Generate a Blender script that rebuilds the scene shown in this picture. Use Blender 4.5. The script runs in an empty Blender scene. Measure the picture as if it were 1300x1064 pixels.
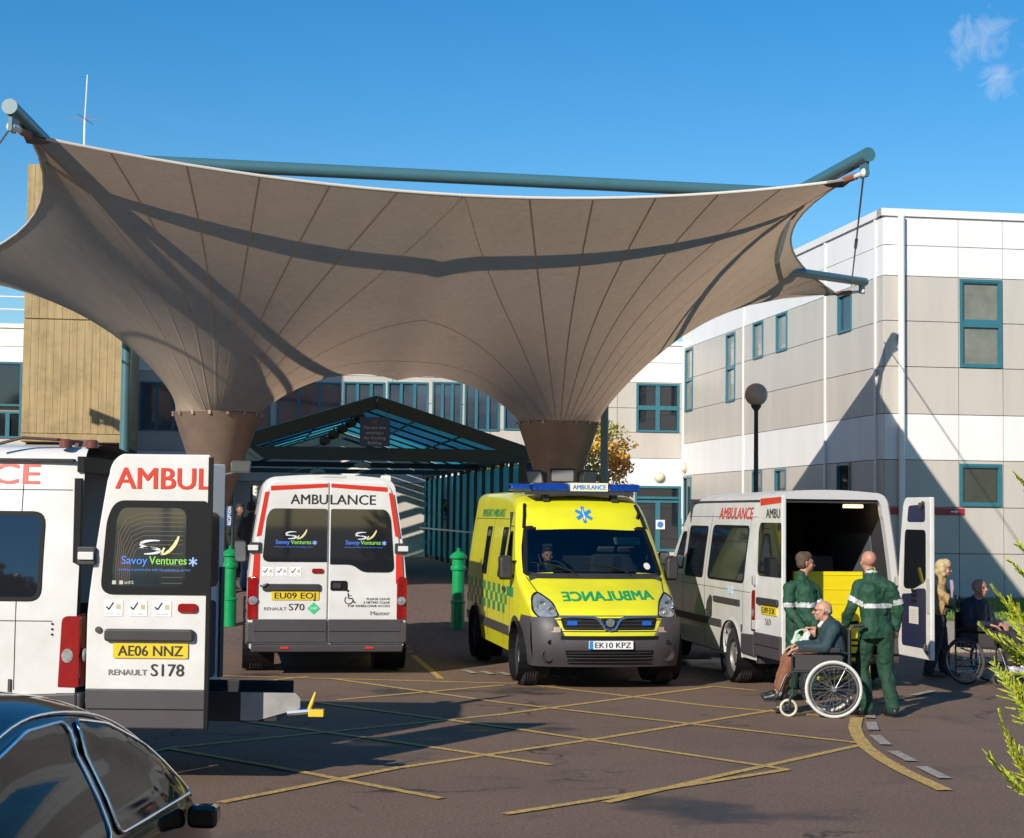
import bpy, bmesh, math, random
import numpy as np
from mathutils import Vector, Matrix
random.seed(7)
S = bpy.context.scene
COL = S.collection
R = math.radians
CH = 2.12                      # eye height of the photographer
FPX = 2150.0
PITCH = math.atan((653-532)/FPX); ROLL = 0.011
_F = Vector((0, math.cos(PITCH), math.sin(PITCH)))
_R0 = Vector((1, 0, 0)); _U0 = Vector((0, -math.sin(PITCH), math.cos(PITCH)))
_R = _R0*math.cos(ROLL)+_U0*math.sin(ROLL)
_U = -_R0*math.sin(ROLL)+_U0*math.cos(ROLL)
CAMP = Vector((0, 0, CH))

def ray(px, py):
    return (_F*FPX + _R*(px-650) - _U*(py-532))
def at(px, py, Y):             # surveyed point: where the sight line meets distance Y
    d = ray(px, py); return CAMP + d*(Y/d.y)
def gnd(px, py, z=0.0):        # where the sight line meets the ground
    d = ray(px, py); return CAMP + d*((z-CH)/d.z)
def pix(p):
    d = Vector(p)-CAMP; w = d.dot(_F)
    return (650+FPX*d.dot(_R)/w, 532-FPX*d.dot(_U)/w)

# ------------------------------------------------------------------ materials
MATS = {}
def pmat(name, col, rough=.5, metal=0., var=0., vs=4., bump=0., bs=60., col2=None, coat=0., spec=.5, emit=None, es=0., stretch=(1,1,1)):
    if name in MATS: return MATS[name]
    m = bpy.data.materials.new(name); m.use_nodes = True
    nt = m.node_tree; N = nt.nodes; L = nt.links
    b = N['Principled BSDF']
    b.inputs['Base Color'].default_value = (*col, 1)
    b.inputs['Roughness'].default_value = rough
    b.inputs['Metallic'].default_value = metal
    b.inputs['Specular IOR Level'].default_value = spec
    if coat: b.inputs['Coat Weight'].default_value = coat; b.inputs['Coat Roughness'].default_value = .05
    if emit: b.inputs['Emission Color'].default_value = (*emit, 1); b.inputs['Emission Strength'].default_value = es
    tc = mp = None
    if var or bump:
        tc = N.new('ShaderNodeTexCoord'); mp = N.new('ShaderNodeMapping'); mp.inputs['Scale'].default_value = stretch
        L.new(tc.outputs['Object'], mp.inputs['Vector'])
    if var:
        n = N.new('ShaderNodeTexNoise'); n.inputs['Scale'].default_value = vs; n.inputs['Detail'].default_value = 7; n.inputs['Roughness'].default_value = .6
        L.new(mp.outputs[0], n.inputs['Vector'])
        r = N.new('ShaderNodeMapRange'); r.inputs['From Min'].default_value = .3; r.inputs['From Max'].default_value = .7
        L.new(n.outputs['Fac'], r.inputs['Value'])
        mx = N.new('ShaderNodeMix'); mx.data_type = 'RGBA'
        c2 = col2 or tuple(c*(1-var) for c in col)
        mx.inputs['A'].default_value = (*c2, 1); mx.inputs['B'].default_value = (*col, 1)
        L.new(r.outputs[0], mx.inputs['Factor']); L.new(mx.outputs['Result'], b.inputs['Base Color'])
    if bump:
        n2 = N.new('ShaderNodeTexNoise'); n2.inputs['Scale'].default_value = bs; n2.inputs['Detail'].default_value = 5
        L.new(mp.outputs[0], n2.inputs['Vector'])
        bp = N.new('ShaderNodeBump'); bp.inputs['Strength'].default_value = bump; bp.inputs['Distance'].default_value = .02
        L.new(n2.outputs['Fac'], bp.inputs['Height']); L.new(bp.outputs[0], b.inputs['Normal'])
    MATS[name] = m; return m

def glassmat(name, tint, mixt=.75, rough=.02):
    """tinted pane: lets part of the light through, mirrors the rest by its angle"""
    if name in MATS: return MATS[name]
    m = bpy.data.materials.new(name); m.use_nodes = True
    nt = m.node_tree; N = nt.nodes; L = nt.links; N.clear()
    o = N.new('ShaderNodeOutputMaterial'); t = N.new('ShaderNodeBsdfTransparent'); t.inputs[0].default_value = (*tint, 1)
    g = N.new('ShaderNodeBsdfGlossy'); g.inputs['Roughness'].default_value = rough; g.inputs['Color'].default_value = (.9, .93, .95, 1)
    fr = N.new('ShaderNodeFresnel'); fr.inputs['IOR'].default_value = 1.5
    a = N.new('ShaderNodeMath'); a.operation = 'MULTIPLY_ADD'; a.inputs[1].default_value = 1.2; a.inputs[2].default_value = 1-mixt if mixt < 1 else 0
    L.new(fr.outputs[0], a.inputs[0])
    mx = N.new('ShaderNodeMixShader'); L.new(a.outputs[0], mx.inputs[0]); L.new(t.outputs[0], mx.inputs[1]); L.new(g.outputs[0], mx.inputs[2])
    L.new(mx.outputs[0], o.inputs[0]); MATS[name] = m; return m

# ------------------------------------------------------------------ mesh builder
class MB:
    def __init__(s): s.v = []; s.f = []; s.m = []; s.T = None
    def add(s, vs, fs, mi=0):
        o = len(s.v)
        for p in vs:
            p = Vector(p)
            s.v.append(s.T @ p if s.T else p)
        for f in fs: s.f.append([i+o for i in f]); s.m.append(mi)
    def box(s, c, d, rz=0., mi=0, M=None):
        c = Vector(c); x, y, z = d[0]/2, d[1]/2, d[2]/2
        vs = [Vector((a*x, b*y, e*z)) for a in (-1, 1) for b in (-1, 1) for e in (-1, 1)]
        rot = M if M else Matrix.Rotation(rz, 3, 'Z')
        s.add([c+rot@v for v in vs], [(0,1,3,2),(4,6,7,5),(0,4,5,1),(2,3,7,6),(0,2,6,4),(1,5,7,3)], mi)
    def b2(s, lo, hi, mi=0):
        s.box([(a+b)/2 for a, b in zip(lo, hi)], [abs(b-a) for a, b in zip(lo, hi)], mi=mi)
    def tube(s, pts, r, seg=10, mi=0, caps=True):
        pts = [Vector(p) for p in pts]; n = len(pts)
        rs = r if isinstance(r, (list, tuple)) else [r]*n
        vs = []; up = None
        for i, p in enumerate(pts):
            t = (pts[min(i+1, n-1)]-pts[max(i-1, 0)]).normalized()
            if up is None: up = Vector((0, 0, 1)) if abs(t.z) < .9 else Vector((1, 0, 0))
            a = t.cross(up).normalized(); b = a.cross(t).normalized(); up = b
            for k in range(seg):
                an = 2*math.pi*k/seg; vs.append(p+(a*math.cos(an)+b*math.sin(an))*rs[i])
        fs = [(i*seg+k, i*seg+(k+1) % seg, (i+1)*seg+(k+1) % seg, (i+1)*seg+k) for i in range(n-1) for k in range(seg)]
        if caps: fs += [tuple(range(seg-1, -1, -1)), tuple((n-1)*seg+k for k in range(seg))]
        s.add(vs, fs, mi)
    def lathe(s, prof, c=(0,0,0), axis='Z', seg=24, mi=0, closed=False):
        c = Vector(c); vs = []
        for (r, h) in prof:
            for k in range(seg):
                a = 2*math.pi*k/seg
                p = (r*math.cos(a), r*math.sin(a), h)
                if axis == 'X': p = (h, r*math.cos(a), r*math.sin(a))
                if axis == 'Y': p = (r*math.sin(a), h, r*math.cos(a))
                vs.append(c+Vector(p))
        n = len(prof); q = n if closed else n-1
        fs = [(i*seg+k, i*seg+(k+1) % seg, ((i+1) % n)*seg+(k+1) % seg, ((i+1) % n)*seg+k) for i in range(q) for k in range(seg)]
        s.add(vs, fs, mi)
    def sphere(s, c, r, seg=14, rings=9, mi=0, sc=(1,1,1), M=None):
        c = Vector(c); vs = []
        for i in range(rings+1):
            t = math.pi*i/rings
            for k in range(seg):
                a = 2*math.pi*k/seg; v = Vector((r*sc[0]*math.sin(t)*math.cos(a), r*sc[1]*math.sin(t)*math.sin(a), r*sc[2]*math.cos(t)))
                vs.append(c+(M@v if M else v))
        fs = [(i*seg+k, (i+1)*seg+k, (i+1)*seg+(k+1) % seg, i*seg+(k+1) % seg) for i in range(rings) for k in range(seg)]
        s.add(vs, fs, mi)
    def prism(s, poly, f0, f1, mi=0):
        """poly 2-D outline, f0/f1 map (u,v) to the two faces"""
        n = len(poly); vs = [f0(*p) for p in poly]+[f1(*p) for p in poly]
        s.add(vs, [tuple(range(n)), tuple(range(2*n-1, n-1, -1))]+[(i, i+n, (i+1) % n+n, (i+1) % n) for i in range(n)], mi)
    def ring(s, outer, inner, fn, mi=0, fn2=None):
        n = len(outer); vs = [fn(*p) for p in outer]+[(fn2 or fn)(*p) for p in inner]
        s.add(vs, [(i, (i+1) % n, (i+1) % n+n, i+n) for i in range(n)], mi)
    def patch(s, poly, fn, d=.12, mi=0):
        """filled outline cut by a grid of pitch d, every vertex mapped by fn"""
        bm = bmesh.new(); vs = [bm.verts.new((p[0], p[1], 0)) for p in poly]; bm.faces.new(vs)
        cutgrid(bm, poly, d)
        bm.verts.index_update()
        s.add([fn(v.co.x, v.co.y) for v in bm.verts], [[v.index for v in f.verts] for f in bm.faces], mi); bm.free()
    def build(s, name, mats, parent=None, smooth=False, bevel=0., recalc=True, merge=False):
        me = bpy.data.meshes.new(name)
        me.from_pydata([tuple(v) for v in s.v], [], s.f)
        if not isinstance(mats, (list, tuple)): mats = [mats]
        for m in mats: me.materials.append(m)
        me.polygons.foreach_set('material_index', s.m)
        if recalc or merge:
            bm = bmesh.new(); bm.from_mesh(me)
            if merge: bmesh.ops.remove_doubles(bm, verts=bm.verts, dist=1e-4)
            if recalc: bmesh.ops.recalc_face_normals(bm, faces=bm.faces)
            bm.to_mesh(me); bm.free()
        if smooth:
            me.polygons.foreach_set('use_smooth', [True]*len(me.polygons))
            try: me.set_sharp_from_angle(angle=R(smooth if smooth > 1 else 40))
            except Exception: pass
        me.update()
        o = bpy.data.objects.new(name, me); COL.objects.link(o); o.parent = parent
        if bevel:
            b = o.modifiers.new('bevel', 'BEVEL'); b.width = bevel; b.segments = 2; b.limit_method = 'ANGLE'; b.harden_normals = False
        return o

def cutgrid(bm, poly, d):
    xs = [p[0] for p in poly]; ys = [p[1] for p in poly]
    for lo, hi, no in ((min(xs), max(xs), (1,0,0)), (min(ys), max(ys), (0,1,0))):
        n = int((hi-lo)/d)
        for i in range(1, n+1):
            t = lo+(hi-lo)*i/(n+1)
            bmesh.ops.bisect_plane(bm, geom=bm.verts[:]+bm.edges[:]+bm.faces[:], plane_co=(t*no[0], t*no[1], 0), plane_no=no)

def rpoly(pts, r, seg=5):
    out = []; n = len(pts)
    for i, p in enumerate(pts):
        rr = r[i] if isinstance(r, (list, tuple)) else r
        p = Vector(p[:2]); a = (Vector(pts[i-1][:2])-p); b = (Vector(pts[(i+1) % n][:2])-p)
        la, lb = a.length, b.length; a.normalize(); b.normalize()
        d = min(rr, la*.49, lb*.49)
        A = p+a*d; B = p+b*d
        for k in range(seg+1):
            t = k/seg; q = A*(1-t)**2+p*2*t*(1-t)+B*t*t; out.append((q.x, q.y))
    return out
def rect(x0, y0, x1, y1): return [(x0,y0),(x1,y0),(x1,y1),(x0,y1)]
def inset(poly, d):
    n = len(poly); out = []
    ar = sum(poly[i][0]*poly[(i+1) % n][1]-poly[(i+1) % n][0]*poly[i][1] for i in range(n)); sg = 1 if ar > 0 else -1
    for i in range(n):
        a = Vector(poly[i-1]); p = Vector(poly[i]); b = Vector(poly[(i+1) % n])
        t = (b-a); t = t.normalized() if t.length > 1e-9 else Vector((1, 0))
        out.append((p.x-t.y*d*sg, p.y+t.x*d*sg))
    return out

def tag(o, label=None, cat=None, group=None, kind=None):
    if label: o['label'] = label
    if cat: o['category'] = cat
    if group: o['group'] = group
    if kind: o['kind'] = kind
    return o
def thing(name, label, cat, loc=(0,0,0), rz=0., group=None):
    o = bpy.data.objects.new(name, None); o.empty_display_size = .3; COL.objects.link(o)
    o.location = loc; o.rotation_euler = (0, 0, rz); return tag(o, label, cat, group)
def copy_tree(o, parent=None):
    c = o.copy(); COL.objects.link(c); c.parent = parent
    for ch in list(o.children): copy_tree(ch, c)
    return c

_txt = {}
def textpolys(txt, size=1., bold=0., width=1., spacing=1., mirror=False):
    """lettering as flat triangles: (verts2d, faces), centred on x, baseline at 0, cap height = size"""
    key = (txt, bold, spacing)
    if key not in _txt:
        cu = bpy.data.curves.new('t', 'FONT'); cu.body = txt; cu.align_x = 'CENTER'; cu.offset = bold; cu.space_character = spacing; cu.resolution_u = 3
        ob = bpy.data.objects.new('t', cu); COL.objects.link(ob)
        dg = bpy.context.evaluated_depsgraph_get(); me = bpy.data.meshes.new_from_object(ob.evaluated_get(dg))
        bm = bmesh.new(); bm.from_mesh(me)
        bmesh.ops.remove_doubles(bm, verts=bm.verts, dist=1e-5)
        bm.verts.index_update()
        _txt[key] = ([(v.co.x, v.co.y) for v in bm.verts], [[v.index for v in f.verts] for f in bm.faces]); bm.free()
        bpy.data.objects.remove(ob); bpy.data.curves.remove(cu); bpy.data.meshes.remove(me)
    vs, fs = _txt[key]; k = size/.69; sx = -1 if mirror else 1
    return [(x*k*width*sx, y*k) for x, y in vs], fs
def text_w(txt, size, **kw):
    vs, _ = textpolys(txt, size, **kw); xs = [v[0] for v in vs]; return max(xs)-min(xs)
def addtext(mb, txt, fn, u, v, size, wid=None, bold=.01, mirror=False, mi=0, align='C', shear=0., spacing=1.):
    """lettering mapped on a surface by fn(u,v); wid = wanted total width"""
    vs, fs = textpolys(txt, size, mirror=mirror, spacing=spacing)
    xs = [p[0] for p in vs]; w = max(xs)-min(xs); k = wid/w if wid else 1; cx = (max(xs)+min(xs))/2
    if align == 'L': cx = min(xs)
    e = 1e-3; a0 = fn(u, v); n = (fn(u+e, v)-a0).cross(fn(u, v+e)-a0); n.normalize()
    if not bold: copies = [(0, 0)]
    else: d = bold*size*1.5; copies = [(-d, -d*.3), (d, -d*.3), (0, 0), (-d, d*.3), (d, d*.3)]
    for i, (du, dv) in enumerate(copies):
        mb.add([fn(u+(x-cx)*k+y*shear+du, v+y+dv)+n*(.0004*(i-2)) for x, y in vs], fs, mi)

# ------------------------------------------------------------------ camera, sun, sky
cam = bpy.data.cameras.new('camera'); camo = bpy.data.objects.new('camera', cam); COL.objects.link(camo)
cam.lens = FPX/1300*36; cam.sensor_width = 36; cam.clip_end = 3000; cam.clip_start = .1
Mx = Matrix((( _R.x, _U.x, -_F.x, 0), (_R.y, _U.y, -_F.y, 0), (_R.z, _U.z, -_F.z, CH), (0,0,0,1)))
camo.matrix_world = Mx; S.camera = camo
SUNAZ = R(31.5); SUNEL = R(26.3)
sdir = Vector((math.sin(SUNAZ)*math.cos(SUNEL), math.cos(SUNAZ)*math.cos(SUNEL), -math.sin(SUNEL)))
sl = bpy.data.lights.new('sun', 'SUN'); sl.energy = 5.0; sl.angle = R(.5); sl.color = (1, .93, .82)
so = bpy.data.objects.new('sun', sl); COL.objects.link(so); so.rotation_euler = sdir.to_track_quat('-Z', 'Y').to_euler(); so.location = (0, 0, 50)
w = bpy.data.worlds.new('World'); S.world = w; w.use_nodes = True
nt = w.node_tree; bg = nt.nodes['Background']
sky = nt.nodes.new('ShaderNodeTexSky'); sky.sky_type = 'NISHITA'; sky.sun_disc = False; sky.sun_elevation = SUNEL; sky.sun_rotation = math.pi+SUNAZ
sky.air_density = 1.1; sky.dust_density = .0; sky.ozone_density = 4.0; sky.altitude = 100
# thin clouds high on the right
tc = nt.nodes.new('ShaderNodeTexCoord')
def vm(op, a, b=None):
    n = nt.nodes.new('ShaderNodeVectorMath'); n.operation = op; nt.links.new(a, n.inputs[0])
    if b is not None:
        if isinstance(b, tuple): n.inputs[1].default_value = b
        else: nt.links.new(b, n.inputs[1])
    return n
def mth(op, a, b=None, c=None, clamp=False):
    n = nt.nodes.new('ShaderNodeMath'); n.operation = op; n.use_clamp = clamp
    for i, q in enumerate((a, b, c)):
        if q is None: continue
        if isinstance(q, (int, float)): n.inputs[i].default_value = q
        else: nt.links.new(q, n.inputs[i])
    return n.outputs[0]
noi = nt.nodes.new('ShaderNodeTexNoise'); noi.inputs['Scale'].default_value = 60; noi.inputs['Detail'].default_value = 8; noi.inputs['Roughness'].default_value = .62; noi.inputs['Distortion'].default_value = 1.6
nt.links.new(tc.outputs['Generated'], noi.inputs['Vector'])
def blob(px, py, rad):
    d = ray(px, py).normalized(); s_ = vm('SUBTRACT', tc.outputs['Generated'], tuple(d)); l = vm('LENGTH', s_.outputs[0])
    return mth('SUBTRACT', 1.0, mth('DIVIDE', l.outputs['Value'], rad), clamp=True)
m1 = mth('MAXIMUM', blob(1240, 50, .03), blob(1352, 78, .036))
m2 = mth('MAXIMUM', m1, blob(1265, 100, .02))
cl = mth('MULTIPLY', mth('MULTIPLY_ADD', mth('SUBTRACT', mth('ADD', noi.outputs['Fac'], mth('MULTIPLY', m2, .55)), .72, clamp=True), 2.4, 0.0, clamp=True), .30)
mxn = nt.nodes.new('ShaderNodeMix'); mxn.data_type = 'RGBA'; nt.links.new(cl, mxn.inputs['Factor']); mxn.inputs['B'].default_value = (8.0, 7.8, 8.0, 1)
hs = nt.nodes.new('ShaderNodeHueSaturation'); hs.inputs['Saturation'].default_value = 1.36; hs.inputs['Value'].default_value = 1.0
nt.links.new(sky.outputs[0], hs.inputs['Color']); nt.links.new(hs.outputs[0], mxn.inputs['A']); nt.links.new(mxn.outputs['Result'], bg.inputs[0])
bg.inputs[1].default_value = .112
S.view_settings.view_transform = 'Standard'; S.view_settings.look = 'None'; S.view_settings.exposure = .15; S.view_settings.gamma = 1
# ================================================================== the place
def hgt(x, y):
    def sm(t): t = max(0., min(1., t)); return t*t*(3-2*t)
    return .55*sm((y-24.5)/9.)*(1-sm((x-2.5)/2.5))
class Face:
    """upright plane: t along it, z up, off towards its front"""
    def __init__(s, O, d):
        s.O = Vector((O[0], O[1], 0)); s.d = Vector((d[0], d[1], 0)).normalized(); s.n = Vector((s.d.y, -s.d.x, 0))
        if s.n.dot(-s.O) < 0: s.n = -s.n
    def p(s, t, z, off=0.): return s.O+s.d*t+Vector((0, 0, z))+s.n*off
    def tz(s, px, py):
        d = ray(px, py); k = (s.O-CAMP).dot(s.n)/d.dot(s.n); q = CAMP+d*k
        return ((q-s.O).dot(s.d), q.z)
    def slab(s, mb, t0, z0, t1, z1, o0, o1, mi=0):
        vs = [s.p(t, z, o) for o in (o0, o1) for t, z in ((t0,z0),(t1,z0),(t1,z1),(t0,z1))]
        mb.add(vs, [(0,1,2,3),(7,6,5,4),(0,4,5,1),(1,5,6,2),(2,6,7,3),(3,7,4,0)], mi)
DA = Vector((-.155, .988)); DB = Vector((.988, .155))

# ---- ground materials
def groundmat(name, c1, c2, brick=False, wet=True):
    m = bpy.data.materials.new(name); m.use_nodes = True; nt = m.node_tree; N = nt.nodes; L = nt.links; b = N['Principled BSDF']
    tc = N.new('ShaderNodeTexCoord')
    def noise(sc, det=6, rg=.6):
        n = N.new('ShaderNodeTexNoise'); n.inputs['Scale'].default_value = sc; n.inputs['Detail'].default_value = det; n.inputs['Roughness'].default_value = rg
        L.new(tc.outputs['Object'], n.inputs['Vector']); return n.outputs['Fac']
    def rng(s, a, z, lo=0., hi=1.):
        r = N.new('ShaderNodeMapRange'); r.inputs['From Min'].default_value = a; r.inputs['From Max'].default_value = z; r.inputs['To Min'].default_value = lo; r.inputs['To Max'].default_value = hi
        L.new(s, r.inputs['Value']); return r.outputs[0]
    def mix(f, A, B, mode='MIX'):
        x = N.new('ShaderNodeMix'); x.data_type = 'RGBA'; x.blend_type = mode
        for k, q in (('Factor', f), ('A', A), ('B', B)):
            if isinstance(q, (tuple,)): x.inputs[k].default_value = (*q, 1)
            elif isinstance(q, float): x.inputs[k].default_value = q
            else: L.new(q, x.inputs[k])
        return x.outputs['Result']
    base = mix(rng(noise(.35), .35, .65), c1, c2)
    if brick:
        bt = N.new('ShaderNodeTexBrick'); bt.inputs['Scale'].default_value = 1; bt.inputs['Brick Width'].default_value = .2; bt.inputs['Row Height'].default_value = .1; bt.inputs['Mortar Size'].default_value = .008
        bt.inputs['Color1'].default_value = (*c1, 1); bt.inputs['Color2'].default_value = (*c2, 1); bt.inputs['Mortar'].default_value = (.10, .08, .07, 1)
        mp = N.new('ShaderNodeMapping'); mp.inputs['Rotation'].default_value = (0, 0, R(45)); L.new(tc.outputs['Object'], mp.inputs['Vector']); L.new(mp.outputs[0], bt.inputs['Vector'])
        base = mix(rng(noise(1.1), .3, .7, .8, 1.), (.07, .055, .05), bt.outputs['Color'])
    speck = rng(noise(34, 5, .85), .36, .64, .55, 1.45)
    v = N.new('ShaderNodeVectorMath'); v.operation = 'SCALE'; L.new(base, v.inputs[0]); L.new(speck, v.inputs['Scale'])
    col = v.outputs[0]
    col = mix(rng(noise(6., 8, .75), .62, .72, 0., .35), col, (.05, .045, .042))
    if not brick and wet:
        vt = N.new('ShaderNodeTexVoronoi'); vt.feature = 'DISTANCE_TO_EDGE'; vt.inputs['Scale'].default_value = .35; 
        ds = N.new('ShaderNodeVectorMath'); ds.operation = 'ADD'; nn = N.new('ShaderNodeTexNoise'); nn.inputs['Scale'].default_value = 1.5; nn.inputs['Detail'].default_value = 5; L.new(tc.outputs['Object'], nn.inputs['Vector']); L.new(tc.outputs['Object'], ds.inputs[0]); L.new(nn.outputs['Color'], ds.inputs[1]); L.new(ds.outputs[0], vt.inputs['Vector'])
        ck = N.new('ShaderNodeMath'); ck.operation = 'MULTIPLY'; L.new(rng(vt.outputs['Distance'], .004, .012, 1., 0.), ck.inputs[0]); L.new(rng(noise(.5, 3), .5, .6), ck.inputs[1])
        col = mix(ck.outputs[0], col, (.03, .025, .022))
        col = mix(rng(noise(22, 3, .6), .60, .66, 0., .45), col, (.23, .15, .11))
        col = mix(rng(noise(.9, 7, .7), .56, .66, 0., .55), col, (.07, .052, .043))
    rough = .85
    if wet:
        wf = rng(noise(.23, 6, .6), .56, .62)
        col = mix(wf, col, (.035, .031, .03)) ; L.new(rng(wf, 0, 1, .85, .34), b.inputs['Roughness'])
    else: b.inputs['Roughness'].default_value = rough
    L.new(col, b.inputs['Base Color'])
    bp = N.new('ShaderNodeBump'); bp.inputs['Strength'].default_value = .7; bp.inputs['Distance'].default_value = .012; L.new(noise(70, 4, .7), bp.inputs['Height']); L.new(bp.outputs[0], b.inputs['Normal'])
    return m
ASPH = groundmat('asphalt', (.19, .117, .076), (.155, .095, .063))
BRICK = groundmat('brick_paving', (.20, .125, .095), (.16, .105, .085), brick=True, wet=False)
PAVE = groundmat('path_slabs', (.42, .34, .27), (.34, .28, .22), wet=False)

def sheet(name, x0, x1, y0, y1, dz, mat, step=1.0, lab=None, far=False):
    xs = np.arange(x0, x1+step*.5, step); ys = np.arange(y0, y1+step*.5, step)
    if far:
        xs = np.concatenate([[-900, -300], xs, [300, 900]]); ys = np.concatenate([[-200, -60], ys, [300, 1500]])
    mb = MB(); nx, ny = len(xs), len(ys)
    mb.v = [Vector((x, y, hgt(x, y)+dz)) for y in ys for x in xs]
    mb.f = [[j*nx+i, j*nx+i+1, (j+1)*nx+i+1, (j+1)*nx+i] for j in range(ny-1) for i in range(nx-1)]; mb.m = [0]*len(mb.f)
    return tag(mb.build(name, mat, smooth=True, recalc=False), kind='structure')
sheet('ground', -40, 40, -10, 90, 0, ASPH, 1., far=True)
sheet('paving', -30, 3, 25.2, 66, .004, BRICK, .6)

# kerb between road and paving, flush dropped stones
def ribbon(mb, pts, wd, dz, mi=0, n=1, wiggle=0.):
    """flat stripe following ground points"""
    P = []
    for a, b in zip(pts[:-1], pts[1:]):
        L_ = max(1, int((b-a).length/.5))
        for i in range(L_): P.append(a.lerp(b, i/L_))
    P.append(pts[-1]); vs = []
    for i, p in enumerate(P):
        t = (P[min(i+1, len(P)-1)]-P[max(i-1, 0)]); t.z = 0; t.normalize(); s = Vector((-t.y, t.x, 0))*wd/2
        for q in (p+s, p-s): vs.append((q.x, q.y, hgt(q.x, q.y)+dz))
    mb.add(vs, [(2*i, 2*i+1, 2*i+3, 2*i+2) for i in range(len(P)-1)], mi)
def linemat(name, c, wear=.55):
    m = bpy.data.materials.new(name); m.use_nodes = True; nt = m.node_tree; N = nt.nodes; L = nt.links; b = N['Principled BSDF']
    tc = N.new('ShaderNodeTexCoord'); n = N.new('ShaderNodeTexNoise'); n.inputs['Scale'].default_value = 26; n.inputs['Detail'].default_value = 9; n.inputs['Roughness'].default_value = .75
    L.new(tc.outputs['Object'], n.inputs['Vector']); r = N.new('ShaderNodeMapRange'); r.inputs['From Min'].default_value = wear-.16; r.inputs['From Max'].default_value = wear+.12; L.new(n.outputs['Fac'], r.inputs['Value'])
    x = N.new('ShaderNodeMix'); x.data_type = 'RGBA'; x.inputs['A'].default_value = (*c, 1); x.inputs['B'].default_value = (.15, .10, .075, 1); L.new(r.outputs[0], x.inputs['Factor']); L.new(x.outputs['Result'], b.inputs['Base Color']); b.inputs['Roughness'].default_value = .8
    return m
YL = linemat('yellow_paint', (.70, .44, .10), .55); WL = linemat('white_paint_and_patch', (.46, .42, .36), .54)
segs = [((514,824),(560,862)),((275,858),(660,868)),((660,868),(905,897)),((905,897),(1088,913)),
 ((392,859),(279,871)),((428,889),(640,870)),((226,949),(640,907)),((640,907),(905,872)),((905,872),(960,877)),((509,975),(769,937)),((769,937),(990,901)),((940,980),(1099,945)),
 ((421,862),(640,893)),((392,891),(640,924)),((265,910),(499,942)),((499,942),(700,972)),((215,951),(340,973)),((640,893),(1099,945)),((640,924),(1000,978)),((280,1020),(509,975)),((769,1020),(940,980)),((640,1035),(1000,978)),((340,973),(560,1015)),((226,949),(160,962))]
mb = MB()
for k, (a, b) in enumerate(segs): ribbon(mb, [gnd(*a), gnd(*b)], .085, .0036+.0003*k)
tag(mb.build('yellow_box_markings', YL, recalc=False), kind='structure')
mb = MB(); ribbon(mb, [gnd(*p) for p in ((1088,912),(1085,924),(1089,936),(1100,950),(1120,965),(1150,982),(1200,1005))], .13, .0125)
tag(mb.build('yellow_edge_line', YL, recalc=False), kind='structure')
mb = MB()
for a, b in (((1104,905),(1105,913)),((1106,918),(1109,928)),((1111,935),(1125,947)),((1133,955),(1158,968)),((1170,975),(1200,990)),((1120,893),(1150,886)),((1160,884),(1185,878))):
    ribbon(mb, [gnd(*a), gnd(*b)], .11, .0145)
ribbon(mb, [gnd(800, 864), gnd(832, 865)], .4, .0145)  # one broad pale patch on the ground below the yellow ambulance
for i in range(7): ribbon(mb, [gnd(590+i*22, 852+i*1.2), gnd(603+i*22, 856+i*1.2)], .1, .0145)
tag(mb.build('white_dashes_and_patch', WL, recalc=False), kind='structure')

# ---- right hand side: path, verge
def strip(name, x0, x1, y0, y1, z0, z1, mat, n=24):
    mb = MB(); d = Vector((DB.x, DB.y, 0)); a = Vector((DA.x, DA.y, 0)); 
    return mb
mb = MB()
def quadbox(mb, c, u0, u1, v0, v1, z0, z1, mi=0):
    c = Vector((c[0], c[1], 0)); u = Vector((DB.x, DB.y, 0)); v = Vector((DA.x, DA.y, 0))
    P = [c+u*a+v*b for a, b in ((u0,v0),(u1,v0),(u1,v1),(u0,v1))]
    mb.add([p+Vector((0,0,z)) for z in (z0, z1) for p in P], [(3,2,1,0),(4,5,6,7),(0,1,5,4),(1,2,6,5),(2,3,7,6),(3,0,4,7)], mi)
CN = (9.45, 43.0)
quadbox(mb, CN, -5.5, 40, -15.3, -9.2, -.1, .11)
tag(mb.build('pavement', PAVE, bevel=.02), kind='structure')
mb = MB(); quadbox(mb, CN, -5.5, 40, -9.17, -.35, -.1, .13); 
GR = pmat('turf', (.10, .17, .025), .95, var=.5, vs=3, bump=1, bs=40)
tag(mb.build('grass_verge', GR), kind='structure')
mb = MB(); rnd = random.Random(3)
for i in range(9000):
    u = rnd.uniform(-2, 12); v = rnd.uniform(-9.1, -.5); p = Vector((CN[0], CN[1], 0))+Vector((DB.x, DB.y, 0))*u+Vector((DA.x, DA.y, 0))*v
    a = rnd.uniform(0, 6.28); h = rnd.uniform(.04, .1); w2 = Vector((math.cos(a), math.sin(a), 0))*.012; ln = Vector((rnd.uniform(-.03,.03), rnd.uniform(-.03,.03), h)); p.z = .13
    mb.add([p-w2, p+w2, p+ln], [(0,1,2)])
tag(mb.build('grass', pmat('grass_blade', (.16, .27, .03), .7, var=.4, vs=2), recalc=False), 'short green grass growing in the verge below the panelled wall', 'grass', kind='stuff')

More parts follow.
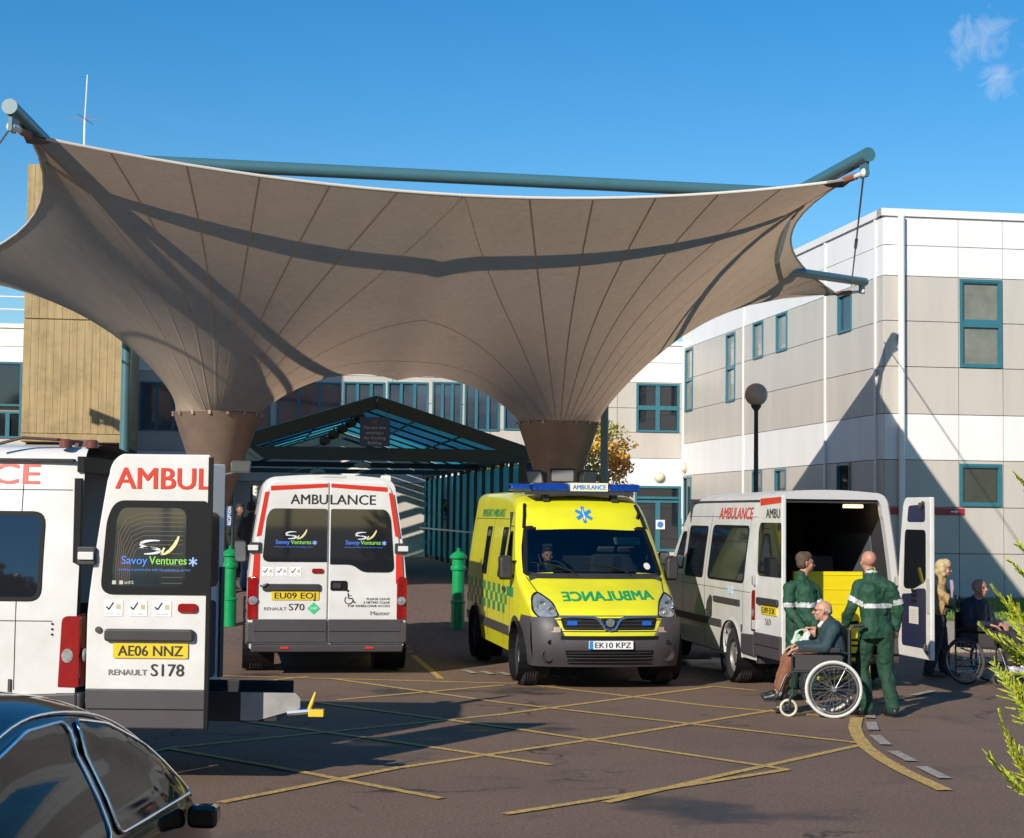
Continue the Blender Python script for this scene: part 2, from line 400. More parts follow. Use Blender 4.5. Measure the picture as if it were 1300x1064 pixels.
# ---- facades
BEI = pmat('panel_beige', (.55, .505, .445), .42, var=.13, vs=1.6, bump=.04, bs=3, stretch=(1, 1, .16)); WHI = pmat('panel_white', (.82, .80, .78), .4, var=.10, vs=1.4, stretch=(1, 1, .16))
DKJ = pmat('joint_dark', (.30, .26, .22), .8); TEAL = pmat('teal_paint', (.035, .17, .22), .4, var=.15, vs=3); WPIPE = pmat('white_pipe', (.8, .79, .76), .35)
GLD = pmat('dark_window_glass', (.02, .024, .03), .04, spec=1., var=.3, vs=.8); GLF = pmat('frosted_window_glass', (.22, .23, .19), .25, var=.35, vs=2.5); GLS = pmat('blind_and_reflection_glass', (.36, .33, .28), .08, spec=.9, var=.3, vs=1.3)  # GLS: beige base colour carries blinds and the pale reflection alike
GLB = pmat('blue_window_glass', (.06, .09, .13), .05, spec=1., var=.5, vs=.5)
def facade(F, rows, joints, holes, t0, t1, mb, gap=.009):
    """rows = [(z0, z1, mat index)], joints = t of the upright joints, holes = window openings"""
    ts = sorted(set([t0, t1]+list(joints)+[h[i] for h in holes for i in (0, 2)]))
    ts = [t for t in ts if t0 <= t <= t1]
    for z0, z1, mi in rows:
        zs = sorted(set([z0, z1]+[h[i] for h in holes for i in (1, 3) if z0 < h[i] < z1]))
        for ta, tb in zip(ts[:-1], ts[1:]):
            for za, zb in zip(zs[:-1], zs[1:]):
                tm, zm = (ta+tb)/2, (za+zb)/2
                if any(h[0] < tm < h[2] and h[1] < zm < h[3] for h in holes): continue
                ga = gap if ta in joints or ta == t0 else 0; gb = gap if tb in joints or tb == t1 else 0
                F.slab(mb, ta+ga, za+(gap if za == z0 else 0), tb-gb, zb-(gap if zb == z1 else 0), -.2, 0., mi)
def window(F, h, parent, panes, glass, fr=.09, mull=.06, sash=None, name='window', label=None):
    """frame standing in its opening; panes = [(t0,z0,t1,z1) fractions]"""
    t0, z0, t1, z1 = h; W_, H_ = t1-t0, z1-z0; mb = MB()
    F.slab(mb, t0, z0, t0+fr, z1, -.14, .03); F.slab(mb, t1-fr, z0, t1, z1, -.14, .03)
    F.slab(mb, t0+fr, z1-fr, t1-fr, z1, -.14, .03); F.slab(mb, t0+fr, z0, t1-fr, z0+fr, -.14, .045)
    for q in panes:
        a, b, c, d = t0+W_*q[0], z0+H_*q[1], t0+W_*q[2], z0+H_*q[3]
        m2 = mull
        for s in ((a, b, a+m2, d), (c-m2, b, c, d), (a+m2, d-m2, c-m2, d), (a+m2, b, c-m2, b+m2)): F.slab(mb, *s, -.11, .012)
    o = mb.build(name, TEAL, parent)
    if label: o['label'] = label
    for q in panes:
        g = MB(); a, b, c, d = t0+W_*q[0], z0+H_*q[1], t0+W_*q[2], z0+H_*q[3]
        F.slab(g, a+mull*.5, b+mull*.5, c-mull*.5, d-mull*.5, -.07, -.055); g.build('pane', glass, o)
    return o
ONE = [(0,0,1,1)]; TWO = [(0,0,1,.5),(0,.5,1,1)]
FR = Face(CN, DB); FL = Face(CN, DA)
hb = thing('hospital_building', 'two storey building clad in beige and white panels with teal windows', 'building')
LV = [0, 1.24, 2.42, 3.62, 4.79, 6.0, 7.17, 8.33, 9.12, 9.86]
rows = [(a, b, 1 if (i == 3 or i >= 7) else 0) for i, (a, b) in enumerate(zip(LV[:-1], LV[1:]))]
def holes_px(F, L): 
    out = []
    for x0, y0, x1, y1 in L:
        a = F.tz(x0, y0); b = F.tz(x1, y1); c = F.tz((x0+x1)/2, y0)[1], F.tz((x0+x1)/2, y1)[1]
        out.append((min(a[0], b[0]), min(c), max(a[0], b[0]), max(c)))
    return out
hR = holes_px(FR, [(1218, 355, 1272, 467), (1218, 589, 1272, 643)])
hL = holes_px(FL, [(1064, 372, 1081.5, 422), (985.8, 397, 999.6, 446), (956.5, 408, 969, 455), (922.3, 423, 933.4, 510), (870.4, 442, 879.6, 522), (1062.6, 588, 1079.7, 640), (984, 595, 998, 642), (955.5, 597, 967.5, 642), (867, 605, 877.5, 668)])
TE = FL.tz(866, 600)[0]
mb = MB()
facade(FR, rows, [hR[0][0]-.03, hR[0][2]+.03, 5.9, 8.8, 12, 15], [h for h in hR], .02, 18, mb)
facade(FL, rows, [FL.tz(1048, 500)[0], FL.tz(944, 500)[0]], hL, .02, TE, mb)
back = 12.
P = [FR.p(0.01, 0, -.2), FR.p(18, 0, -.2), FR.p(18, 0, -.2)+Vector((DA.x, DA.y, 0))*TE, FL.p(TE, 0, -.2)]
mb.add([p+Vector((0,0,z)) for z in (0, 9.8) for p in P], [(4,5,6,7),(1,2,6,5),(2,3,7,6)], 0)
# dark sheet behind the joints
mb.add([FR.p(.2, 0, -.19), FR.p(17.9, 0, -.19), FR.p(17.9, 9.8, -.19), FR.p(.2, 9.8, -.19), FL.p(.2, 0, -.19), FL.p(TE, 0, -.19), FL.p(TE, 9.8, -.19), FL.p(.2, 9.8, -.19)], [(0,1,2,3),(4,5,6,7)], 2)
mb.build('wall', [BEI, WHI, DKJ], hb)
mb = MB(); FR.slab(mb, -.06, 9.86, 18, 10.05, -.3, .06); FL.slab(mb, .0, 9.86, TE+.1, 10.05, -.3, .06); mb.build('parapet_coping', WHI, hb)
mb = MB(); FR.slab(mb, .0, 0, 18, .16, -.3, .05); FL.slab(mb, .07, 0, TE, .16, -.3, .05); mb.build('plinth', pmat('plinth_concrete', (.45, .42, .38), .8, var=.2, vs=3), hb)
t = FR.tz(1143, 450)[0]
mb = MB(); mb.tube([FR.p(t, .1, .09), FR.p(t, 9.86, .09)], .085, 12); 
mb.build('downpipe', WPIPE, hb, smooth=True)
for px in (1112, 1048, 944, 868):
    t = FL.tz(px, 500)[0]; mb = MB(); FL.slab(mb, t-.05, .16, t+.05, 9.86, .005, .04); mb.build('cover_strip', WPIPE, hb)
window(FR, hR[0], hb, TWO, GLF, .07, .1); window(FR, hR[1], hb, ONE, pmat('dim_glass', (.06, .065, .055), .12, var=.4, vs=2), .07, .1)
for i, h in enumerate(hL):
    window(FL, h, hb, TWO if i in (3, 4) else ONE, (GLB if i == 0 else GLS) if i < 5 else GLD, .07, .06)  # upper panes: mirrored beige and sky are put into the glass colours
# red emergency sign on the wall
a = FR.tz(1100, 645); b = FR.tz(1224, 653)
sg = thing('emergency_sign', 'long red emergency direction sign with white arrow on the beige wall', 'sign', FR.p(a[0], a[1], .0))
Lc = FR.p(a[0], a[1], 0)
mb = MB(); FR.slab(mb, a[0], b[1]-.02, b[0], b[1]+.15, .0, .03); o = mb.build('sign_panel', pmat('sign_red', (.38, .02, .04), .4), sg); o.data.transform(Matrix.Translation(-Lc))
mb = MB(); fn = lambda u, v: FR.p(u, v, .034)-Lc
addtext(mb, 'EMERGENCY', fn, b[0]-1.25, b[1]+.03, .085, bold=.01); 
x = b[0]-.2; z = b[1]+.065
mb.add([fn(*q) for q in ((x-.17, z-.018), (x-.05, z-.018), (x-.05, z-.05), (x+.05, z), (x-.05, z+.05), (x-.05, z+.018), (x-.17, z+.018))], [(0,1,2,3,4,5,6)])
mb.build('lettering', pmat('letter_white', (.8, .78, .75), .5), sg)

# ---- back building
O2 = FL.p(TE, 0, 0); FB = Face((O2.x, O2.y), -DB)
bb = thing('rear_building', 'long white and beige block with teal framed windows behind the canopy', 'building')
hB = holes_px(FB, [(808, 487, 862, 549), (806, 617, 864, 700)])
strip_w = [h for h in holes_px(FB, [(x0, 485, x1, 547) for x0, x1 in ((640, 740), (590, 634), (549, 586), (492, 543), (436, 488), (352, 432), (246, 343), (178, 240))])]
strip_l = holes_px(FB, [(-40, 459, 26, 556)])
hAll = hB+strip_w+strip_l
TB = 60.
rowsB = [(0, 3.2, 0), (3.2, 4.24, 1), (4.24, 5.2, 0), (5.2, 6.1, 0), (6.1, 7.06, 0), (7.06, 7.8, 1), (7.8, 8.45, 1)]
mb = MB(); facade(FB, rowsB, [FB.tz(783, 600)[0]]+[i*3.6 for i in range(2, 16)], hAll, .02, TB, mb)
mb.add([FB.p(0, 0, -.19), FB.p(TB, 0, -.19), FB.p(TB, 8.4, -.19), FB.p(0, 8.4, -.19), FB.p(0, 8.4, -9), FB.p(TB, 8.4, -9)], [(0,1,2,3)], 2)
mb.add([FB.p(0, 8.4, -.1), FB.p(TB, 8.4, -.1), FB.p(TB, 8.4, -12), FB.p(0, 8.4, -12), FB.p(TB, 0, -.2), FB.p(TB, 0, -12), FB.p(0, 0, -12)], [(0,1,2,3), (1,4,5,2), (2,5,6,3)], 0)
mb.build('wall', [BEI, WHI, DKJ], bb)
mb = MB(); FB.slab(mb, -.05, 8.45, TB, 8.6, -.3, .06); mb.build('parapet_coping', WHI, bb)
Q4 = [(0,0,.5,.5),(.5,0,1,.5),(0,.5,.5,1),(.5,.5,1,1)]
window(FB, hB[0], bb, Q4, GLD, .08, .08)
for h in strip_w: window(FB, h, bb, [(0,0,.33,1),(.33,0,.66,1),(.66,0,1,1)], GLB, .06, .05)
for h in strip_l: window(FB, h, bb, [(0,0,.25,.35),(.25,0,.5,.35),(.5,0,.75,.35),(.75,0,1,.35),(0,.42,.5,1),(.5,.42,1,1)], GLD, .07, .07)
d = window(FB, hB[1], bb, [(0,.8,1,1),(0,0,.5,.78),(.5,0,1,.78)], GLD, .08, .09, name='entrance_door', label='teal glazed double door below the white band')
s = MB(); q = FB.tz(838, 666); s.add([FB.p(q[0]+a_, q[1]+b_, .04) for a_, b_ in ((-.17,-.17),(.17,-.17),(.17,.17),(-.17,.17))], [(0,1,2,3)], 0)
ci = [(.12*math.cos(k*.5236), .12*math.sin(k*.5236)) for k in range(12)]
s.add([FB.p(q[0]+a_, q[1]+b_, .045) for a_, b_ in ci], [tuple(range(12))], 1)
s.build('door_notice', [pmat('letter_white', (.8,.78,.75)), pmat('notice_blue', (.05, .2, .5), .5)], d, recalc=False)
# roof railing at the left
rl = thing('roof_railing', 'thin white railing on the flat roof left of the concrete tower', 'railing', FB.p(TB*.5, 8.6, -.4))
mb = MB(); q0 = FB.p(TB*.5, 8.6, -.4)
for z in (.55, 1.0): mb.tube([FB.p(18, 8.6+z, -.4)-q0, FB.p(TB, 8.6+z, -.4)-q0], .025, 6)
mb.build('rail', WPIPE, rl)
for i in range(5):
    mb = MB(); mb.tube([FB.p(19+i*6, 8.6, -.4)-q0, FB.p(19+i*6, 9.6, -.4)-q0], .025, 6); mb.build('post', WPIPE, rl)
# round bulkhead lamps
for i, (F, px, py, wh) in enumerate(((FB, 837, 606, 'plain white wall beside the autumn tree'), (FL, 870, 594, 'corner of the panelled side wall'))):
    t, z = F.tz(px, py); o = thing('wall_lamp', 'round cream bulkhead lamp fixed on the %s' % wh, 'wall lamp', F.p(t, z, 0))
    M3 = Matrix((F.d, Vector((0,0,1)), F.n)).transposed(); mb = MB()
    def lw(mb, prof):
        seg = 20; vs = [M3 @ Vector((r*math.cos(6.2832*k/seg), r*math.sin(6.2832*k/seg), h)) for r, h in prof for k in range(seg)]
        mb.add(vs, [(i*seg+k, i*seg+(k+1) % seg, (i+1)*seg+(k+1) % seg, (i+1)*seg+k) for i in range(len(prof)-1) for k in range(seg)])
    lw(mb, [(.2, 0), (.2, .05), (.17, .07)]); mb.build('lamp_base', pmat('lamp_base', (.5, .42, .3), .5), o, smooth=True)
    mb = MB(); lw(mb, [(.17, .06), (.16, .1), (.1, .15), (.001, .17)]); mb.build('diffuser', pmat('lamp_cream', (.75, .68, .5), .3), o, smooth=True)

# ---- board marked concrete tower
def boardmat():
    m = bpy.data.materials.new('board_marked_concrete'); m.use_nodes = True; nt = m.node_tree; N = nt.nodes; L = nt.links; b = N['Principled BSDF']; b.inputs['Roughness'].default_value = .9
    tc = N.new('ShaderNodeTexCoord'); mp = N.new('ShaderNodeMapping'); mp.inputs['Scale'].default_value = (1, 1, .03); L.new(tc.outputs['Object'], mp.inputs[0])
    wv = N.new('ShaderNodeTexNoise'); wv.inputs['Scale'].default_value = 14; wv.inputs['Detail'].default_value = 3; L.new(mp.outputs[0], wv.inputs[0])
    n = N.new('ShaderNodeTexNoise'); n.inputs['Scale'].default_value = 1.6; n.inputs['Detail'].default_value = 9; n.inputs['Roughness'].default_value = .7; L.new(tc.outputs['Object'], n.inputs[0])
    r1 = N.new('ShaderNodeValToRGB'); r1.color_ramp.elements[0].position = .33; r1.color_ramp.elements[0].color = (.345, .25, .12, 1); r1.color_ramp.elements[1].position = .6; r1.color_ramp.elements[1].color = (.42, .31, .155, 1); L.new(wv.outputs['Fac'], r1.inputs[0])
    r2 = N.new('ShaderNodeMapRange'); r2.inputs['From Min'].default_value = .3; r2.inputs['From Max'].default_value = .55; r2.inputs['To Min'].default_value = .72; r2.inputs['To Max'].default_value = 1.05; L.new(n.outputs['Fac'], r2.inputs[0])
    v = N.new('ShaderNodeVectorMath'); v.operation = 'SCALE'; L.new(r1.outputs[0], v.inputs[0]); L.new(r2.outputs[0], v.inputs['Scale']); L.new(v.outputs[0], b.inputs['Base Color'])
    bp = N.new('ShaderNodeBump'); bp.inputs['Strength'].default_value = .3; bp.inputs['Distance'].default_value = .015; L.new(wv.outputs['Fac'], bp.inputs['Height']); L.new(bp.outputs[0], b.inputs['Normal']); return m
BC = boardmat()
P0 = at(26, 560, 51.0); P1 = at(154, 560, 51.5); P0.z = P1.z = 0
FT = Face((P0.x, P0.y), DB); WT = FT.tz(154, 520)[0]; zt = 12.6; zb = FT.tz(90, 562)[1]
tw = thing('concrete_tower', 'tall ochre concrete tower cast with upright board marks', 'tower', P0)
mb = MB(); DAv = Vector((DA.x, DA.y, 0)); rt = random.Random(5)
def twr(t0, t1, z0, z1, o1):
    vs = [FT.p(t, 0, 0)+FT.n*o+Vector((0,0,z))-P0 for z in (z0, z1) for t, o in ((t0, o1), (t1, o1), (t1, -8.), (t0, -8.))]
    mb.add(vs, [(3,2,1,0),(4,5,6,7),(0,1,5,4),(1,2,6,5),(2,3,7,6),(3,0,4,7)])
nb = 13
for k in range(nb):
    for z0, z1 in ((zb+.28, 7.85), (7.9, 10.6), (10.65, zt)):
        twr(WT*k/nb+.004, WT*(k+1)/nb-.004, z0, z1, rt.uniform(-.004, .004))
twr(.03, WT-.03, zb+.28, zt-.02, -.05); twr(0, WT, zb+.02, zb+.26, .03)
mb.build('wall', BC, tw)
mb = MB(); mb.add([FT.p(t, z, -1.2)-P0 for t, z in ((-.0,0),(WT,0),(WT,zb+.02),(0,zb+.02))]+[FT.p(t, z, -8)-P0 for t, z in ((-.0,0),(WT,0),(WT,zb+.02),(0,zb+.02))], [(0,1,2,3),(1,5,6,2),(0,4,7,3),(4,5,6,7)])
mb.build('recessed_base', pmat('base_dark', (.07, .055, .045), .9, var=.3, vs=2), tw)

# ---- slim poles
TP = pmat('teal_steel', (.06, .155, .185), .38, var=.12, vs=2.5, coat=.2)
for (px, py0, Y, zt_, r, lab) in ((157.5, 575, 37., 6.2, .105, 'slim teal drainpipe pole beside the ochre concrete tower'), (767, 600, 38.5, 5.6, .09, 'slim dark pole between the steel cone and the autumn tree')):
    p = at(px, py0, Y); p.z = 0; o = thing('slim_pole', lab, 'pole', p); mb = MB(); h0 = hgt(p.x, p.y)
    mb.tube([(0, 0, h0), (0, 0, zt_)], r, 14); mb.build('pole_shaft', TP, o, smooth=True)
    mb = MB(); mb.lathe([(r, h0+.25), (r+.06, h0+.22), (r+.09, h0+.03), (r+.09, h0)], seg=14); mb.build('base_collar', TP, o, smooth=True)

# ---- street lamp with globe
p = at(960, 520, 34.); zc = at(960, 501, 34.).z; zr = (at(974.5, 501, 34.)-at(945.5, 501, 34.)).length/2
p.z = 0; o = thing('globe_lamp', 'dark lamp post with a grey globe in front of the panelled wall', 'street lamp', p)
DKM = pmat('dark_green_metal', (.02, .03, .028), .45)
mb = MB(); mb.lathe([(.09, 0), (.09, .9), (.055, 1.0), (.042, zc-zr-.1), (.1, zc-zr-.02), (.11, zc-zr+.05), (.001, zc-zr+.05)], seg=16); mb.build('lamp_post', DKM, o, smooth=True)
mb = MB(); mb.sphere((0, 0, zc), zr, 28, 18); mb.build('globe', pmat('globe_grey', (.36, .31, .27), .35, var=.1, vs=3), o, smooth=True)

# ---- mast aerial
p = at(107, 178, 56.); z1 = at(109, 95, 56.).z; zc = at(108, 151, 56.).z
o = thing('roof_aerial', 'thin whip aerial with short cross arms above the canopy corner', 'aerial', (p.x, p.y, 8.5))
mb = MB(); mb.tube([(0,0,-.0),(0,0,zc-8.5)], .035, 6); mb.tube([(0,0,zc-8.5),(.05,0,z1-8.5)], .02, 6); mb.build('mast', WPIPE, o)
for a_ in (0.2, 1.4, 2.2):
    mb = MB(); dv = Vector((math.cos(a_), math.sin(a_), -.05))*.62; mb.tube([Vector((0,0,zc-8.5))-dv, Vector((0,0,zc-8.5))+dv], .011, 5); mb.build('cross_arm', DKJ, o)
# mast stands on a plant room roof behind the tower
mb = MB(); q = Vector((p.x, p.y, 0)); mb.b2((q.x-.65, q.y-.6, 7.9), (q.x+.9, q.y+1.2, 8.5)); mb.b2((q.x-.6, q.y-.5, 0), (q.x+.85, q.y+1.1, 7.9)); 
tag(mb.build('plant_room', BC), 'low concrete plant room hidden behind the ochre tower and canopy', 'plant room')
# ================================================================== membrane canopy
NL = at(38, 172, 22.9); NR = at(1072, 229, 24.6); FRc = at(1062, 373, 40.7); FLc = at(-110, 345, 45.)
CL = at(276, 525, 32.8); CR = at(709, 540, 34.8); CL.z = CR.z = 4.0
RL = .81
def edge(a, b, mid, n):
    """cable edge through mid (3-D), n segments"""
    out = []
    for i in range(n+1):
        t = i/n; q = a.lerp(b, t)+(mid-(a+b)/2)*4*t*(1-t); out.append(q)
    return out
nmid = at(590, 248, 24.6); rmid = at(1004, 310, 36.0); lmid = at(22, 296, 32.5); fmid = Vector((-3.3, 43.0, 8.1))
near = edge(NL, NR, nmid, 24); rgt = edge(NR, FRc, rmid, 14); far = edge(FRc, FLc, fmid, 24); lft = edge(FLc, NL, lmid, 14)
NM = near[12]; FM = far[12]
# spokes: right half anticlockwise start at NM -> NR -> FR -> FM -> back along the middle
mid_n = 12
midline0 = [NM.lerp(FM, i/mid_n) for i in range(mid_n+1)]
SD = at(500, 481, 34.6)
for i in range(1, mid_n):          # ridge line runs down to the saddle and up again
    t = i/mid_n; ts = .56; l0 = (t-ts)*(t-1)/(ts); l1 = t*(t-1)/(ts*(ts-1)); l2 = t*(t-ts)/(1-ts)
    midline0[i] = NM*l0+SD*l1+FM*l2
outR = near[12:]+rgt[1:]+far[1:13]+midline0[-2:0:-1]
outL = list(reversed(near[:13]))+list(reversed(lft))[1:]+list(reversed(far[12:]))[1:]+midline0[-2:0:-1]
NS = len(outR); M_ = 22
def init(out, C):
    A = np.zeros((M_+1, NS, 3)); n = len(out)
    a0 = [math.atan2(p.y-C.y, p.x-C.x) for p in out]
    for j, p in enumerate(out):
        q = Vector((C.x+RL*math.cos(a0[j]), C.y+RL*math.sin(a0[j]), C.z))
        for i in range(M_+1):
            t = (i/M_); u = t**1.25; pp = q.lerp(p, u); A[i, j] = (pp.x, pp.y, q.z+(p.z-q.z)*t**.6)
    return A
AR = init(outR, CR); AL = init(outL, CL)
nfix = NS-(mid_n-1)               # outer nodes 0..nfix-1 lie on cables, the rest on the shared middle line
# radial stiffness grows towards the neck so that the film flares
wr = np.array([((M_-i)/M_)**1.0*1.6+.55 for i in range(M_)])
jj = np.arange(NS); dm = np.minimum(np.abs(jj-(NS-6)), 6+jj); WC = (.13+.42*np.clip((dm-6)/8., 0, 1))[None, :, None]
for it in range(900):
    for A in (AR, AL):
        L_ = np.roll(A, 1, 1); R_ = np.roll(A, -1, 1)
        wi = wr[:-1][:, None, None]; wo = wr[1:][:, None, None]; wc = WC
        A[1:-1] = (wi*A[:-2]+wo*A[2:]+wc*(L_[1:-1]+R_[1:-1]))/(wi+wo+2*wc)
    js = list(range(nfix, NS))
    for j in js:
        jn = (j+1) % NS; jp = j-1
        if (NS-1-j) < 7 or (j-nfix) > 7: pass
        ci = NS-j; k_ = max(0., 1-ci/6.)*.75
        q = (AR[M_-1, j]+AL[M_-1, j]+AR[M_, jp]+AR[M_, jn])/4; q = AR[M_, j]*(1-k_)+q*k_ if k_ else AR[M_, j]
        q = q.copy(); q[2] -= .012*k_
        AR[M_, j] = q; AL[M_, j] = q
for A in (AR, AL):                  # fuller cloth towards the front edge
    for j in range(-7, 20):
        wj = math.sin(math.pi*(j+7.5)/27.5)
        for i in range(1, M_): t = i/M_; A[i, j, 2] += .24*wj*math.sin(math.pi*t**1.5)
def fabricmat():
    m = bpy.data.materials.new('canopy_membrane'); m.use_nodes = True; nt = m.node_tree; N = nt.nodes; L = nt.links; N.clear()
    o = N.new('ShaderNodeOutputMaterial'); d = N.new('ShaderNodeBsdfDiffuse'); t = N.new('ShaderNodeBsdfTranslucent'); mx = N.new('ShaderNodeMixShader'); mx.inputs[0].default_value = .42
    tc = N.new('ShaderNodeTexCoord'); n = N.new('ShaderNodeTexNoise'); n.inputs['Scale'].default_value = 1.4; n.inputs['Detail'].default_value = 8; n.inputs['Roughness'].default_value = .7
    L.new(tc.outputs['Object'], n.inputs[0])
    r = N.new('ShaderNodeValToRGB'); r.color_ramp.elements[0].position = .3; r.color_ramp.elements[0].color = (.37, .288, .212, 1); r.color_ramp.elements[1].position = .7; r.color_ramp.elements[1].color = (.475, .375, .28, 1)
    L.new(n.outputs['Fac'], r.inputs[0]); L.new(r.outputs[0], d.inputs[0])
    r2 = N.new('ShaderNodeValToRGB'); r2.color_ramp.elements[0].position = .3; r2.color_ramp.elements[0].color = (.58, .40, .26, 1); r2.color_ramp.elements[1].position = .7; r2.color_ramp.elements[1].color = (.69, .485, .32, 1)
    n3 = N.new('ShaderNodeTexNoise'); n3.inputs['Scale'].default_value = 9; n3.inputs['Detail'].default_value = 6; L.new(tc.outputs['Object'], n3.inputs[0])
    L.new(n3.outputs['Fac'], r2.inputs[0]); L.new(r2.outputs[0], t.inputs[0])
    n2 = N.new('ShaderNodeTexNoise'); n2.inputs['Scale'].default_value = 30; L.new(tc.outputs['Object'], n2.inputs[0]); bp = N.new('ShaderNodeBump'); bp.inputs['Strength'].default_value = .25; bp.inputs['Distance'].default_value = .02
    L.new(n2.outputs['Fac'], bp.inputs['Height']); L.new(bp.outputs[0], d.inputs['Normal'])
    L.new(d.outputs[0], mx.inputs[1]); L.new(t.outputs[0], mx.inputs[2]); L.new(mx.outputs[0], o.inputs[0]); return m
FAB = fabricmat(); STEEL = pmat('brown_steel', (.42, .31, .24), .42, metal=.5, var=.25, vs=2.5, bump=.05, bs=8)
cp = thing('membrane_canopy', 'huge stone coloured membrane canopy rising from two steel cones on teal booms', 'canopy', ((CL.x+CR.x)/2, (CL.y+CR.y)/2, 0))
O_ = cp.location.copy()
def part(mb, name, mat, parent=cp, **k):
    o = mb.build(name, mat, parent, **k); o.data.transform(Matrix.Translation(-O_)); return o
mb = MB()
for A in (AR, AL):
    vs = [tuple(A[i, j]) for i in range(M_+1) for j in range(NS)]
    mb.add(vs, [(i*NS+j, i*NS+(j+1) % NS, (i+1)*NS+(j+1) % NS, (i+1)*NS+j) for i in range(M_) for j in range(NS)])
fab = part(mb, 'membrane', FAB, smooth=180, merge=True)
# welded seams: double thickness strips lying on the cloth
SEAM = pmat('seam', (.46, .35, .25), .9); mb = MB()
for A, C in ((AR, CR), (AL, CL)):
    for j in range(0, NS, 2):
        vs = []
        for i in range(0, M_+1):
            p = Vector(A[i, j]); t = Vector(A[min(i+1, M_), j])-Vector(A[max(i-1, 0), j]); c = Vector(A[i, (j+1) % NS])-Vector(A[i, j-1])
            n = t.cross(c).normalized(); n = -n if n.z > 0 else n
            s = c.normalized()*(.009+.006*i/M_)
            vs += [p+s+n*.012, p-s+n*.012]
        mb.add(vs, [(2*i, 2*i+1, 2*i+3, 2*i+2) for i in range(M_)])
part(mb, 'seam', SEAM, recalc=False)
mb = MB()
for E in (near, rgt, far, lft): mb.tube(E, .024, 8)
part(mb, 'edge_hem', pmat('hem_lit_edge', (.62, .57, .50), .6), smooth=True)  # pale hem colour stands for light catching the edge of the cloth
for C, side in ((CL, -1), (CR, 1)):
    g = hgt(C.x, C.y); mb = MB(); mb.lathe([(RL+.02, C.z+.02), (RL+.05, C.z), (RL+.02, C.z-.03), (.25, 2.25), (.2, 2.2)], (C.x, C.y, 0), seg=48); o = part(mb, 'steel_cone', STEEL, smooth=30)
    mb = MB(); mb.lathe([(.2, 2.25), (.2, g+.15), (.34, g+.14), (.34, g)], (C.x, C.y, 0), seg=24); part(mb, 'column', STEEL, smooth=30)
    mb = MB()
    for k in range(16):
        a_ = k*math.pi/8; mb.box((C.x+(RL+.055)*math.cos(a_), C.y+(RL+.055)*math.sin(a_), C.z-.01), (.03, .05, .07), a_)
    mb.build('bolt_ring', STEEL, o).data.transform(Matrix.Translation(-O_))
# teal tube frame
r_ = .105
tNL = at(12, 135, 22.0); tNR = at(1103, 196, 24.); tFR = at(1098, 358, 41.1); tFL = at(-126, 340, 45.3)
nL = at(76, 200, 24.4); nR = at(1010, 246, 26.4); nFR = Vector((5.9, 38.2, 7.75)); nFL = Vector((-11.2, 41.0, 8.5))
hL_ = Vector((CL.x, CL.y, 6.6)); hR_ = Vector((CR.x, CR.y, 6.6))
def tub(a, b, r=r_, name='boom', ext=0.):
    mb = MB(); mb.tube([a, b], r, 20); return part(mb, name, TP, smooth=30)
tub(tNL, nL); tub(tNR, nR); tub(tFR, nFR); tub(tFL, nFL)
tub(nL+Vector((-.2,0,0)), nR, .1, 'long_tube'); tub(nFL, nFR, .12, 'long_tube')
for c, a, b, h in ((CL, nL, nFL, hL_), (CR, nR, nFR, hR_)):
    c7 = Vector((c.x, c.y, 7.35)); c6 = Vector((c.x, c.y, 6.3)); tub(Vector((c.x, c.y, 3.6)), c7, .13, 'mast'); tub(c7, a, .125, 'raking_arm'); tub(c7, b, .125, 'raking_arm')
    tub(c6, a.lerp(c7, .45), .05, 'cross_tie'); tub(c6, b.lerp(c7, .45), .05, 'cross_tie')
    tub(a, b, .07, 'side_tube')
cabm = pmat('cable_dark', (.05, .05, .055), .4, metal=.6); whm = pmat('fitting_white', (.7, .66, .6), .4); brm = pmat('rust_plate', (.28, .10, .06), .6)
for tip, corner, inn in ((tNL, NL, nL), (tNR, NR, nR), (tFR, FRc, nFR), (tFL, FLc, nFL)):
    d = (tip-inn).normalized(); lug = tip-d*.12+Vector((0, 0, -.24))
    mb = MB(); mb.box((tip-d*.14+Vector((0,0,-.18))), (.05, .2, .24), math.atan2(d.y, d.x)+math.pi/2); o = part(mb, 'lug', TP)
    mb = MB(); mb.tube([lug, lug.lerp(corner, .5)], .035, 8); mb.tube([lug.lerp(corner, .45), corner], .055, 8, mi=1); mb.sphere(lug, .07, mi=0); mb.build('turnbuckle', [whm, brm], o, smooth=True).data.transform(Matrix.Translation(-O_))
    dd = ((CL+CR)/2+Vector((0,0,2))-corner).normalized(); s_ = dd.cross(Vector((0,0,1))).normalized()
    mb = MB(); vs = []
    for k in range(9): a_ = (k/8-.5)*1.35; vs.append(corner+dd*(.42*math.cos(a_)-.12)+s_*(.34*math.sin(a_)))
    mb.add([corner-dd*.16]+vs+[v+Vector((0,0,-.03)) for v in [corner-dd*.16]+vs], [tuple(range(10)), tuple(range(19, 9, -1))]+[(i, (i+1) % 10, (i+1) % 10+10, i+10) for i in range(10)])
    part(mb, 'corner_plate', cabm)
def cable(a, b, sag=.0, turn=True):
    mb = MB(); mb.tube([a.lerp(b, i/8)-Vector((0, 0, sag*4*(i/8)*(1-i/8))) for i in range(9)], .016, 6)
    if turn: mb.tube([a.lerp(b, .46), a.lerp(b, .54)], .032, 6)
    part(mb, 'guy_cable', cabm, smooth=True)
cable(tNR+Vector((-.05, .1, -.25)), tFR+Vector((-.35, -.1, -.1))); cable(tNL+Vector((0, .1, -.25)), tFL+Vector((.3, -.1, -.1)))
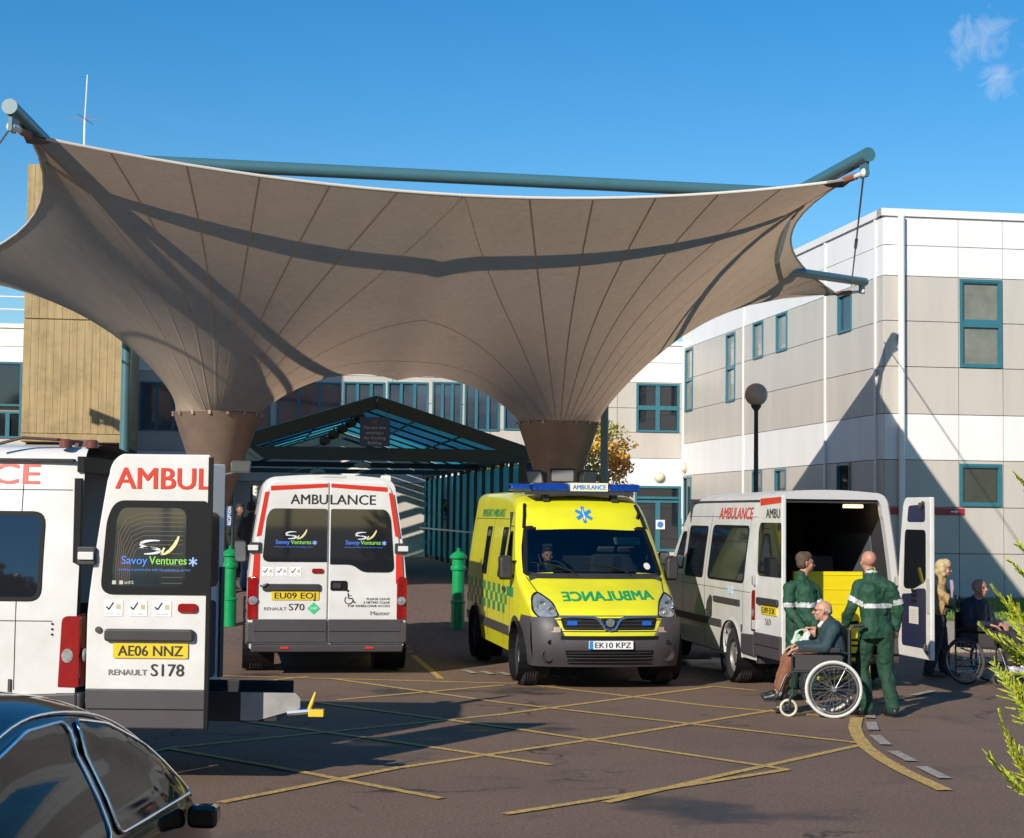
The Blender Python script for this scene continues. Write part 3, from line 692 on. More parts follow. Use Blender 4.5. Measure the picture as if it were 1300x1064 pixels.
# floodlights on the right cone and one camera on the left cone
for (px, py, Y, rz, lab) in ((714, 604, 31.0, 0., 'flat dark floodlight facing forward at the foot of the right steel cone'), (683, 606, 31.1, -.9, 'dark floodlight turned left beside the right steel cone'), (744, 606, 31.2, .9, 'dark floodlight turned right beside the right steel cone'), (304, 593, 29.6, .6, 'pale floodlight on a bracket beside the left steel cone')):
    p = at(px, py, Y); o = thing('floodlight', lab, 'floodlight', p, rz, 'floodlights on the canopy columns'); pale = px < 400; o.scale = (.72,)*3 if pale else (.9,)*3
    bm_ = pmat('flood_pale', (.20, .19, .18), .5) if pale else pmat('flood_dark', (.03, .03, .03), .5)
    mb = MB(); mb.prism(rpoly(rect(-.26, -.15, .26, .15), .04), lambda u, v: Vector((u, -.09-v*.25, v)), lambda u, v: Vector((u*.7, .1, v*.7))); mb.build('housing', bm_, o, bevel=.01)
    mb = MB(); mb.prism(rpoly(rect(-.22, -.11, .22, .11), .03), lambda u, v: Vector((u, -.096-v*.25, v)), lambda u, v: Vector((u, -.085-v*.25, v))); mb.build('front_glass', pmat('flood_glass', (.25, .25, .24), .1), o)
    mb = MB(); q = (CL if pale else CR); b_ = Matrix.Rotation(-rz, 3, 'Z') @ (Vector((q.x, q.y, p.z-.1))-p)/(.72 if pale else .9); mb.tube([(0, .1, 0), (0, .15, -.12), b_], .025, 8); mb.build('bracket', bm_, o)
# ================================================================== covered walkway
W0 = at(478, 500, 39.2); W0.z = 0; FZ = .55
def wk(u, v, z): return Vector((DB.x*u+DA.x*v, DB.y*u+DA.y*v, z))      # u across, v along
wy = thing('covered_walkway', 'long covered walkway with a pitched teal glass roof and dark teal posts', 'walkway', W0)
def bar(mb, a, b, wd, ht, mi=0):
    """square bar between two walkway points"""
    a = wk(*a); b = wk(*b); t = (b-a).normalized(); s = t.cross(Vector((0,0,1)))
    s = (s if s.length > .01 else Vector((1,0,0))).normalized(); n = s.cross(t).normalized()
    vs = [p+s*i*wd/2+n*j*ht/2 for p in (a, b) for i, j in ((-1,-1),(1,-1),(1,1),(-1,1))]
    mb.add(vs, [(3,2,1,0),(4,5,6,7),(0,1,5,4),(1,2,6,5),(2,3,7,6),(3,0,4,7)], mi)
HW = 3.45; LW = 22.5; ZA = 4.82; ZE = 3.72
DKT = pmat('dark_teal_steel', (.012, .035, .042), .45, var=.2, vs=3)
def sheetmat():
    m = bpy.data.materials.new('teal_roof_sheet'); m.use_nodes = True; nt = m.node_tree; N = nt.nodes; L = nt.links; N.clear()
    o = N.new('ShaderNodeOutputMaterial'); t = N.new('ShaderNodeBsdfTranslucent'); t.inputs[0].default_value = (.18, .72, .80, 1)
    d = N.new('ShaderNodeBsdfPrincipled'); d.inputs['Base Color'].default_value = (.03, .22, .27, 1); d.inputs['Roughness'].default_value = .35
    tr = N.new('ShaderNodeBsdfTransparent'); tr.inputs[0].default_value = (.45, .8, .85, 1)
    m1 = N.new('ShaderNodeMixShader'); m1.inputs[0].default_value = .75; m2 = N.new('ShaderNodeMixShader'); m2.inputs[0].default_value = .25
    L.new(d.outputs[0], m1.inputs[1]); L.new(t.outputs[0], m1.inputs[2]); L.new(m1.outputs[0], m2.inputs[1]); L.new(tr.outputs[0], m2.inputs[2]); L.new(m2.outputs[0], o.inputs[0]); return m
RS = sheetmat()
for s in (-1, 1):
    mb = MB(); n = 24; LR = LW-5.5  # roof sheets stop short so that sun reaches the end wall
    for i in range(n):
        v0 = LR*i/n+.02; v1 = LR*(i+1)/n-.02; e = HW+.25
        P = [wk(0, v0, ZA+.02), wk(s*e, v0, ZE-.06), wk(s*e, v1, ZE-.06), wk(0, v1, ZA+.02)]
        mb.add(P+[p+Vector((0,0,.012)) for p in P], [(0,1,2,3),(7,6,5,4),(0,4,5,1),(1,5,6,2),(2,6,7,3),(3,7,4,0)])
    mb.build('roof_sheet', RS, wy)
for i in range(0, 8):
    v = LR*i/7; mb = MB(); f = .30 if i == 0 else .05
    for s in (-1, 1): bar(mb, (0, v-(.1 if i == 0 else 0), ZA-f*.5), (s*(HW+.28), v-(.1 if i == 0 else 0), ZE-.08-f*.5), .07, f)
    mb.build('gable_fascia' if i == 0 else 'rafter', DKT, wy)
    if i in (3, 6):
        mb = MB(); bar(mb, (-HW, v, 3.42), (HW, v, 3.42), .1, .14); mb.build('tie_beam', DKT, wy)
for i in range(8):  # rafters added without sheets to cast slanting shadows on the end wall
    v = LR+.4+i*.66; mb = MB()
    for s in (-1, 1): bar(mb, (0, v, ZA-.1), (s*(HW+.2), v, ZE-.14), .08, .2)
    mb.build('added_shadow_rafter', DKT, wy)
mb = MB(); bar(mb, (-HW-.2, -.06, 3.47), (HW+.1, -.06, 3.47), .12, .3); mb.build('tie_beam', DKT, wy)
for s in (-1, 1):
    mb = MB(); bar(mb, (s*HW, 0, 3.5), (s*HW, LW, 3.5), .14, .22); mb.build('eaves_beam', DKT, wy)
    for k in (1, 2):
        mb = MB(); z = ZA-(ZA-ZE)*k/3-.06; bar(mb, (s*HW*k/3, 0, z), (s*HW*k/3, LR, z), .04, .04); mb.build('purlin', DKT, wy)
mb = MB(); bar(mb, (0, 0, ZA-.03), (0, LR, ZA-.03), .06, .06); mb.build('ridge_beam', DKT, wy)
npost = 15
for s in (-1, 1):
    for i in range(npost):
        v = LW*i/(npost-1); mb = MB(); wd = .19 if i == 0 else .13
        bar(mb, (s*HW, v, FZ-.05), (s*HW, v, 3.4), wd, wd); mb.build('post', DKT, wy)
        if i < npost-1 and s == 1:
            g = LW/(npost-1); mb = MB(); bar(mb, (s*HW, v+.38, FZ+.12), (s*HW, v+.38, 3.36), .02, .74)
            vs = [wk(HW+o, v+q, z) for o in (-.012, .012) for q, z in ((.42, FZ+.15), (g-.28, FZ+.15), (g-.28, 3.3), (.42, 3.3))]
            mb = MB(); mb.add(vs, [(0,1,2,3),(7,6,5,4),(0,4,5,1),(1,5,6,2),(2,6,7,3),(3,7,4,0)]); mb.build('side_panel', RS, wy)
mb = MB(); bar(mb, (HW-.12, 0, 1.6), (HW-.12, LW, 1.6), .05, .05); mb.build('hand_rail', WPIPE, wy)
# boarded left side with shop front pieces, and the lit wall at the far end
BLK = pmat('cream_blockwork', (.60, .52, .40), .8, var=.15, vs=1.5, bump=.2, bs=4)
mb = MB()
for r_ in range(17):
    for c in range(20):
        u0 = -4.2+c*.44-(0 if r_ % 2 else .22); mb.add([wk(u0+a*.43+.005, LW-.25-d, .4+r_*.215+b*.205) for d in (0, .1) for a, b in ((0,0),(1,0),(1,1),(0,1))], [(4,5,6,7),(0,1,5,4),(1,2,6,5),(2,3,7,6),(3,0,4,7)])
o = mb.build('block_wall', BLK, None); o.location = W0; tag(o, 'cream blockwork end wall striped by roof shadows at the far end of the walkway', 'wall')
TWL = pmat('teal_board', (.05, .26, .32), .5, var=.1, vs=2)
mb = MB()
for i in range(18):
    v = 1.0+i*.5; mb.add([wk(-HW-.35+d, v+a*.46, FZ+b*2.7) for d in (0, .08) for a, b in ((0,0),(1,0),(1,1),(0,1))], [(4,5,6,7),(0,1,5,4),(1,2,6,5),(2,3,7,6),(3,0,4,7)])
o = mb.build('teal_board_wall', TWL); o.location = W0; tag(o, 'teal vertical boarding along the left side of the walkway', 'wall')
# hanging blue notice
p = at(476, 548, 38.9); nb = thing('hanging_notice', 'dark blue notice hanging in the walkway gable with pale lettering', 'sign', p)
mb = MB(); w2, h2 = .345, .335; mb.prism([(-w2,-h2),(w2,-h2),(w2,h2),(-w2,h2)], lambda u, v: Vector((u, -.02, v)), lambda u, v: Vector((u, .02, v))); mb.build('notice_board', pmat('notice_navy', (.022, .055, .14), .4), nb)
mb = MB(); fn = lambda u, v: Vector((u, -.024, v))
for t, z in (('You are now', .06), ('entering a', -.06), ('No Smoking', -.18), ('Building', -.29)): addtext(mb, t, fn, 0, z, .07, bold=.006)
mb.build('lettering', pmat('notice_text', (.42, .42, .40), .6), nb)
mb = MB(); fl = lambda u, v: Vector((u, -.024, v+.235))
for k in range(3):
    mb.add([fl(*q) for q in ((-.07+k*.05, -.045), (-.045+k*.05, -.045), (-.0+k*.02, .06-k*.012), (-.025+k*.03, .03))], [(0,1,2,3)])
mb.build('crest_mark', pmat('crest_red', (.4, .06, .05), .5), nb)
mb = MB(); 
for x in (-.25, .25): mb.tube([(x, 0, h2), (x, 0, h2+.3)], .01, 6)
mb.build('hanger', DKT, nb)
# spot lamps under the left roof slope
for i in range(5):
    pz = wk(-1.15+.22*i*.9, .35, 3.78+.14*i)+W0; o = thing('spot_lamp', 'black spot lamp, number %s from the left in the slanting row under the gable' % ('one', 'two', 'three', 'four', 'five')[i], 'spot lamp', pz, .5, 'spot lamps under the walkway gable')
    mb = MB(); mb.lathe([(.001, -.12), (.09, -.12), (.11, .1), (.09, .12), (.001, .11)], axis='Y', seg=14); mb.build('lamp_head', DKM, o, smooth=True)
    mb = MB(); mb.tube([(0,0,0),(0,.0,.16)], .02, 6); mb.build('lamp_arm', DKM, o)
for i, (px, py) in enumerate(((542, 579), (460, 591), (403, 599))):
    p = at(px, py, 42+i*3); o = thing('ceiling_lamp', ('oval white lamp nearest the walkway front', 'oval white lamp second along the walkway ceiling', 'oval white lamp third along the walkway ceiling')[i], 'ceiling lamp', p)
    mb = MB(); mb.sphere((0,0,0), .22, 16, 8, sc=(1, 1, .35)); mb.build('diffuser', pmat('lamp_cream', (.75, .68, .5), .3), o, smooth=True)
    mb = MB(); mb.tube([(0,0,.05),(0,0,.3)], .02, 6); mb.build('lamp_stem', DKM, o)
# blue signs at the entrance
def sign(name, lab, px0, py0, px1, py1, Y, mat, texts, tm, vert=False):
    a = at(px0, py1, Y); b = at(px1, py0, Y); c = (a+b)/2; w_, h_ = abs(b.x-a.x), b.z-a.z
    o = thing(name, lab, 'sign', c); mb = MB(); mb.prism([(-w_/2,-h_/2),(w_/2,-h_/2),(w_/2,h_/2),(-w_/2,h_/2)], lambda u, v: Vector((u, -.02, v)), lambda u, v: Vector((u, .02, v))); mb.build('sign_panel', mat, o)
    mb = MB()
    for t, u, z, s, wd in texts:
        fn = (lambda u, v: Vector((-v, -.024, u))) if vert else (lambda u, v: Vector((u, -.024, v)))
        addtext(mb, t, fn, u*w_ if not vert else 0, (z-.5)*h_ if not vert else -.05, s, wid=wd)
    mb.build('lettering', tm, o); mb = MB(); g = hgt(c.x, c.y)
    mb.tube([(w_/2+.03, .03, h_/2), (w_/2+.03, .03, g-c.z)], .03, 8); mb.tube([(-w_/2-.03, .03, h_/2), (-w_/2-.03, .03, g-c.z)], .03, 8); mb.build('sign_post', DKT, o); return o
NB = pmat('notice_blue2', (.015, .05, .22), .4); LWH = pmat('letter_white', (.8,.78,.75))
sign('upright_sign', 'tall narrow blue sign with white upright lettering left of the standing visitors', 287, 642, 294, 668, 34., NB, [('RECEPTION', 0, .5, .07, .36)], LWH, vert=True)
sign('blue_sign', 'large blue sign board behind the left floodlight of the right steel cone', 668, 588, 705, 660, 40., NB, [('ENTRANCE', 0, .6, .1, .55)], pmat('letter_dim', (.12,.16,.3)))
sign('white_notice_board', 'white notice board behind the standing visitors', 321, 617, 340, 634, 41., pmat('board_white', (.7,.68,.62), .5), [('NOTICE', 0, .7, .05, .24), ('ALL VISITORS', 0, .45, .03, .28), ('PLEASE REPORT', 0, .2, .03, .28)], pmat('letter_black', (.02,.02,.02), .5))
# ------------------------------------------------------------------ bollards
def bollard(px, py, Y, lab):
    p = at(px, py, Y); p.z = hgt(p.x, p.y); o = thing('bollard', lab, 'bollard', p, 0, 'green bollards in front of the walkway'); o.scale = (1.0, 1.0, 1.17)
    gm = pmat('bollard_green', (.0, .30, .085), .32, var=.2, vs=6, coat=.4)
    mb = MB(); mb.lathe([(.115, 0), (.115, .36), (.13, .37), (.13, .39), (.105, .41), (.1, .82), (.125, .83), (.13, .86), (.125, .89), (.105, .9), (.105, 1.0)], seg=20); mb.build('post_body', gm, o, smooth=30)
    mb = MB(); mb.lathe([(.105, .98), (.145, 1.0), (.145, 1.03), (.11, 1.06), (.06, 1.09), (.03, 1.1), (.035, 1.13), (.001, 1.15)], seg=20); mb.build('cap', gm, o, smooth=30); return o
bollard(581, 790, 28.3, 'green bollard with a domed cap left of the yellow ambulance')
bollard(291, 790, 28.3, 'green bollard with a domed cap beside the open white ambulance door')
# ------------------------------------------------------------------ autumn tree and greenery behind
def leafcloud(mb, c, r, n, size, rnd, mi=0, flat=1.):
    for i in range(n):
        d = Vector((rnd.gauss(0,1), rnd.gauss(0,1), rnd.gauss(0,1))).normalized()*(rnd.random()**.45)
        p = Vector(c)+Vector((d.x*r, d.y*r, d.z*r*flat)); a = Vector((rnd.gauss(0,1), rnd.gauss(0,1), rnd.gauss(0,1))).normalized(); b = a.orthogonal().normalized()*size*rnd.uniform(.6,1.3); a = a*size*rnd.uniform(.8,1.5)
        mb.add([p-a*.5, p+b*.4, p+a*.5, p-b*.4], [(0,1,2,3)], mi)
def tree(lab, base, h, cr, cols, seed, n=26, ls=.17, cat='tree', group=None, name='broadleaf_tree', lean=0.):
    rnd = random.Random(seed); o = thing(name, lab, cat, base, 0, group); bark = pmat('bark', (.10, .075, .055), .9, var=.4, vs=6, bump=.5, bs=12)
    mb = MB(); mb.tube([(0,0,-.1), (.05,0,h*.3), (lean*.5,.1,h*.55), (lean,0,h*.8)], [.16, .12, .08, .03], 8); tips = []
    for k in range(12):
        z = h*rnd.uniform(.3, .7); a = k*2.4; q = Vector((math.cos(a)*cr*rnd.uniform(.5,.85), math.sin(a)*cr*rnd.uniform(.5,.85), z+h*rnd.uniform(.12,.3))); tips.append(q)
        mb.tube([(0,0,z), Vector((0,0,z)).lerp(q, .5)+Vector((0,0,-.08)), q], [.05, .035, .012], 6)
    mb.build('trunk', bark, o, smooth=True)
    ms = [pmat('leaf_%s_%d' % (name, i), c, .6, var=.3, vs=3) for i, c in enumerate(cols)]; mb = MB()
    for k in range(n):
        a = rnd.uniform(0, 6.28); rr = cr*math.sqrt(rnd.random()); z = h*(.42+.58*rnd.random()); s = 1-abs((z/h-.68)/.42)**2; 
        c = (rr*math.cos(a)*max(.3, s), rr*math.sin(a)*max(.3, s), z); leafcloud(mb, c, cr*rnd.uniform(.22,.38), 150, ls, rnd, rnd.randrange(len(ms)), .75)
    for q in tips: leafcloud(mb, q, cr*.3, 110, ls, rnd, rnd.randrange(len(ms)), .7)
    mb.build('crown', ms, o, recalc=False); return o
b = at(735, 640, 51.); b.z = 0
tree('autumn tree with yellow and orange leaves between the canopy and the white wall', b, 5.0, 1.7, [(.75, .47, .04), (.62, .45, .06), (.78, .36, .03), (.40, .36, .06)], 4, 30, .12, name='autumn_tree')
for i, (px, Y, h, lab) in enumerate(((628, 55, 4.2, 'bushy green tree seen in the gaps between the walkway posts'), (668, 60, 4.6, 'taller green tree behind the blue sign board'))):
    b = at(px, 640, Y); b.z = 0; tree(lab, b, h, 1.5, [(.05, .09, .02), (.09, .12, .03), (.20, .17, .04)], 20+i, 14, .2)
# ------------------------------------------------------------------ golden cypress at the right edge of the picture
rnd = random.Random(11)
cb = Vector((2.62, 6.1, 0)); cy = thing('golden_cypress', 'bright yellow green cypress sprays reaching in at the right edge', 'conifer', cb)
mb = MB(); mb.tube([(0,0,0), (.03,0,.9), (0,.03,1.9), (.02,0,2.8)], [.07, .055, .035, .01], 8)
CYM = [pmat('cypress_a', (.50, .54, .03), .6, var=.35, vs=9), pmat('cypress_b', (.30, .40, .03), .6, var=.4, vs=9), pmat('cypress_c', (.55, .52, .05), .6, var=.2, vs=9)]
fm = MB()
def twig(p, d, ln, lev):
    """feathery spray: a rachis with scale leaf twiglets on both sides, in one plane"""
    n = max(4, int(ln/.010)); side = d.cross(Vector((rnd.gauss(0,.3), rnd.gauss(0,.3), 1))).normalized(); q = p.copy(); dd = d.copy()
    for i in range(n):
        t = i/n; st = ln/n; dd = (dd+Vector((rnd.gauss(0,.05), rnd.gauss(0,.05), rnd.gauss(0,.04)+.01))).normalized(); q2 = q+dd*st; w_ = .0026*(1-t)+.0016; u = dd.cross(side).normalized()
        fm.add([q-side*w_, q+side*w_, q2+side*w_*.9, q2-side*w_*.9], [(0,1,2,3)], 1 if lev == 0 else rnd.choice((0, 0, 1, 2)))
        fm.add([q-u*w_, q+u*w_, q2+u*w_*.9, q2-u*w_*.9], [(0,1,2,3)], rnd.choice((0, 1)))
        if lev < 2 and i % (2 if lev == 0 else 2) == 0 and i > 0:
            for s in (-1, 1):
                l2 = ln*(.34 if lev == 0 else .30)*(1-t*.75)*rnd.uniform(.6, 1.2)
                if l2 > .012: twig(q, (dd*.85+side*s*.62+u*rnd.gauss(0,.15)).normalized(), l2, lev+1)
        q = q2
def branch(z, a, ln, up):
    q = Vector((0,0,z)); d = Vector((math.cos(a), math.sin(a), up)).normalized(); pts = [q.copy()]
    for i in range(8):
        d = (d+Vector((rnd.gauss(0,.06), rnd.gauss(0,.06), .03))).normalized(); q = q+d*ln/8; pts.append(q.copy())
        if i >= 2:
            for k in range(4): twig(q.copy(), (d+Vector((rnd.gauss(0,.5), rnd.gauss(0,.5), rnd.gauss(0,.3)))).normalized(), rnd.uniform(.10, .24), 0)
    mb.tube(pts, [.014-.0012*i for i in range(9)], 6); twig(q, d, .34, 0)
for px, py, rootz, Y in ((1246, 908, 1.0, 5.9), (1262, 955, .75, 5.8), (1252, 795, 1.45, 6.2), (1268, 760, 1.6, 6.0), (1270, 660, 2.0, 6.2), (1281, 742, 1.8, 5.8), (1266, 830, 1.35, 6.3), (1290, 700, 1.9, 6.1), (1285, 880, 1.2, 5.8), (1290, 990, .7, 5.7), (1284, 850, 1.2, 6.3), (1292, 640, 2.1, 6.3), (1300, 915, 1., 5.9), (1298, 940, .8, 5.8), (1305, 960, .7, 5.7), (1288, 930, .9, 6.), (1295, 815, 1.3, 6.), (1292, 775, 1.5, 6.1), (1300, 845, 1.2, 5.9), (1295, 870, 1.1, 6.2), (1300, 735, 1.7, 6.), (1310, 690, 1.9, 6.), (1262, 985, .6, 5.7), (1280, 1030, .5, 5.6), (1258, 812, 1.4, 6.1), (1275, 800, 1.4, 5.9)):
    tip = at(px, py, Y)-cb; root = Vector((0,0,rootz-.2)); v = tip-root; ln = v.length-.26
    branch(root.z, math.atan2(v.y, v.x), ln, v.z/math.hypot(v.x, v.y))
for k in range(14): branch(rnd.uniform(.4, 2.5), rnd.uniform(-1.9, 1.9), rnd.uniform(.5, .8), .35)
mb.build('trunk', pmat('bark', (.1,.075,.055)), cy, smooth=True); fm.build('foliage', CYM, cy, recalc=False)
# ================================================================== vans
# local frame of a van: x across, front at -y, rear at +y, wheels on z = 0
NOSE = [(.20,-2.60),(.30,-2.68),(.45,-2.725),(.62,-2.72),(.80,-2.685),(.90,-2.64),(1.0,-2.52),(1.10,-2.36),(1.22,-2.12),(1.32,-1.93),(1.36,-1.87),(1.60,-1.63),(1.90,-1.34),(1.96,-1.28),(2.10,-1.16),(2.25,-1.0),(2.36,-.82),(2.43,-.6),(2.475,-.2),(2.49,.4),(2.50,2.0)]
YR = 2.68; AF = -1.84; AB = 1.72; WR = .345
_nz = np.array([p[0] for p in NOSE]); _ny = np.array([p[1] for p in NOSE])
def yfront(z): return float(np.interp(z, _nz, _ny))
def ztop(y):
    z = float(np.interp(y, _ny[4:], _nz[4:])) if y > -2.685 else .8
    return z
def wid(y, z):
    w_ = .985-.175*max(0., (z-1.2)/1.3)**1.25-.03*max(0., (.55-z)/.3)
    if y < -1.5: w_ *= 1-.09*((-1.5-y)/1.2)**2
    if y > 2.2: w_ *= 1-.02*((y-2.2)/.5)**2
    return w_
def bendy(y, q):
    """front of the van is rounded in plan"""
    k = max(0., min(1., (-.4-y)/1.6)); k = k*k*(3-2*k)
    return k*(.11*q*q+.13*q**8)
def FS(x, z, off=0.):
    """point on the front of the van seen from ahead"""
    zz = max(z, .2); y = _yat(abs(x), zz); q = min(1., abs(x)/wid(y, zz))
    dz = .02; ya_, yb_ = _yat(abs(x), zz-dz), _yat(abs(x), zz+dz); n = Vector((0, -(2*dz), yb_-ya_)); n.normalize()
    n = (n+Vector((.5*x*abs(x)**2, 0, 0))).normalized()
    return Vector((x, y+bendy(y, q), z))+n*off
_gy = np.concatenate([np.arange(-2.685, -.2, .012), [0., .5]]); _gt = np.array([ztop(y) for y in _gy])
def rcof(y): return .075+.095*max(0., min(1., (y+1.5)/.9))
_gr = np.array([rcof(y) for y in _gy]); _gw = np.array([wid(y, ztop(y)-rcof(y)) for y in _gy])
def _yat(x, z):
    w2 = _gw-_gr; t = np.clip((_gw-x)/_gr, 0, 1)
    zs = np.where(x < w2, _gt+.035*(1-(x/w2)**2), _gt-_gr+_gr*np.sqrt(np.maximum(0, 1-(1-t)**2)))
    if z <= zs[0]: return yfront(z)
    zs = np.maximum.accumulate(zs); return float(np.interp(z, zs, _gy))
def SS(s):
    def f(y, z, off=.004):
        return Vector((s*(wid(y, z)+off), y+bendy(y, 1.), z))
    return f
def section(y, zb=.28):
    """half outline from sill to roof centre"""
    zt = ztop(y); rc = rcof(y); pts = []
    zs = zt-rc
    for i in range(22): z = zb+(zs-zb)*i/22; pts.append((wid(y, z), z))
    w_ = wid(y, zs)
    for i in range(8):
        a = i/8*math.pi/2; pts.append((w_-rc*(1-math.cos(a)), zs+rc*math.sin(a)-.0))
    w2 = w_-rc; cr = .035
    for i in range(6): x = w2*(1-i/5); pts.append((x, zt+cr*(1-(x/w2)**2)))
    return pts
def inpoly(p, poly):
    x, y = p; c = False; n = len(poly)
    for i in range(n):
        x1, y1 = poly[i]; x2, y2 = poly[(i+1) % n]
        if (y1 > y) != (y2 > y) and x < (x2-x1)*(y-y1)/(y2-y1)+x1: c = not c
    return c

PLA = pmat('black_plastic', (.035, .033, .034), .55, var=.25, vs=4, bump=.05, bs=200); GRYP = pmat('grey_plastic', (.062, .054, .056), .5, var=.2, vs=3, bump=.03, bs=150)
RUB = pmat('tyre_rubber', (.025, .024, .024), .85, var=.3, vs=8); RIM = pmat('wheel_silver', (.45, .44, .43), .4, metal=.7, var=.3, vs=9); DKG = pmat('tinted_window', (.012, .014, .017), .03, spec=1., coat=.3)
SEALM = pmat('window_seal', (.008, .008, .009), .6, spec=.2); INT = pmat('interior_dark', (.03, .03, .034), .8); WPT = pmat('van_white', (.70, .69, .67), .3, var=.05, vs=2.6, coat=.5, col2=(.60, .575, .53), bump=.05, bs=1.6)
YPT = pmat('van_yellow', (.74, .71, .012), .3, var=.06, vs=2.6, coat=.5, col2=(.64, .59, .02), bump=.05, bs=1.6); REDR = pmat('reflective_red', (.60, .03, .015), .35); REDL = pmat('lamp_red', (.30, .005, .006), .12, coat=.6, var=.3, vs=20); CLR = pmat('lamp_clear', (.62, .62, .6), .1, metal=.6, var=.5, vs=30)
ORG = pmat('letter_red', (.58, .035, .012), .4); BLKT = pmat('letter_black', (.02,.02,.02), .5); GRN = pmat('letter_green', (.01, .30, .09), .4); NAVY = pmat('navy_panel', (.014, .018, .055), .5); PLY = pmat('plate_yellow', (.70, .50, .02), .35); PLW = pmat('plate_white', (.75, .76, .74), .35); BLU = pmat('emblem_blue', (.02, .22, .62), .4)
CHR = pmat('chrome', (.78, .79, .82), .2, metal=1.); DKGRN = pmat('square_green', (.01, .25, .09), .35); GRYT = pmat('letter_grey', (.20, .18, .16), .4)
GLW = glassmat('clear_glass', (.52, .58, .55), .96)
def vpart(mb, name, mat, par, **k): return mb.build(name, mat, par, **k)
def wheel(v, x, y, s, front=True):
    mb = MB(); w_ = .11; prof = [(.205, -w_*.9), (.27, -w_), (.325, -w_*.92), (WR, -w_*.6)]
    for i in range(4): c = -w_*.6+w_*1.2*(i+.5)/4; prof += [(WR, c-.02), (WR-.008, c-.012), (WR-.008, c+.0), (WR, c+.008)]
    prof += [(WR, w_*.6), (.325, w_*.92), (.27, w_), (.205, w_*.9)]
    c = (s*(x-w_), y, WR)
    mb.lathe([(r, h) for r, h in prof], c, 'X', 36, closed=True); t = vpart(mb, 'tyre', RUB, None, smooth=40)
    wh = MB(); wh.lathe([(.21, s*.085), (.195, s*.06), (.17, s*.035), (.10, s*.05), (.09, s*.075), (.06, s*.085), (.001, s*.085)], c, 'X', 30)
    w = vpart(wh, 'wheel', RIM, v, smooth=30); t.parent = w
    hb_ = MB()
    for k in range(9): a = k*2*math.pi/9; hb_.lathe([(.017, s*.02), (.017, s*.055), (.001, s*.056)], (c[0], c[1]+.135*math.cos(a), c[2]+.135*math.sin(a)), 'X', 8)
    vpart(hb_, 'vent_holes', SEALM, w); return w
def bodyshell(v, mat, cut_front=False, cuts=(), rear_open=False, mat2=None, two=None):
    """cuts: list of (side, polygon in y,z)"""
    ys = [-2.685, -2.67, -2.65, -2.62]+list(np.arange(-2.58, -.3, .04))+list(np.arange(-.3, YR-.02, .08))+[YR-.03, YR]
    secs = [section(y) for y in ys]; n = len(secs[0]); mb = MB(); vs = []; W = 2*n-1
    for y, sc in zip(ys, secs):
        row = [(x, z) for x, z in sc]+[(-x, z) for x, z in reversed(sc[:-1])]
        for x, z in row:
            q = min(1., abs(x)/max(.01, wid(y, z))); yy = y+bendy(y, q)
            vs.append(Vector((x, yy, z)))
    fs = []; ms = []
    WS = windscreen_poly(0)
    for i in range(len(ys)-1):
        for j in range(W-1):
            idx = (i*W+j, i*W+j+1, (i+1)*W+j+1, (i+1)*W+j); c = (vs[idx[0]]+vs[idx[1]]+vs[idx[2]]+vs[idx[3]])/4; ym = (ys[i]+ys[i+1])/2
            if j < 22 or j >= W-23:
                if any(math.hypot(ym-a, c.z-WR) < .385 for a in (AF, AB)): continue
                sd = 1 if j < 22 else -1
                if any(s == sd and inpoly((ym, c.z), p) for s, p in cuts): continue
            if cut_front and -1.93 < ym < -1.15 and inpoly((c.x, c.z), WS) and abs(c.x) < .86: continue
            fs.append(idx); ms.append(0)
    mb.add(vs, fs); mb.m = [two(f, vs) if two else 0 for f in fs]
    # nose below the bonnet edge
    zs = list(np.linspace(.28, .8, 9)); xs = list(np.linspace(-1, 1, 41)); nv = []
    for z in zs:
        for q in xs: x = q*wid(-2.685, z); y = yfront(z); nv.append(Vector((x, y+bendy(y, abs(q)), z)))
    mb.add(nv, [(i*41+j, i*41+j+1, (i+1)*41+j+1, (i+1)*41+j) for i in range(8) for j in range(40)])
    if not rear_open:
        sc = secs[-1]; row = [(x, z) for x, z in sc]+[(-x, z) for x, z in reversed(sc[:-1])]
        mb.add([(x, YR, z) for x, z in row], [tuple(range(len(row)))])
    o = vpart(mb, 'body', [mat]+([mat2] if mat2 else []), v, smooth=35, merge=True)
    return o
def windscreen_poly(d=0.): return rpoly([(-.865-d, 1.375-d), (.865+d, 1.375-d), (.775+d, 1.975+d), (-.775-d, 1.975+d)], .07)
def arches(v, mat, sides=(1, -1), which=(AF, AB)):
    for s in sides:
        for a in which:
            mb = MB(); o = []; i_ = []
            for k in range(25):
                t = math.pi*(-.06+1.12*k/24); o.append((a+.455*math.cos(t), WR+.455*math.sin(t)-.0)); i_.append((a+.372*math.cos(t), WR+.372*math.sin(t)))
            f = SS(s)
            vs = [f(y, max(z, .27), .002) for y, z in o]+[f(y, max(z, .27), .016) for y, z in i_]+[f(y, max(z, .27), -.10) for y, z in i_]
            mb.add(vs, [(k, k+1, k+26, k+25) for k in range(24)]+[(k+25, k+26, k+51, k+50) for k in range(24)])
            vpart(mb, 'wheel_arch', mat, v, smooth=60)
            mb = MB(); mb.lathe([(.40, -.1), (.40, .3), (.001, .3)] if s < 0 else [(.40, .1), (.40, -.3), (.001, -.3)], (s*.93, a, WR), 'X', 24); vpart(mb, 'wheel_housing', SEALM, v)
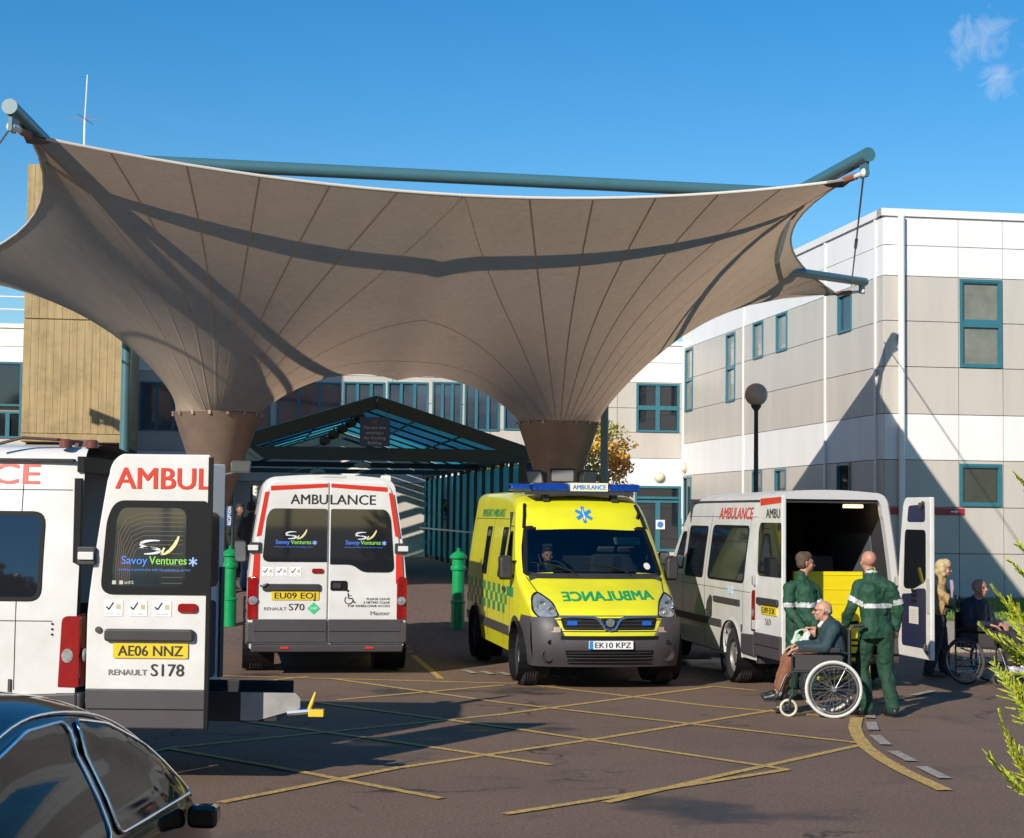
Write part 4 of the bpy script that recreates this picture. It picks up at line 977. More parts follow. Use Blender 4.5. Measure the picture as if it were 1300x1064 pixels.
def glasspanel(v, poly, fn, glass, name='window', seal=.035, label=None, d=.1):
    o = MB(); inn = inset(poly, seal); o.ring(poly, inn, lambda a, b: fn(a, b, .010)); o.ring(poly, inset(poly, -.006), lambda a, b: fn(a, b, .010), fn2=lambda a, b: fn(a, b, -.004)); o.ring(inn, inn, lambda a, b: fn(a, b, .010), fn2=lambda a, b: fn(a, b, .003))
    f = vpart(o, name, SEALM, v); g = MB(); g.patch(inset(poly, seal-.004), lambda a, b: fn(a, b, .0065), d); vpart(g, 'pane', glass, f, smooth=60)
    if label: f['label'] = label
    return f
def lines(mb, pts, fn, w_=.005, off=.0025, mi=0):
    for a, b in zip(pts[:-1], pts[1:]):
        a = Vector(a); b = Vector(b); n = max(1, int((b-a).length/.15)); t = (b-a).normalized(); s = Vector((-t.y, t.x))*w_
        for i in range(n):
            p, q = a.lerp(b, i/n), a.lerp(b, (i+1)/n); mb.add([fn(*(p+s), off), fn(*(p-s), off), fn(*(q-s), off), fn(*(q+s), off)], [(0,1,2,3)])
def mirror_(v, s, mat=PLA):
    y0 = -1.62; z0 = 1.42; mb = MB(); x0 = wid(y0, z0)
    mb.prism(rpoly([(-.10,-.17),(.08,-.17),(.09,.17),(-.09,.17)], .05), lambda a, b: Vector((s*(x0+.125+a), y0-.02+bendy(y0,1), z0+.02+b)), lambda a, b: Vector((s*(x0+.125+a*.8), y0-.15+bendy(y0,1), z0+.02+b*.85)))
    o = vpart(mb, 'wing_mirror', mat, v, bevel=.02, smooth=40)
    mb = MB(); mb.prism(rpoly([(-.08,-.145),(.06,-.145),(.07,.145),(-.07,.145)], .04), lambda a, b: Vector((s*(x0+.125+a), y0-.016+bendy(y0,1), z0+.02+b)), lambda a, b: Vector((s*(x0+.125+a), y0-.012+bendy(y0,1), z0+.02+b))); vpart(mb, 'mirror_glass', CHR, o)
    for dz in (.1, -.1):
        mb = MB(); mb.tube([(s*(x0-.02), y0-.05+bendy(y0,1), z0+dz), (s*(x0+.09), y0-.07+bendy(y0,1), z0+dz*.9)], .022, 8); vpart(mb, 'mirror_arm', mat, o)
def star(mb, fn, cx, cz, r, off, mi=0, mj=1):
    for k in range(3):
        a = k*math.pi/3+math.pi/2; c, s = math.cos(a), math.sin(a); w_ = r*.19
        mb.add([fn(cx+c*u-s*w, cz+s*u+c*w, off+.0008*k) for u, w in ((-r,-w_),(r,-w_),(r,w_),(-r,w_))], [(0,1,2,3)], mi)
    mb.add([fn(cx+u*r, cz+w*r, off+.004) for u, w in ((-.035,-.7),(.035,-.7),(.035,.7),(-.035,.7))], [(0,1,2,3)], mj)
    P = [(.035+.09*math.sin(t*7), -.5+t) for t in [i/10 for i in range(10)]]
    for p, q in zip(P[:-1], P[1:]): mb.add([fn(cx+u*r, cz+w*r, off+.005) for u, w in ((p[0]-.035-.03,p[1]),(p[0]-.035+.03,p[1]),(q[0]-.035+.03,q[1]),(q[0]-.035-.03,q[1]))], [(0,1,2,3)], mj)
# ---- rear doors -------------------------------------------------------------------------
def door_outline(side, gap=.008, zb=.36, H=None):
    """closed door of one side in (x,z)"""
    sc = [p for p in section(YR) if p[1] > zb]; pts = [(wid(YR, zb)-.045, zb)]+[(max(.0, x-.045), z-(.045 if i > 20 else .0)) for i, (x, z) in enumerate(sc)]
    pts = [(x, min(z, 2.44)) for x, z in pts]; pts[-1] = (gap, pts[-1][1]); pts.append((gap, zb))
    out = []
    for p in pts:
        if not out or math.hypot(p[0]-out[-1][0], p[1]-out[-1][1]) > .004: out.append(p)
    return [(side*x, z) for x, z in out]
def rear_door(v, side, paint, ang=0., inner=None, win='std', grey=True):
    """door hinged at its outer edge; inner: material for liner panels on the inside"""
    hx = side*.955
    d = bpy.data.objects.new('hinge', None)
    T = Matrix.Translation((-hx, -YR, 0))
    ol = door_outline(side)
    mb = MB(); mb.prism(ol, lambda a, b: Vector((a, YR+.028, b)), lambda a, b: Vector((a, YR-.03, b)))
    name = 'rear_door'
    o = vpart(mb, name, paint, v, bevel=.012); o.data.transform(T); o.location = (hx, YR, 0); o.rotation_euler = (0, 0, side*ang*-1)
    bpy.data.objects.remove(d)
    def sub(mb, nm, mat, **k): c = vpart(mb, nm, mat, o, **k); c.data.transform(T); return c
    f = lambda x, z, off=0.: Vector((side*x, YR+.030+off, z))     # x measured from the middle outwards
    fi = lambda x, z, off=0.: Vector((side*x, YR-.032-off, z))
    return o, sub, f, fi
def tshirt(): pass
def wpoly(kind):
    if kind == 'L': return rpoly([(.02, 1.40), (.81, 1.40), (.765, 1.98), (.71, 2.09), (.02, 2.09)], [.01, .09, .09, .09, .03])
    return rpoly([(.02, 1.37), (.30, 1.37), (.42, 1.27), (.82, 1.27), (.765, 1.98), (.71, 2.09), (.02, 2.09)], [.01, .1, .1, .09, .09, .09, .03])
def grey_foot(sub, f, z0=.36, z1=.66):
    mb = MB(); mb.prism([(.008, z0), (.905, z0), (.918, z1), (.008, z1)], lambda a, b: f(a, b, .022), lambda a, b: f(a, b, -.01)); sub(mb, 'grey_kick_panel', GRYP, bevel=.01)
    mb = MB(); mb.prism([(.02, z0+.14), (.90, z0+.14), (.90, z0+.15), (.02, z0+.15)], lambda a, b: f(a, b, .024), lambda a, b: f(a, b, .0)); sub(mb, 'panel_groove', SEALM)
def logo(sub, f, cx, cz, k=1., flip=1):
    """two words under a white swoosh and a yellow tick"""
    g = lambda u, v: f(cx+flip*u*k, cz+v*k, .012)
    mb = MB(); addtext(mb, 'Savoy', g, -.155, 0, .062, bold=.012, wid=.2); sub(mb, 'blue_lettering', pmat('logo_blue', (.07, .22, .75), .4))
    mb = MB(); addtext(mb, 'Ventures', g, .105, 0, .062, bold=.012, wid=.29); sub(mb, 'green_lettering', pmat('logo_green', (.25, .62, .12), .4))
    mb = MB(); addtext(mb, 'working in partnership with the ambulance service', g, 0, -.05, .018, bold=.0, wid=.56); sub(mb, 'small_lettering', pmat('logo_blue', (.07,.22,.75)))
    mb = MB()
    def arc(P, w_):
        n = len(P)
        for i in range(n-1):
            a = Vector(P[i]); b = Vector(P[i+1]); t = (b-a).normalized(); s = Vector((-t.y, t.x)); wa = w_*math.sin(math.pi*(i+.35)/n)+.002; wb = w_*math.sin(math.pi*(i+1.35)/n)+.002
            mb.add([g(*(a+s*wa)), g(*(a-s*wa)), g(*(b-s*wb)), g(*(b+s*wb))], [(0,1,2,3)])
    arc([(.03-.11*math.sin(t)-.03, .155+.03*math.cos(t)) for t in [math.pi*i/10*1.15-.35 for i in range(11)]], .009)
    arc([(-.08+.12*math.sin(t), .105+.025*math.cos(t)) for t in [math.pi*i/10*1.1-.3 for i in range(11)]], .009); sub(mb, 'swoosh', pmat('logo_white', (.75, .78, .8), .4))
    mb = MB(); arc([(.05, .075), (.085, .085), (.12, .11), (.15, .145), (.175, .19), (.185, .22)], .012); arc([(.05, .075), (.06, .10), (.075, .13)], .008); sub(mb, 'tick_mark', pmat('logo_yellow', (.70, .68, .30), .4))
    mb = MB(); star(mb, lambda u, v, off: f(cx+flip*.30*k+u, cz+.022*k+v, .012+off), 0, 0, .035*k, 0); sub(mb, 'star_emblem', [pmat('logo_star', (.25, .4, .85), .4), pmat('logo_white', (.75,.78,.8))])
def tickcards(sub, f, x0, z0, step=.16, flip=1):
    for i, t in enumerate(('PATIENT CARE', 'ISO 9001', 'SAFE DRIVER')):
        x = x0-step*i*1.0
        mb = MB(); mb.add([f(x+u, z0+w_, .003) for u, w_ in ((-.07,-.06),(.07,-.06),(.07,.06),(-.07,.06))], [(0,1,2,3)]); c = sub(mb, 'sticker', pmat('card_white', (.85, .85, .84), .35))
        g = lambda u, v: f(x-u*flip, z0+v, .0045)
        mb = MB(); P = [(-.055, .012), (-.035, -.01), (.0, .045)]
        for a, b in zip(P[:-1], P[1:]):
            a = Vector(a); b = Vector(b); tt = (b-a).normalized(); s = Vector((-tt.y, tt.x))*.006; mb.add([g(*(a+s)), g(*(a-s)), g(*(b-s)), g(*(b+s))], [(0,1,2,3)])
        sub(mb, 'tick_mark', BLKT)
        mb = MB(); addtext(mb, t, g, .0, -.05, .014, bold=0., wid=.1); sub(mb, 'small_lettering', GRYT)
        mb = MB(); mb.add([g(.02+u, .01+w_) for u, w_ in ((0,-.02),(.035,-.02),(.035,.02),(0,.02))], [(0,1,2,3)]); sub(mb, 'stamp_mark', pmat('stamp_gold', (.5, .42, .25), .5))
def plate(sub, f, x, z, txt, mat, flip=1, w_=.26, eu=False):
    mb = MB(); mb.prism(rpoly(rect(x-w_, z-.056, x+w_, z+.056), .012), lambda a, b: f(a, b, .012), lambda a, b: f(a, b, -.005)); sub(mb, 'number_plate', mat)
    g = lambda u, v: f(x+(u*flip if not eu else -u), z+v, .0145)
    mb = MB(); addtext(mb, txt, g, (.02 if eu else 0), -.038, .076, wid=w_*1.72, bold=.018); sub(mb, 'plate_lettering', BLKT)
def common_low(v, mat):
    mb = MB(); mb.b2((-.80, -2.3, .22), (.80, 2.6, .34)); mb.b2((-.6, 1.6, .28), (.6, 1.85, .42)); vpart(mb, 'underbody', SEALM, v)
def roofline(v): pass

# ================================================================== 1  yellow ambulance
ya = thing('ambulance', 'bright yellow ambulance seen from the front with green chequered side and blue light bar', 'ambulance')
fy = Vector((.985, 0)); ct = Vector((.86, 20.62, 0))        # point on the ground under the middle of its nose
TH = R(9.6); ax = Vector((-math.sin(TH), math.cos(TH), 0)); ya.location = Vector((1.21, 20.55, 0))+ax*2.7; ya.rotation_euler = (0, 0, TH)
sl_win = rpoly([(-.62, 1.27), (-.22, 1.27), (-.22, 1.98), (-.62, 1.98)], .05); cab_win = rpoly([(-1.50, 1.36), (-.84, 1.36), (-.84, 1.93), (-1.08, 1.93)], .06)
rw = rpoly([(.75, 1.27), (1.15, 1.27), (1.15, 1.98), (.75, 1.98)], .05)
bodyshell(ya, YPT, cut_front=True, cuts=[(s, inset(cab_win, .03)) for s in (1, -1)])
arches(ya, PLA); common_low(ya, PLA)
for s in (1, -1):
    glasspanel(ya, cab_win, SS(s), GLW, 'cab_window'); mirror_(ya, s)
    glasspanel(ya, rw, SS(s), DKG, 'side_window')
glasspanel(ya, windscreen_poly(.03), lambda a, b, off: FS(a, b, off), GLW, 'windscreen', seal=.05, d=.08)
# bumper: dark shell wrapping the nose, higher at its corners
def bshell(v, mat, ztopf, name='front_bumper', off=.03, z0=.20):
    mb = MB(); qs = [i/40 for i in range(-40, 41)]; rows = 8; P = []
    for r_ in range(rows+1):
        for q in qs:
            z = z0+(ztopf(abs(q))-z0)*r_/rows; zz = max(.25, z); y = yfront(zz); x = q*(wid(y, zz)+off); bl = off*(.35 if r_ in (0, rows) else 1)
            P.append(Vector((x, y-bl+bendy(y, abs(q))*1., z)))
    n = len(qs); mb.add(P, [(i*n+j, i*n+j+1, (i+1)*n+j+1, (i+1)*n+j) for i in range(rows) for j in range(n-1)])
    for s in (1, -1):
        m = 8; Q = []
        for r_ in range(rows+1):
            z = z0+(ztopf(1)-z0)*r_/rows; zz = max(.25, z)
            for k in range(m+1):
                y = -2.68+(.46)*k/m; edge_ = math.hypot(y-AF, z-WR); 
                if edge_ < .42: y = AF-math.sqrt(max(0, .42**2-(z-WR)**2))
                Q.append(Vector((s*(wid(y, zz)+off*(.5 if r_ in (0, rows) else 1)), y+bendy(y, 1.), z)))
        mb.add(Q, [(i*(m+1)+k, i*(m+1)+k+1, (i+1)*(m+1)+k+1, (i+1)*(m+1)+k) for i in range(rows) for k in range(m)])
    return vpart(mb, name, mat, v, smooth=50, merge=True)
bp_ = bshell(ya, GRYP, lambda q: .605+.235*min(1, max(0, (q-.60)/.12)))
# lower grille, slots, fog lamps, plate on the bumper
mb = MB(); mb.patch(rpoly([(-.50, .27), (.50, .27), (.55, .43), (-.55, .43)], .03), lambda a, b: FS(a, b, .034), .1); lg = vpart(mb, 'lower_grille', SEALM, bp_)
for k in range(4): mb = MB(); z = .295+k*.035; mb.prism([(-.52, z), (.52, z), (.52, z+.008), (-.52, z+.008)], lambda a, b: FS(a, b, .046), lambda a, b: FS(a, b, .03)); 
mb = MB()
for k in range(4):
    z = .29+k*.037; pts = [FS(x/10*.52, z, .044) for x in range(-10, 11)]; mb.tube(pts, .006, 6)
vpart(mb, 'grille_bars', PLA, bp_)
mb = MB(); mb.patch(rpoly([(-.60, .555), (.60, .555), (.60, .605), (-.60, .605)], .01), lambda a, b: FS(a, b, .036), .1); vpart(mb, 'upper_slot', SEALM, bp_)
for s in (1, -1):
    mb = MB(); c = FS(s*.74, .36, .03); mb.lathe([(.085, .03), (.085, -.012), (.07, -.016), (.06, 0), (.001, .01)], c, 'Y', 22); vpart(mb, 'fog_lamp', PLA, bp_, smooth=40)
    mb = MB(); mb.patch(rpoly([(s*.60, .645), (s*.86, .645), (s*.88, .70), (s*.60, .715)], .012), lambda a, b: FS(a, b, .036), .06); vpart(mb, 'indicator', pmat('indicator_amber', (.5, .36, .25), .15, metal=.3), bp_)
    mb = MB(); mb.lathe([(.03, .02), (.03, -.01), (.001, -.008)], FS(s*.72, .52, .034), 'Y', 14); vpart(mb, 'tow_cover', SEALM, bp_)
fs_ = lambda a, b, off: FS(a, b, .03+off)
mb = MB(); mb.prism(rpoly(rect(-.27, .44, .27, .545), .01), lambda a, b: Vector((a, -2.785, b)), lambda a, b: Vector((a, -2.75, b)), mi=0); vpart(mb, 'number_plate', PLW, bp_)
mb = MB(); mb.b2((-.268, -2.788, .442), (-.225, -2.784, .543)); vpart(mb, 'plate_band', BLU, bp_)
mb = MB(); addtext(mb, 'EK10 KPZ', lambda u, v: Vector((u, -2.788, v)), .02, .457, .07, wid=.44, bold=.015); vpart(mb, 'plate_lettering', BLKT, bp_)
# upper grille with chrome wing
mb = MB(); mb.patch(rpoly([(-.56, .68), (.56, .68), (.60, .83), (-.60, .83)], .03), lambda a, b: FS(a, b, .006), .06); ug = vpart(mb, 'upper_grille', SEALM, ya)
mb = MB()
for k in range(3): z = .70+k*.045; mb.tube([FS(x/10*.55, z, .012) for x in range(-10, 11)], .008, 6)
vpart(mb, 'grille_bars', PLA, ug)
mb = MB()
for s in (1, -1):
    mb.tube([FS(s*x, z, .02) for x, z in ((.62, .845), (.4, .845), (.2, .84), (.14, .82), (.10, .76), (.06, .69), (.0, .67))], [.012, .016, .02, .022, .022, .018, .014], 8)
vpart(mb, 'chrome_wing', CHR, ug, smooth=True)
mb = MB(); mb.lathe([(.055, .0), (.055, -.02), (.045, -.022), (.045, -.012), (.001, -.012)], FS(0, .77, .02), 'Y', 24); mb.b2((-.05, -2.75, .765), (.05, -2.73, .775)); vpart(mb, 'round_badge', CHR, ug, smooth=40)
for s in (1, -1):
    mb = MB(); mb.prism(rpoly(rect(s*.46-.06, .735, s*.46+.06, .79), .01), lambda a, b: FS(a, b, .03), lambda a, b: FS(a, b, .0)); vpart(mb, 'grille_light', pmat('lamp_blue', (.02, .09, .45), .15, coat=.5), ug)
# headlights
for s in (1, -1):
    hp = rpoly([(s*.60, .835), (s*.84, .815), (s*.905, .90), (s*.885, 1.09), (s*.80, 1.155), (s*.66, 1.03)], .05)
    mb = MB(); mb.ring(hp, inset(hp, .02), lambda a, b: FS(a, b, .012)); hl = vpart(mb, 'headlight', SEALM, ya)
    mb = MB(); mb.patch(inset(hp, .016), lambda a, b: FS(a, b, .010), .04); vpart(mb, 'reflector', CLR, hl, smooth=60)
    for dx, dz, r_ in ((.69, .915, .05), (.79, .98, .07)):
        mb = MB(); mb.lathe([(r_, .0), (r_, -.012), (r_*.85, -.014), (r_*.7, .01), (.001, .02)], FS(s*dx, dz, .022), 'Y', 20); vpart(mb, 'lamp_bowl', CHR, hl, smooth=40)
# bonnet shut lines, wipers
mb = MB(); lines(mb, [(-.63, .86), (-.79, 1.12), (-.87, 1.33)], FS); lines(mb, [(.63, .86), (.79, 1.12), (.87, 1.33)], FS); lines(mb, [(-.63, .86), (.63, .86)], FS); lines(mb, [(-.60, .66), (.60, .66)], FS, .006); vpart(mb, 'shut_lines', SEALM, ya)
mb = MB(); mb.patch(rpoly([(-.84, 1.31), (.84, 1.31), (.83, 1.375), (-.83, 1.375)], .02), lambda a, b: FS(a, b, .008), .08); sc_ = vpart(mb, 'scuttle_panel', PLA, ya)
for x0, x1, x2 in ((.45, .35, -.15), (-.25, -.35, -.78)):
    mb = MB(); mb.tube([FS(x0, 1.34, .02), FS(x1, 1.40, .04), FS((x1+x2)/2, 1.47, .04)], .009, 6); mb.tube([FS(x1+.08, 1.395, .03), FS(x2, 1.50, .03)], .008, 6); vpart(mb, 'wiper', SEALM, ya)
mb = MB(); addtext(mb, 'AMBULANCE', lambda u, v: FS(u, v, .006), .02, .0, .10, wid=.98, bold=.018, mirror=True)
mb.v = []; mb.f = []; mb.m = []
addtext(mb, 'AMBULANCE', lambda u, v: FS(u+.05, 1.05+v*.95+.02*u, .006), 0, 0, .115, wid=1.14, bold=.045, mirror=True); vpart(mb, 'green_lettering', GRN, ya)
mb = MB(); star(mb, lambda u, v, off: FS(u, v, off+.006), 0, 2.17, .115, 0.); vpart(mb, 'star_emblem', [BLU, pmat('letter_white', (.8,.78,.75))], ya)
# side: lettering, chequers, rub strip, door lines
for s in (1, -1):
    f = SS(s)
    mb = MB(); addtext(mb, 'EMERGENCY AMBULANCE', lambda u, v: f(s*u+.9, 2.13+v, .004), 0, 0, .115, wid=2.0, bold=.02); vpart(mb, 'green_lettering', GRN, ya)
    mb = MB()
    for i in range(19):
        for j in range(3):
            if (i+j) % 2: continue
            y0 = -1.32+i*.21 if True else 0; z0 = .78+j*.13
            if y0 < -1.25 and j == 0: continue
            yy = [y0, y0+.21]; mb.patch(rect(y0+.002, z0, y0+.208, z0+.13), lambda a, b: f(a, b, .004), .12)
    for k, (y0, z0) in enumerate(((-1.53, 1.04), (-1.74, .91+.13))): mb.patch(rect(y0 if k == 0 else -1.70, z0-.0, y0+.21 if k == 0 else -1.56, z0+.13), lambda a, b: f(a, b, .004), .12)
    vpart(mb, 'green_chequers', DKGRN, ya)
    for ya0, ya1 in ((AF+.46, AB-.46), (AB+.46, 2.6)):
        mb = MB(); mb.prism([(ya0, .50), (ya1, .50), (ya1, .63), (ya0, .63)], lambda a, b: f(a, b, .018), lambda a, b: f(a, b, -.01)); vpart(mb, 'rub_strip', GRYP, ya)
    mb = MB(); lines(mb, [(-.78, .34), (-.78, 2.0), (-1.08, 2.0)], f, .006); lines(mb, [(-1.40, .62), (-1.40, 1.0), (-1.60, 1.33)], f, .006); lines(mb, [(.62, .34), (.62, 2.28)], f, .006); lines(mb, [(-.76, 2.10), (2.5, 2.10)], f, .004); vpart(mb, 'shut_lines', SEALM, ya)
    glasspanel(ya, sl_win, SS(s), DKG, 'side_window')
    mb = MB(); mb.prism(rpoly(rect(-1.02, 1.10, -.86, 1.15), .02), lambda a, b: f(a, b, .035), lambda a, b: f(a, b, 0)); vpart(mb, 'door_handle', PLA, ya)
    for a in (AF, AB): wheel(ya, wid(a, .35)+.005, a, s)
# light bar
LBZ = -.06
mb = MB(); mb.b2((-.70, -.98, 2.45), (.70, -.66, 2.50)); mb.b2((-.5, -.9, 2.36), (-.42, -.75, 2.48)); mb.b2((.42, -.9, 2.36), (.5, -.75, 2.48)); lb = vpart(mb, 'light_bar', PLA, ya)
LB = pmat('beacon_blue', (.01, .05, .30), .08, coat=.8, var=.5, vs=14)
for x0, x1 in ((-.64, -.16), (.36, .79)):
    mb = MB(); mb.prism(rpoly([(-1.0, 2.50), (-.64, 2.50), (-.68, 2.61), (-.96, 2.61)], .04), lambda a, b: Vector((x0, a, b)), lambda a, b: Vector((x1, a, b))); vpart(mb, 'blue_lens', LB, lb, bevel=.015, smooth=40)
mb = MB(); mb.prism(rpoly([(-1.0, 2.50), (-.64, 2.50), (-.64, 2.62), (-1.0, 2.62)], .01), lambda a, b: Vector((-.15, a, b)), lambda a, b: Vector((.35, a, b))); vpart(mb, 'name_box', pmat('cream_box', (.75, .70, .52), .4), lb)
mb = MB(); addtext(mb, 'AMBULANCE', lambda u, v: Vector((u, -1.004, v)), .10, 2.53, .062, wid=.44, bold=.02); vpart(mb, 'blue_lettering', BLU, lb)
mb = MB(); mb.prism(rpoly([(.1, 2.52), (.4, 2.52), (.38, 2.62), (.12, 2.62)], .04), lambda a, b: Vector((-.75, a, b)), lambda a, b: Vector((-.45, a, b))); vpart(mb, 'rear_beacon', LB, ya, bevel=.015)
mb = MB(); mb.tube([FS(.72, 2.12, .0), FS(.73, 2.16, .05)], .018, 8); mb.tube([(.80,-.55,2.36), (.80,-.2,2.40), (.80,2.3,2.42)], .014, 6); vpart(mb, 'roof_drip_rail', SEALM, ya)
mb = MB()
for s in (1, -1): mb.tube([FS(s*.80, 1.98, .012), FS(s*.77, 2.15, .014), FS(s*.74, 2.3, .012)], .022, 8)
vpart(mb, 'pillar_strip', SEALM, ya)
# cabin
mb = MB(); mb.b2((-.9, -.75, .5), (.9, -.7, 2.2)); mb.b2((-.9, -2.0, .45), (.9, -.7, .5)); mb.prism([(-1.98, 1.0), (-1.55, 1.0), (-1.5, 1.3), (-1.72, 1.37), (-1.86, 1.34)], lambda a, b: Vector((-.84, a, b)), lambda a, b: Vector((.84, a, b))); vpart(mb, 'cabin_interior', INT, ya)
SEATM = pmat('seat_grey', (.05, .055, .065), .8, var=.2, vs=8)
for x in (-.48, .35, .62):
    mb = MB(); mb.prism(rpoly([(-.23, 1.0), (.23, 1.0), (.21, 1.62), (-.21, 1.62)], .08), lambda a, b: Vector((x+a, -.86, b)), lambda a, b: Vector((x+a, -1.0, b))); mb.prism(rpoly([(-.12, 1.64), (.12, 1.64), (.11, 1.83), (-.11, 1.83)], .05), lambda a, b: Vector((x+a, -.86, b)), lambda a, b: Vector((x+a, -.95, b))); vpart(mb, 'cab_seat', SEATM, ya, bevel=.02, smooth=40)
mb = MB(); ring_ = [Vector((-.46+.19*math.cos(t), -1.42+.10*math.sin(t), 1.40+.13*math.sin(t))) for t in [i*math.pi/12 for i in range(25)]]; mb.tube(ring_, .014, 8, caps=False)
mb.tube([(-.64,-1.42,1.4),(-.28,-1.42,1.4)], .012, 6); mb.tube([(-.46,-1.42,1.4),(-.46,-1.62,1.26)], .02, 6); vpart(mb, 'steering_wheel', PLA, ya)
mb = MB(); mb.patch(rpoly(rect(.35, 1.80, .72, 1.90), .02), lambda a, b: FS(a, b, -.05), .1); vpart(mb, 'sun_visor', pmat('visor', (.45, .42, .33), .7), ya)
mb = MB(); mb.patch([(.70+.045*math.cos(i*.3927), 1.47+.045*math.sin(i*.3927)) for i in range(16)], lambda a, b: FS(a, b, .012), .1); vpart(mb, 'tax_disc', pmat('disc_cream', (.7, .66, .6), .5), ya)

def set_lift(v, lift, sz):
    v.location.z = lift; v.scale.z = sz
    for c in v.children:
        if c.name.startswith('wheel') and c.name.split('.')[0] == 'wheel': c.location.z = -lift/sz; c.scale.z = 1/sz
set_lift(ya, .105, .93)
# ================================================================== shared rear end for the white vans
def rear_frame(v, paint, openr=False):
    """corner pillars with lamps, bumper"""
    for s in (1, -1):
        lp = rpoly([(0, .66), (.125, .66), (.125, 1.10), (.12, 1.2), (.03, 1.22), (.0, 1.18)], .02)
        mb = MB(); f = lambda a, b, off: Vector((s*(wid(YR, b)-.125+a+.012), YR+.028+off-(.03 if a > .09 else 0), b))
        mb.prism(lp, lambda a, b: f(a, b, .02), lambda a, b: f(a, b, -.05)); 
        mb.prism(rpoly([(YR-.13, .66), (YR+.03, .66), (YR+.03, 1.20), (YR-.11, 1.20)], [.01, .01, .02, .05]), lambda a, b: Vector((s*(wid(YR, b)+.014), a, b)), lambda a, b: Vector((s*(wid(YR, b)-.06), a, b)))
        o = vpart(mb, 'tail_lamp', REDL, v, bevel=.008)
        mb = MB(); mb.lathe([(.055, .0), (.055, .012), (.04, .018), (.001, .016)], (s*(wid(YR, .9)-.055), YR+.05, .90), 'Y', 20); vpart(mb, 'lamp_lens', CLR, o, smooth=40); mb = MB()
        mb.prism([(YR-.06+.045*math.cos(i*.628), .90+.055*math.sin(i*.628)) for i in range(10)], lambda a, b: Vector((s*(wid(YR, b)+.018), a, b)), lambda a, b: Vector((s*(wid(YR, b)), a, b))); vpart(mb, 'lamp_lens', CLR, o, smooth=40)
        mb = MB(); mb.prism(rpoly(rect(0, .36, .15, .62), .03), lambda a, b: Vector((s*(wid(YR, .5)+.02-a), YR+.05, b)), lambda a, b: Vector((s*(wid(YR, .5)+.03-a), YR-.15, b))); mb.prism([(1.72+.44, .34), (YR+.02, .34), (YR+.02, .62), (1.72+.44, .60)], lambda a, b: Vector((s*(wid(2.4, .5)+.022), a, b)), lambda a, b: Vector((s*(wid(2.4, .5)-.02), a, b))); vpart(mb, 'bumper_corner', GRYP, v, bevel=.015)
    mb = MB(); mb.prism(rpoly([(YR-.1, .24), (YR+.07, .24), (YR+.085, .33), (YR-.1, .345)], .02), lambda a, b: Vector((-.93, a, b)), lambda a, b: Vector((.93, a, b))); bm_ = vpart(mb, 'rear_bumper', GRYP, v, bevel=.01)
    for s in (1, -1): mb = MB(); mb.b2((s*.52-.05, YR+.07, .285), (s*.52+.05, YR+.092, .31)); vpart(mb, 'reflector', REDR, bm_)
def side_std(v, s, wins, glass, rub=True, lines_=True):
    f = SS(s)
    for p in wins: glasspanel(v, p, f, glass, 'side_window', seal=.03, d=.15)
    if rub:
        for a, b in ((AF+.46, AB-.46), (AB+.46, 2.2)): mb = MB(); mb.prism([(a, .62), (b, .62), (b, .72), (a, .72)], lambda p, q: f(p, q, .018), lambda p, q: f(p, q, -.01)); vpart(mb, 'rub_strip', GRYP, v)
    mb = MB(); lines(mb, [(-.78, .34), (-.78, 2.0)], f, .005); lines(mb, [(.42, .34), (.42, 2.22)], f, .005); lines(mb, [(-.76, 1.16), (2.5, 1.16)], f, .003); lines(mb, [(-.9, 2.16), (2.6, 2.16)], f, .003); lines(mb, [(2.22, .64), (2.22, 2.2)], f, .003); vpart(mb, 'shut_lines', SEALM, v)
    for a in (AF, AB): wheel(v, wid(a, .35)+.005, a, s)
def hinges(v, s, paint):
    for z in (1.58,):
        mb = MB(); mb.prism(rpoly(rect(YR-.10, z-.07, YR+.05, z+.07), .02), lambda a, b: Vector((s*(wid(YR, z)+.03), a, b)), lambda a, b: Vector((s*(wid(YR, z)-.03), a, b))); mb.prism(rpoly(rect(-.0, z-.07, .13, z+.07), .02), lambda a, b: Vector((s*(wid(YR, z)-a+.02), YR+.05, b)), lambda a, b: Vector((s*(wid(YR, z)-a+.02), YR+.02, b)))
        o = vpart(mb, 'hinge', PLA, v, bevel=.006); mb = MB(); mb.prism(rpoly(rect(-.035, z-.035, .09, z+.035), .01), lambda a, b: Vector((s*(wid(YR, z)-a+.02), YR+.075, b)), lambda a, b: Vector((s*(wid(YR, z)-a+.02), YR+.03, b))); vpart(mb, 'hinge_block', WPT, o, bevel=.005)

# ================================================================== 2  white ambulance from behind
wa = thing('ambulance', 'white ambulance with red stripes round its closed rear doors, dark lettered windows', 'ambulance')
TH2 = R(188.9); ax2 = Vector((-math.sin(TH2), math.cos(TH2), 0)); wa.location = Vector((-2.37, 22.1, 0))-ax2*YR*.93; wa.rotation_euler = (0, 0, TH2); wa.scale = (1.05, .93, 1.0)
bodyshell(wa, WPT); arches(wa, PLA); common_low(wa, PLA); rear_frame(wa, WPT)
sw = [rpoly([(-.62, 1.27), (.34, 1.27), (.34, 2.0), (-.62, 2.0)], .07), rpoly([(.50, 1.27), (1.30, 1.27), (1.30, 2.0), (.50, 2.0)], .07), rpoly([(1.42, 1.27), (2.12, 1.27), (2.12, 2.0), (1.42, 2.0)], .07)]
for s in (1, -1): side_std(wa, s, sw, DKG); mirror_(wa, s); hinges(wa, s, WPT); glasspanel(wa, cab_win, SS(s), DKG, 'cab_window')
glasspanel(wa, windscreen_poly(.03), lambda a, b, off: FS(a, b, off), DKG, 'windscreen', seal=.05)
bshell(wa, GRYP, lambda q: .60+.21*min(1, max(0, (q-.55)/.12)))
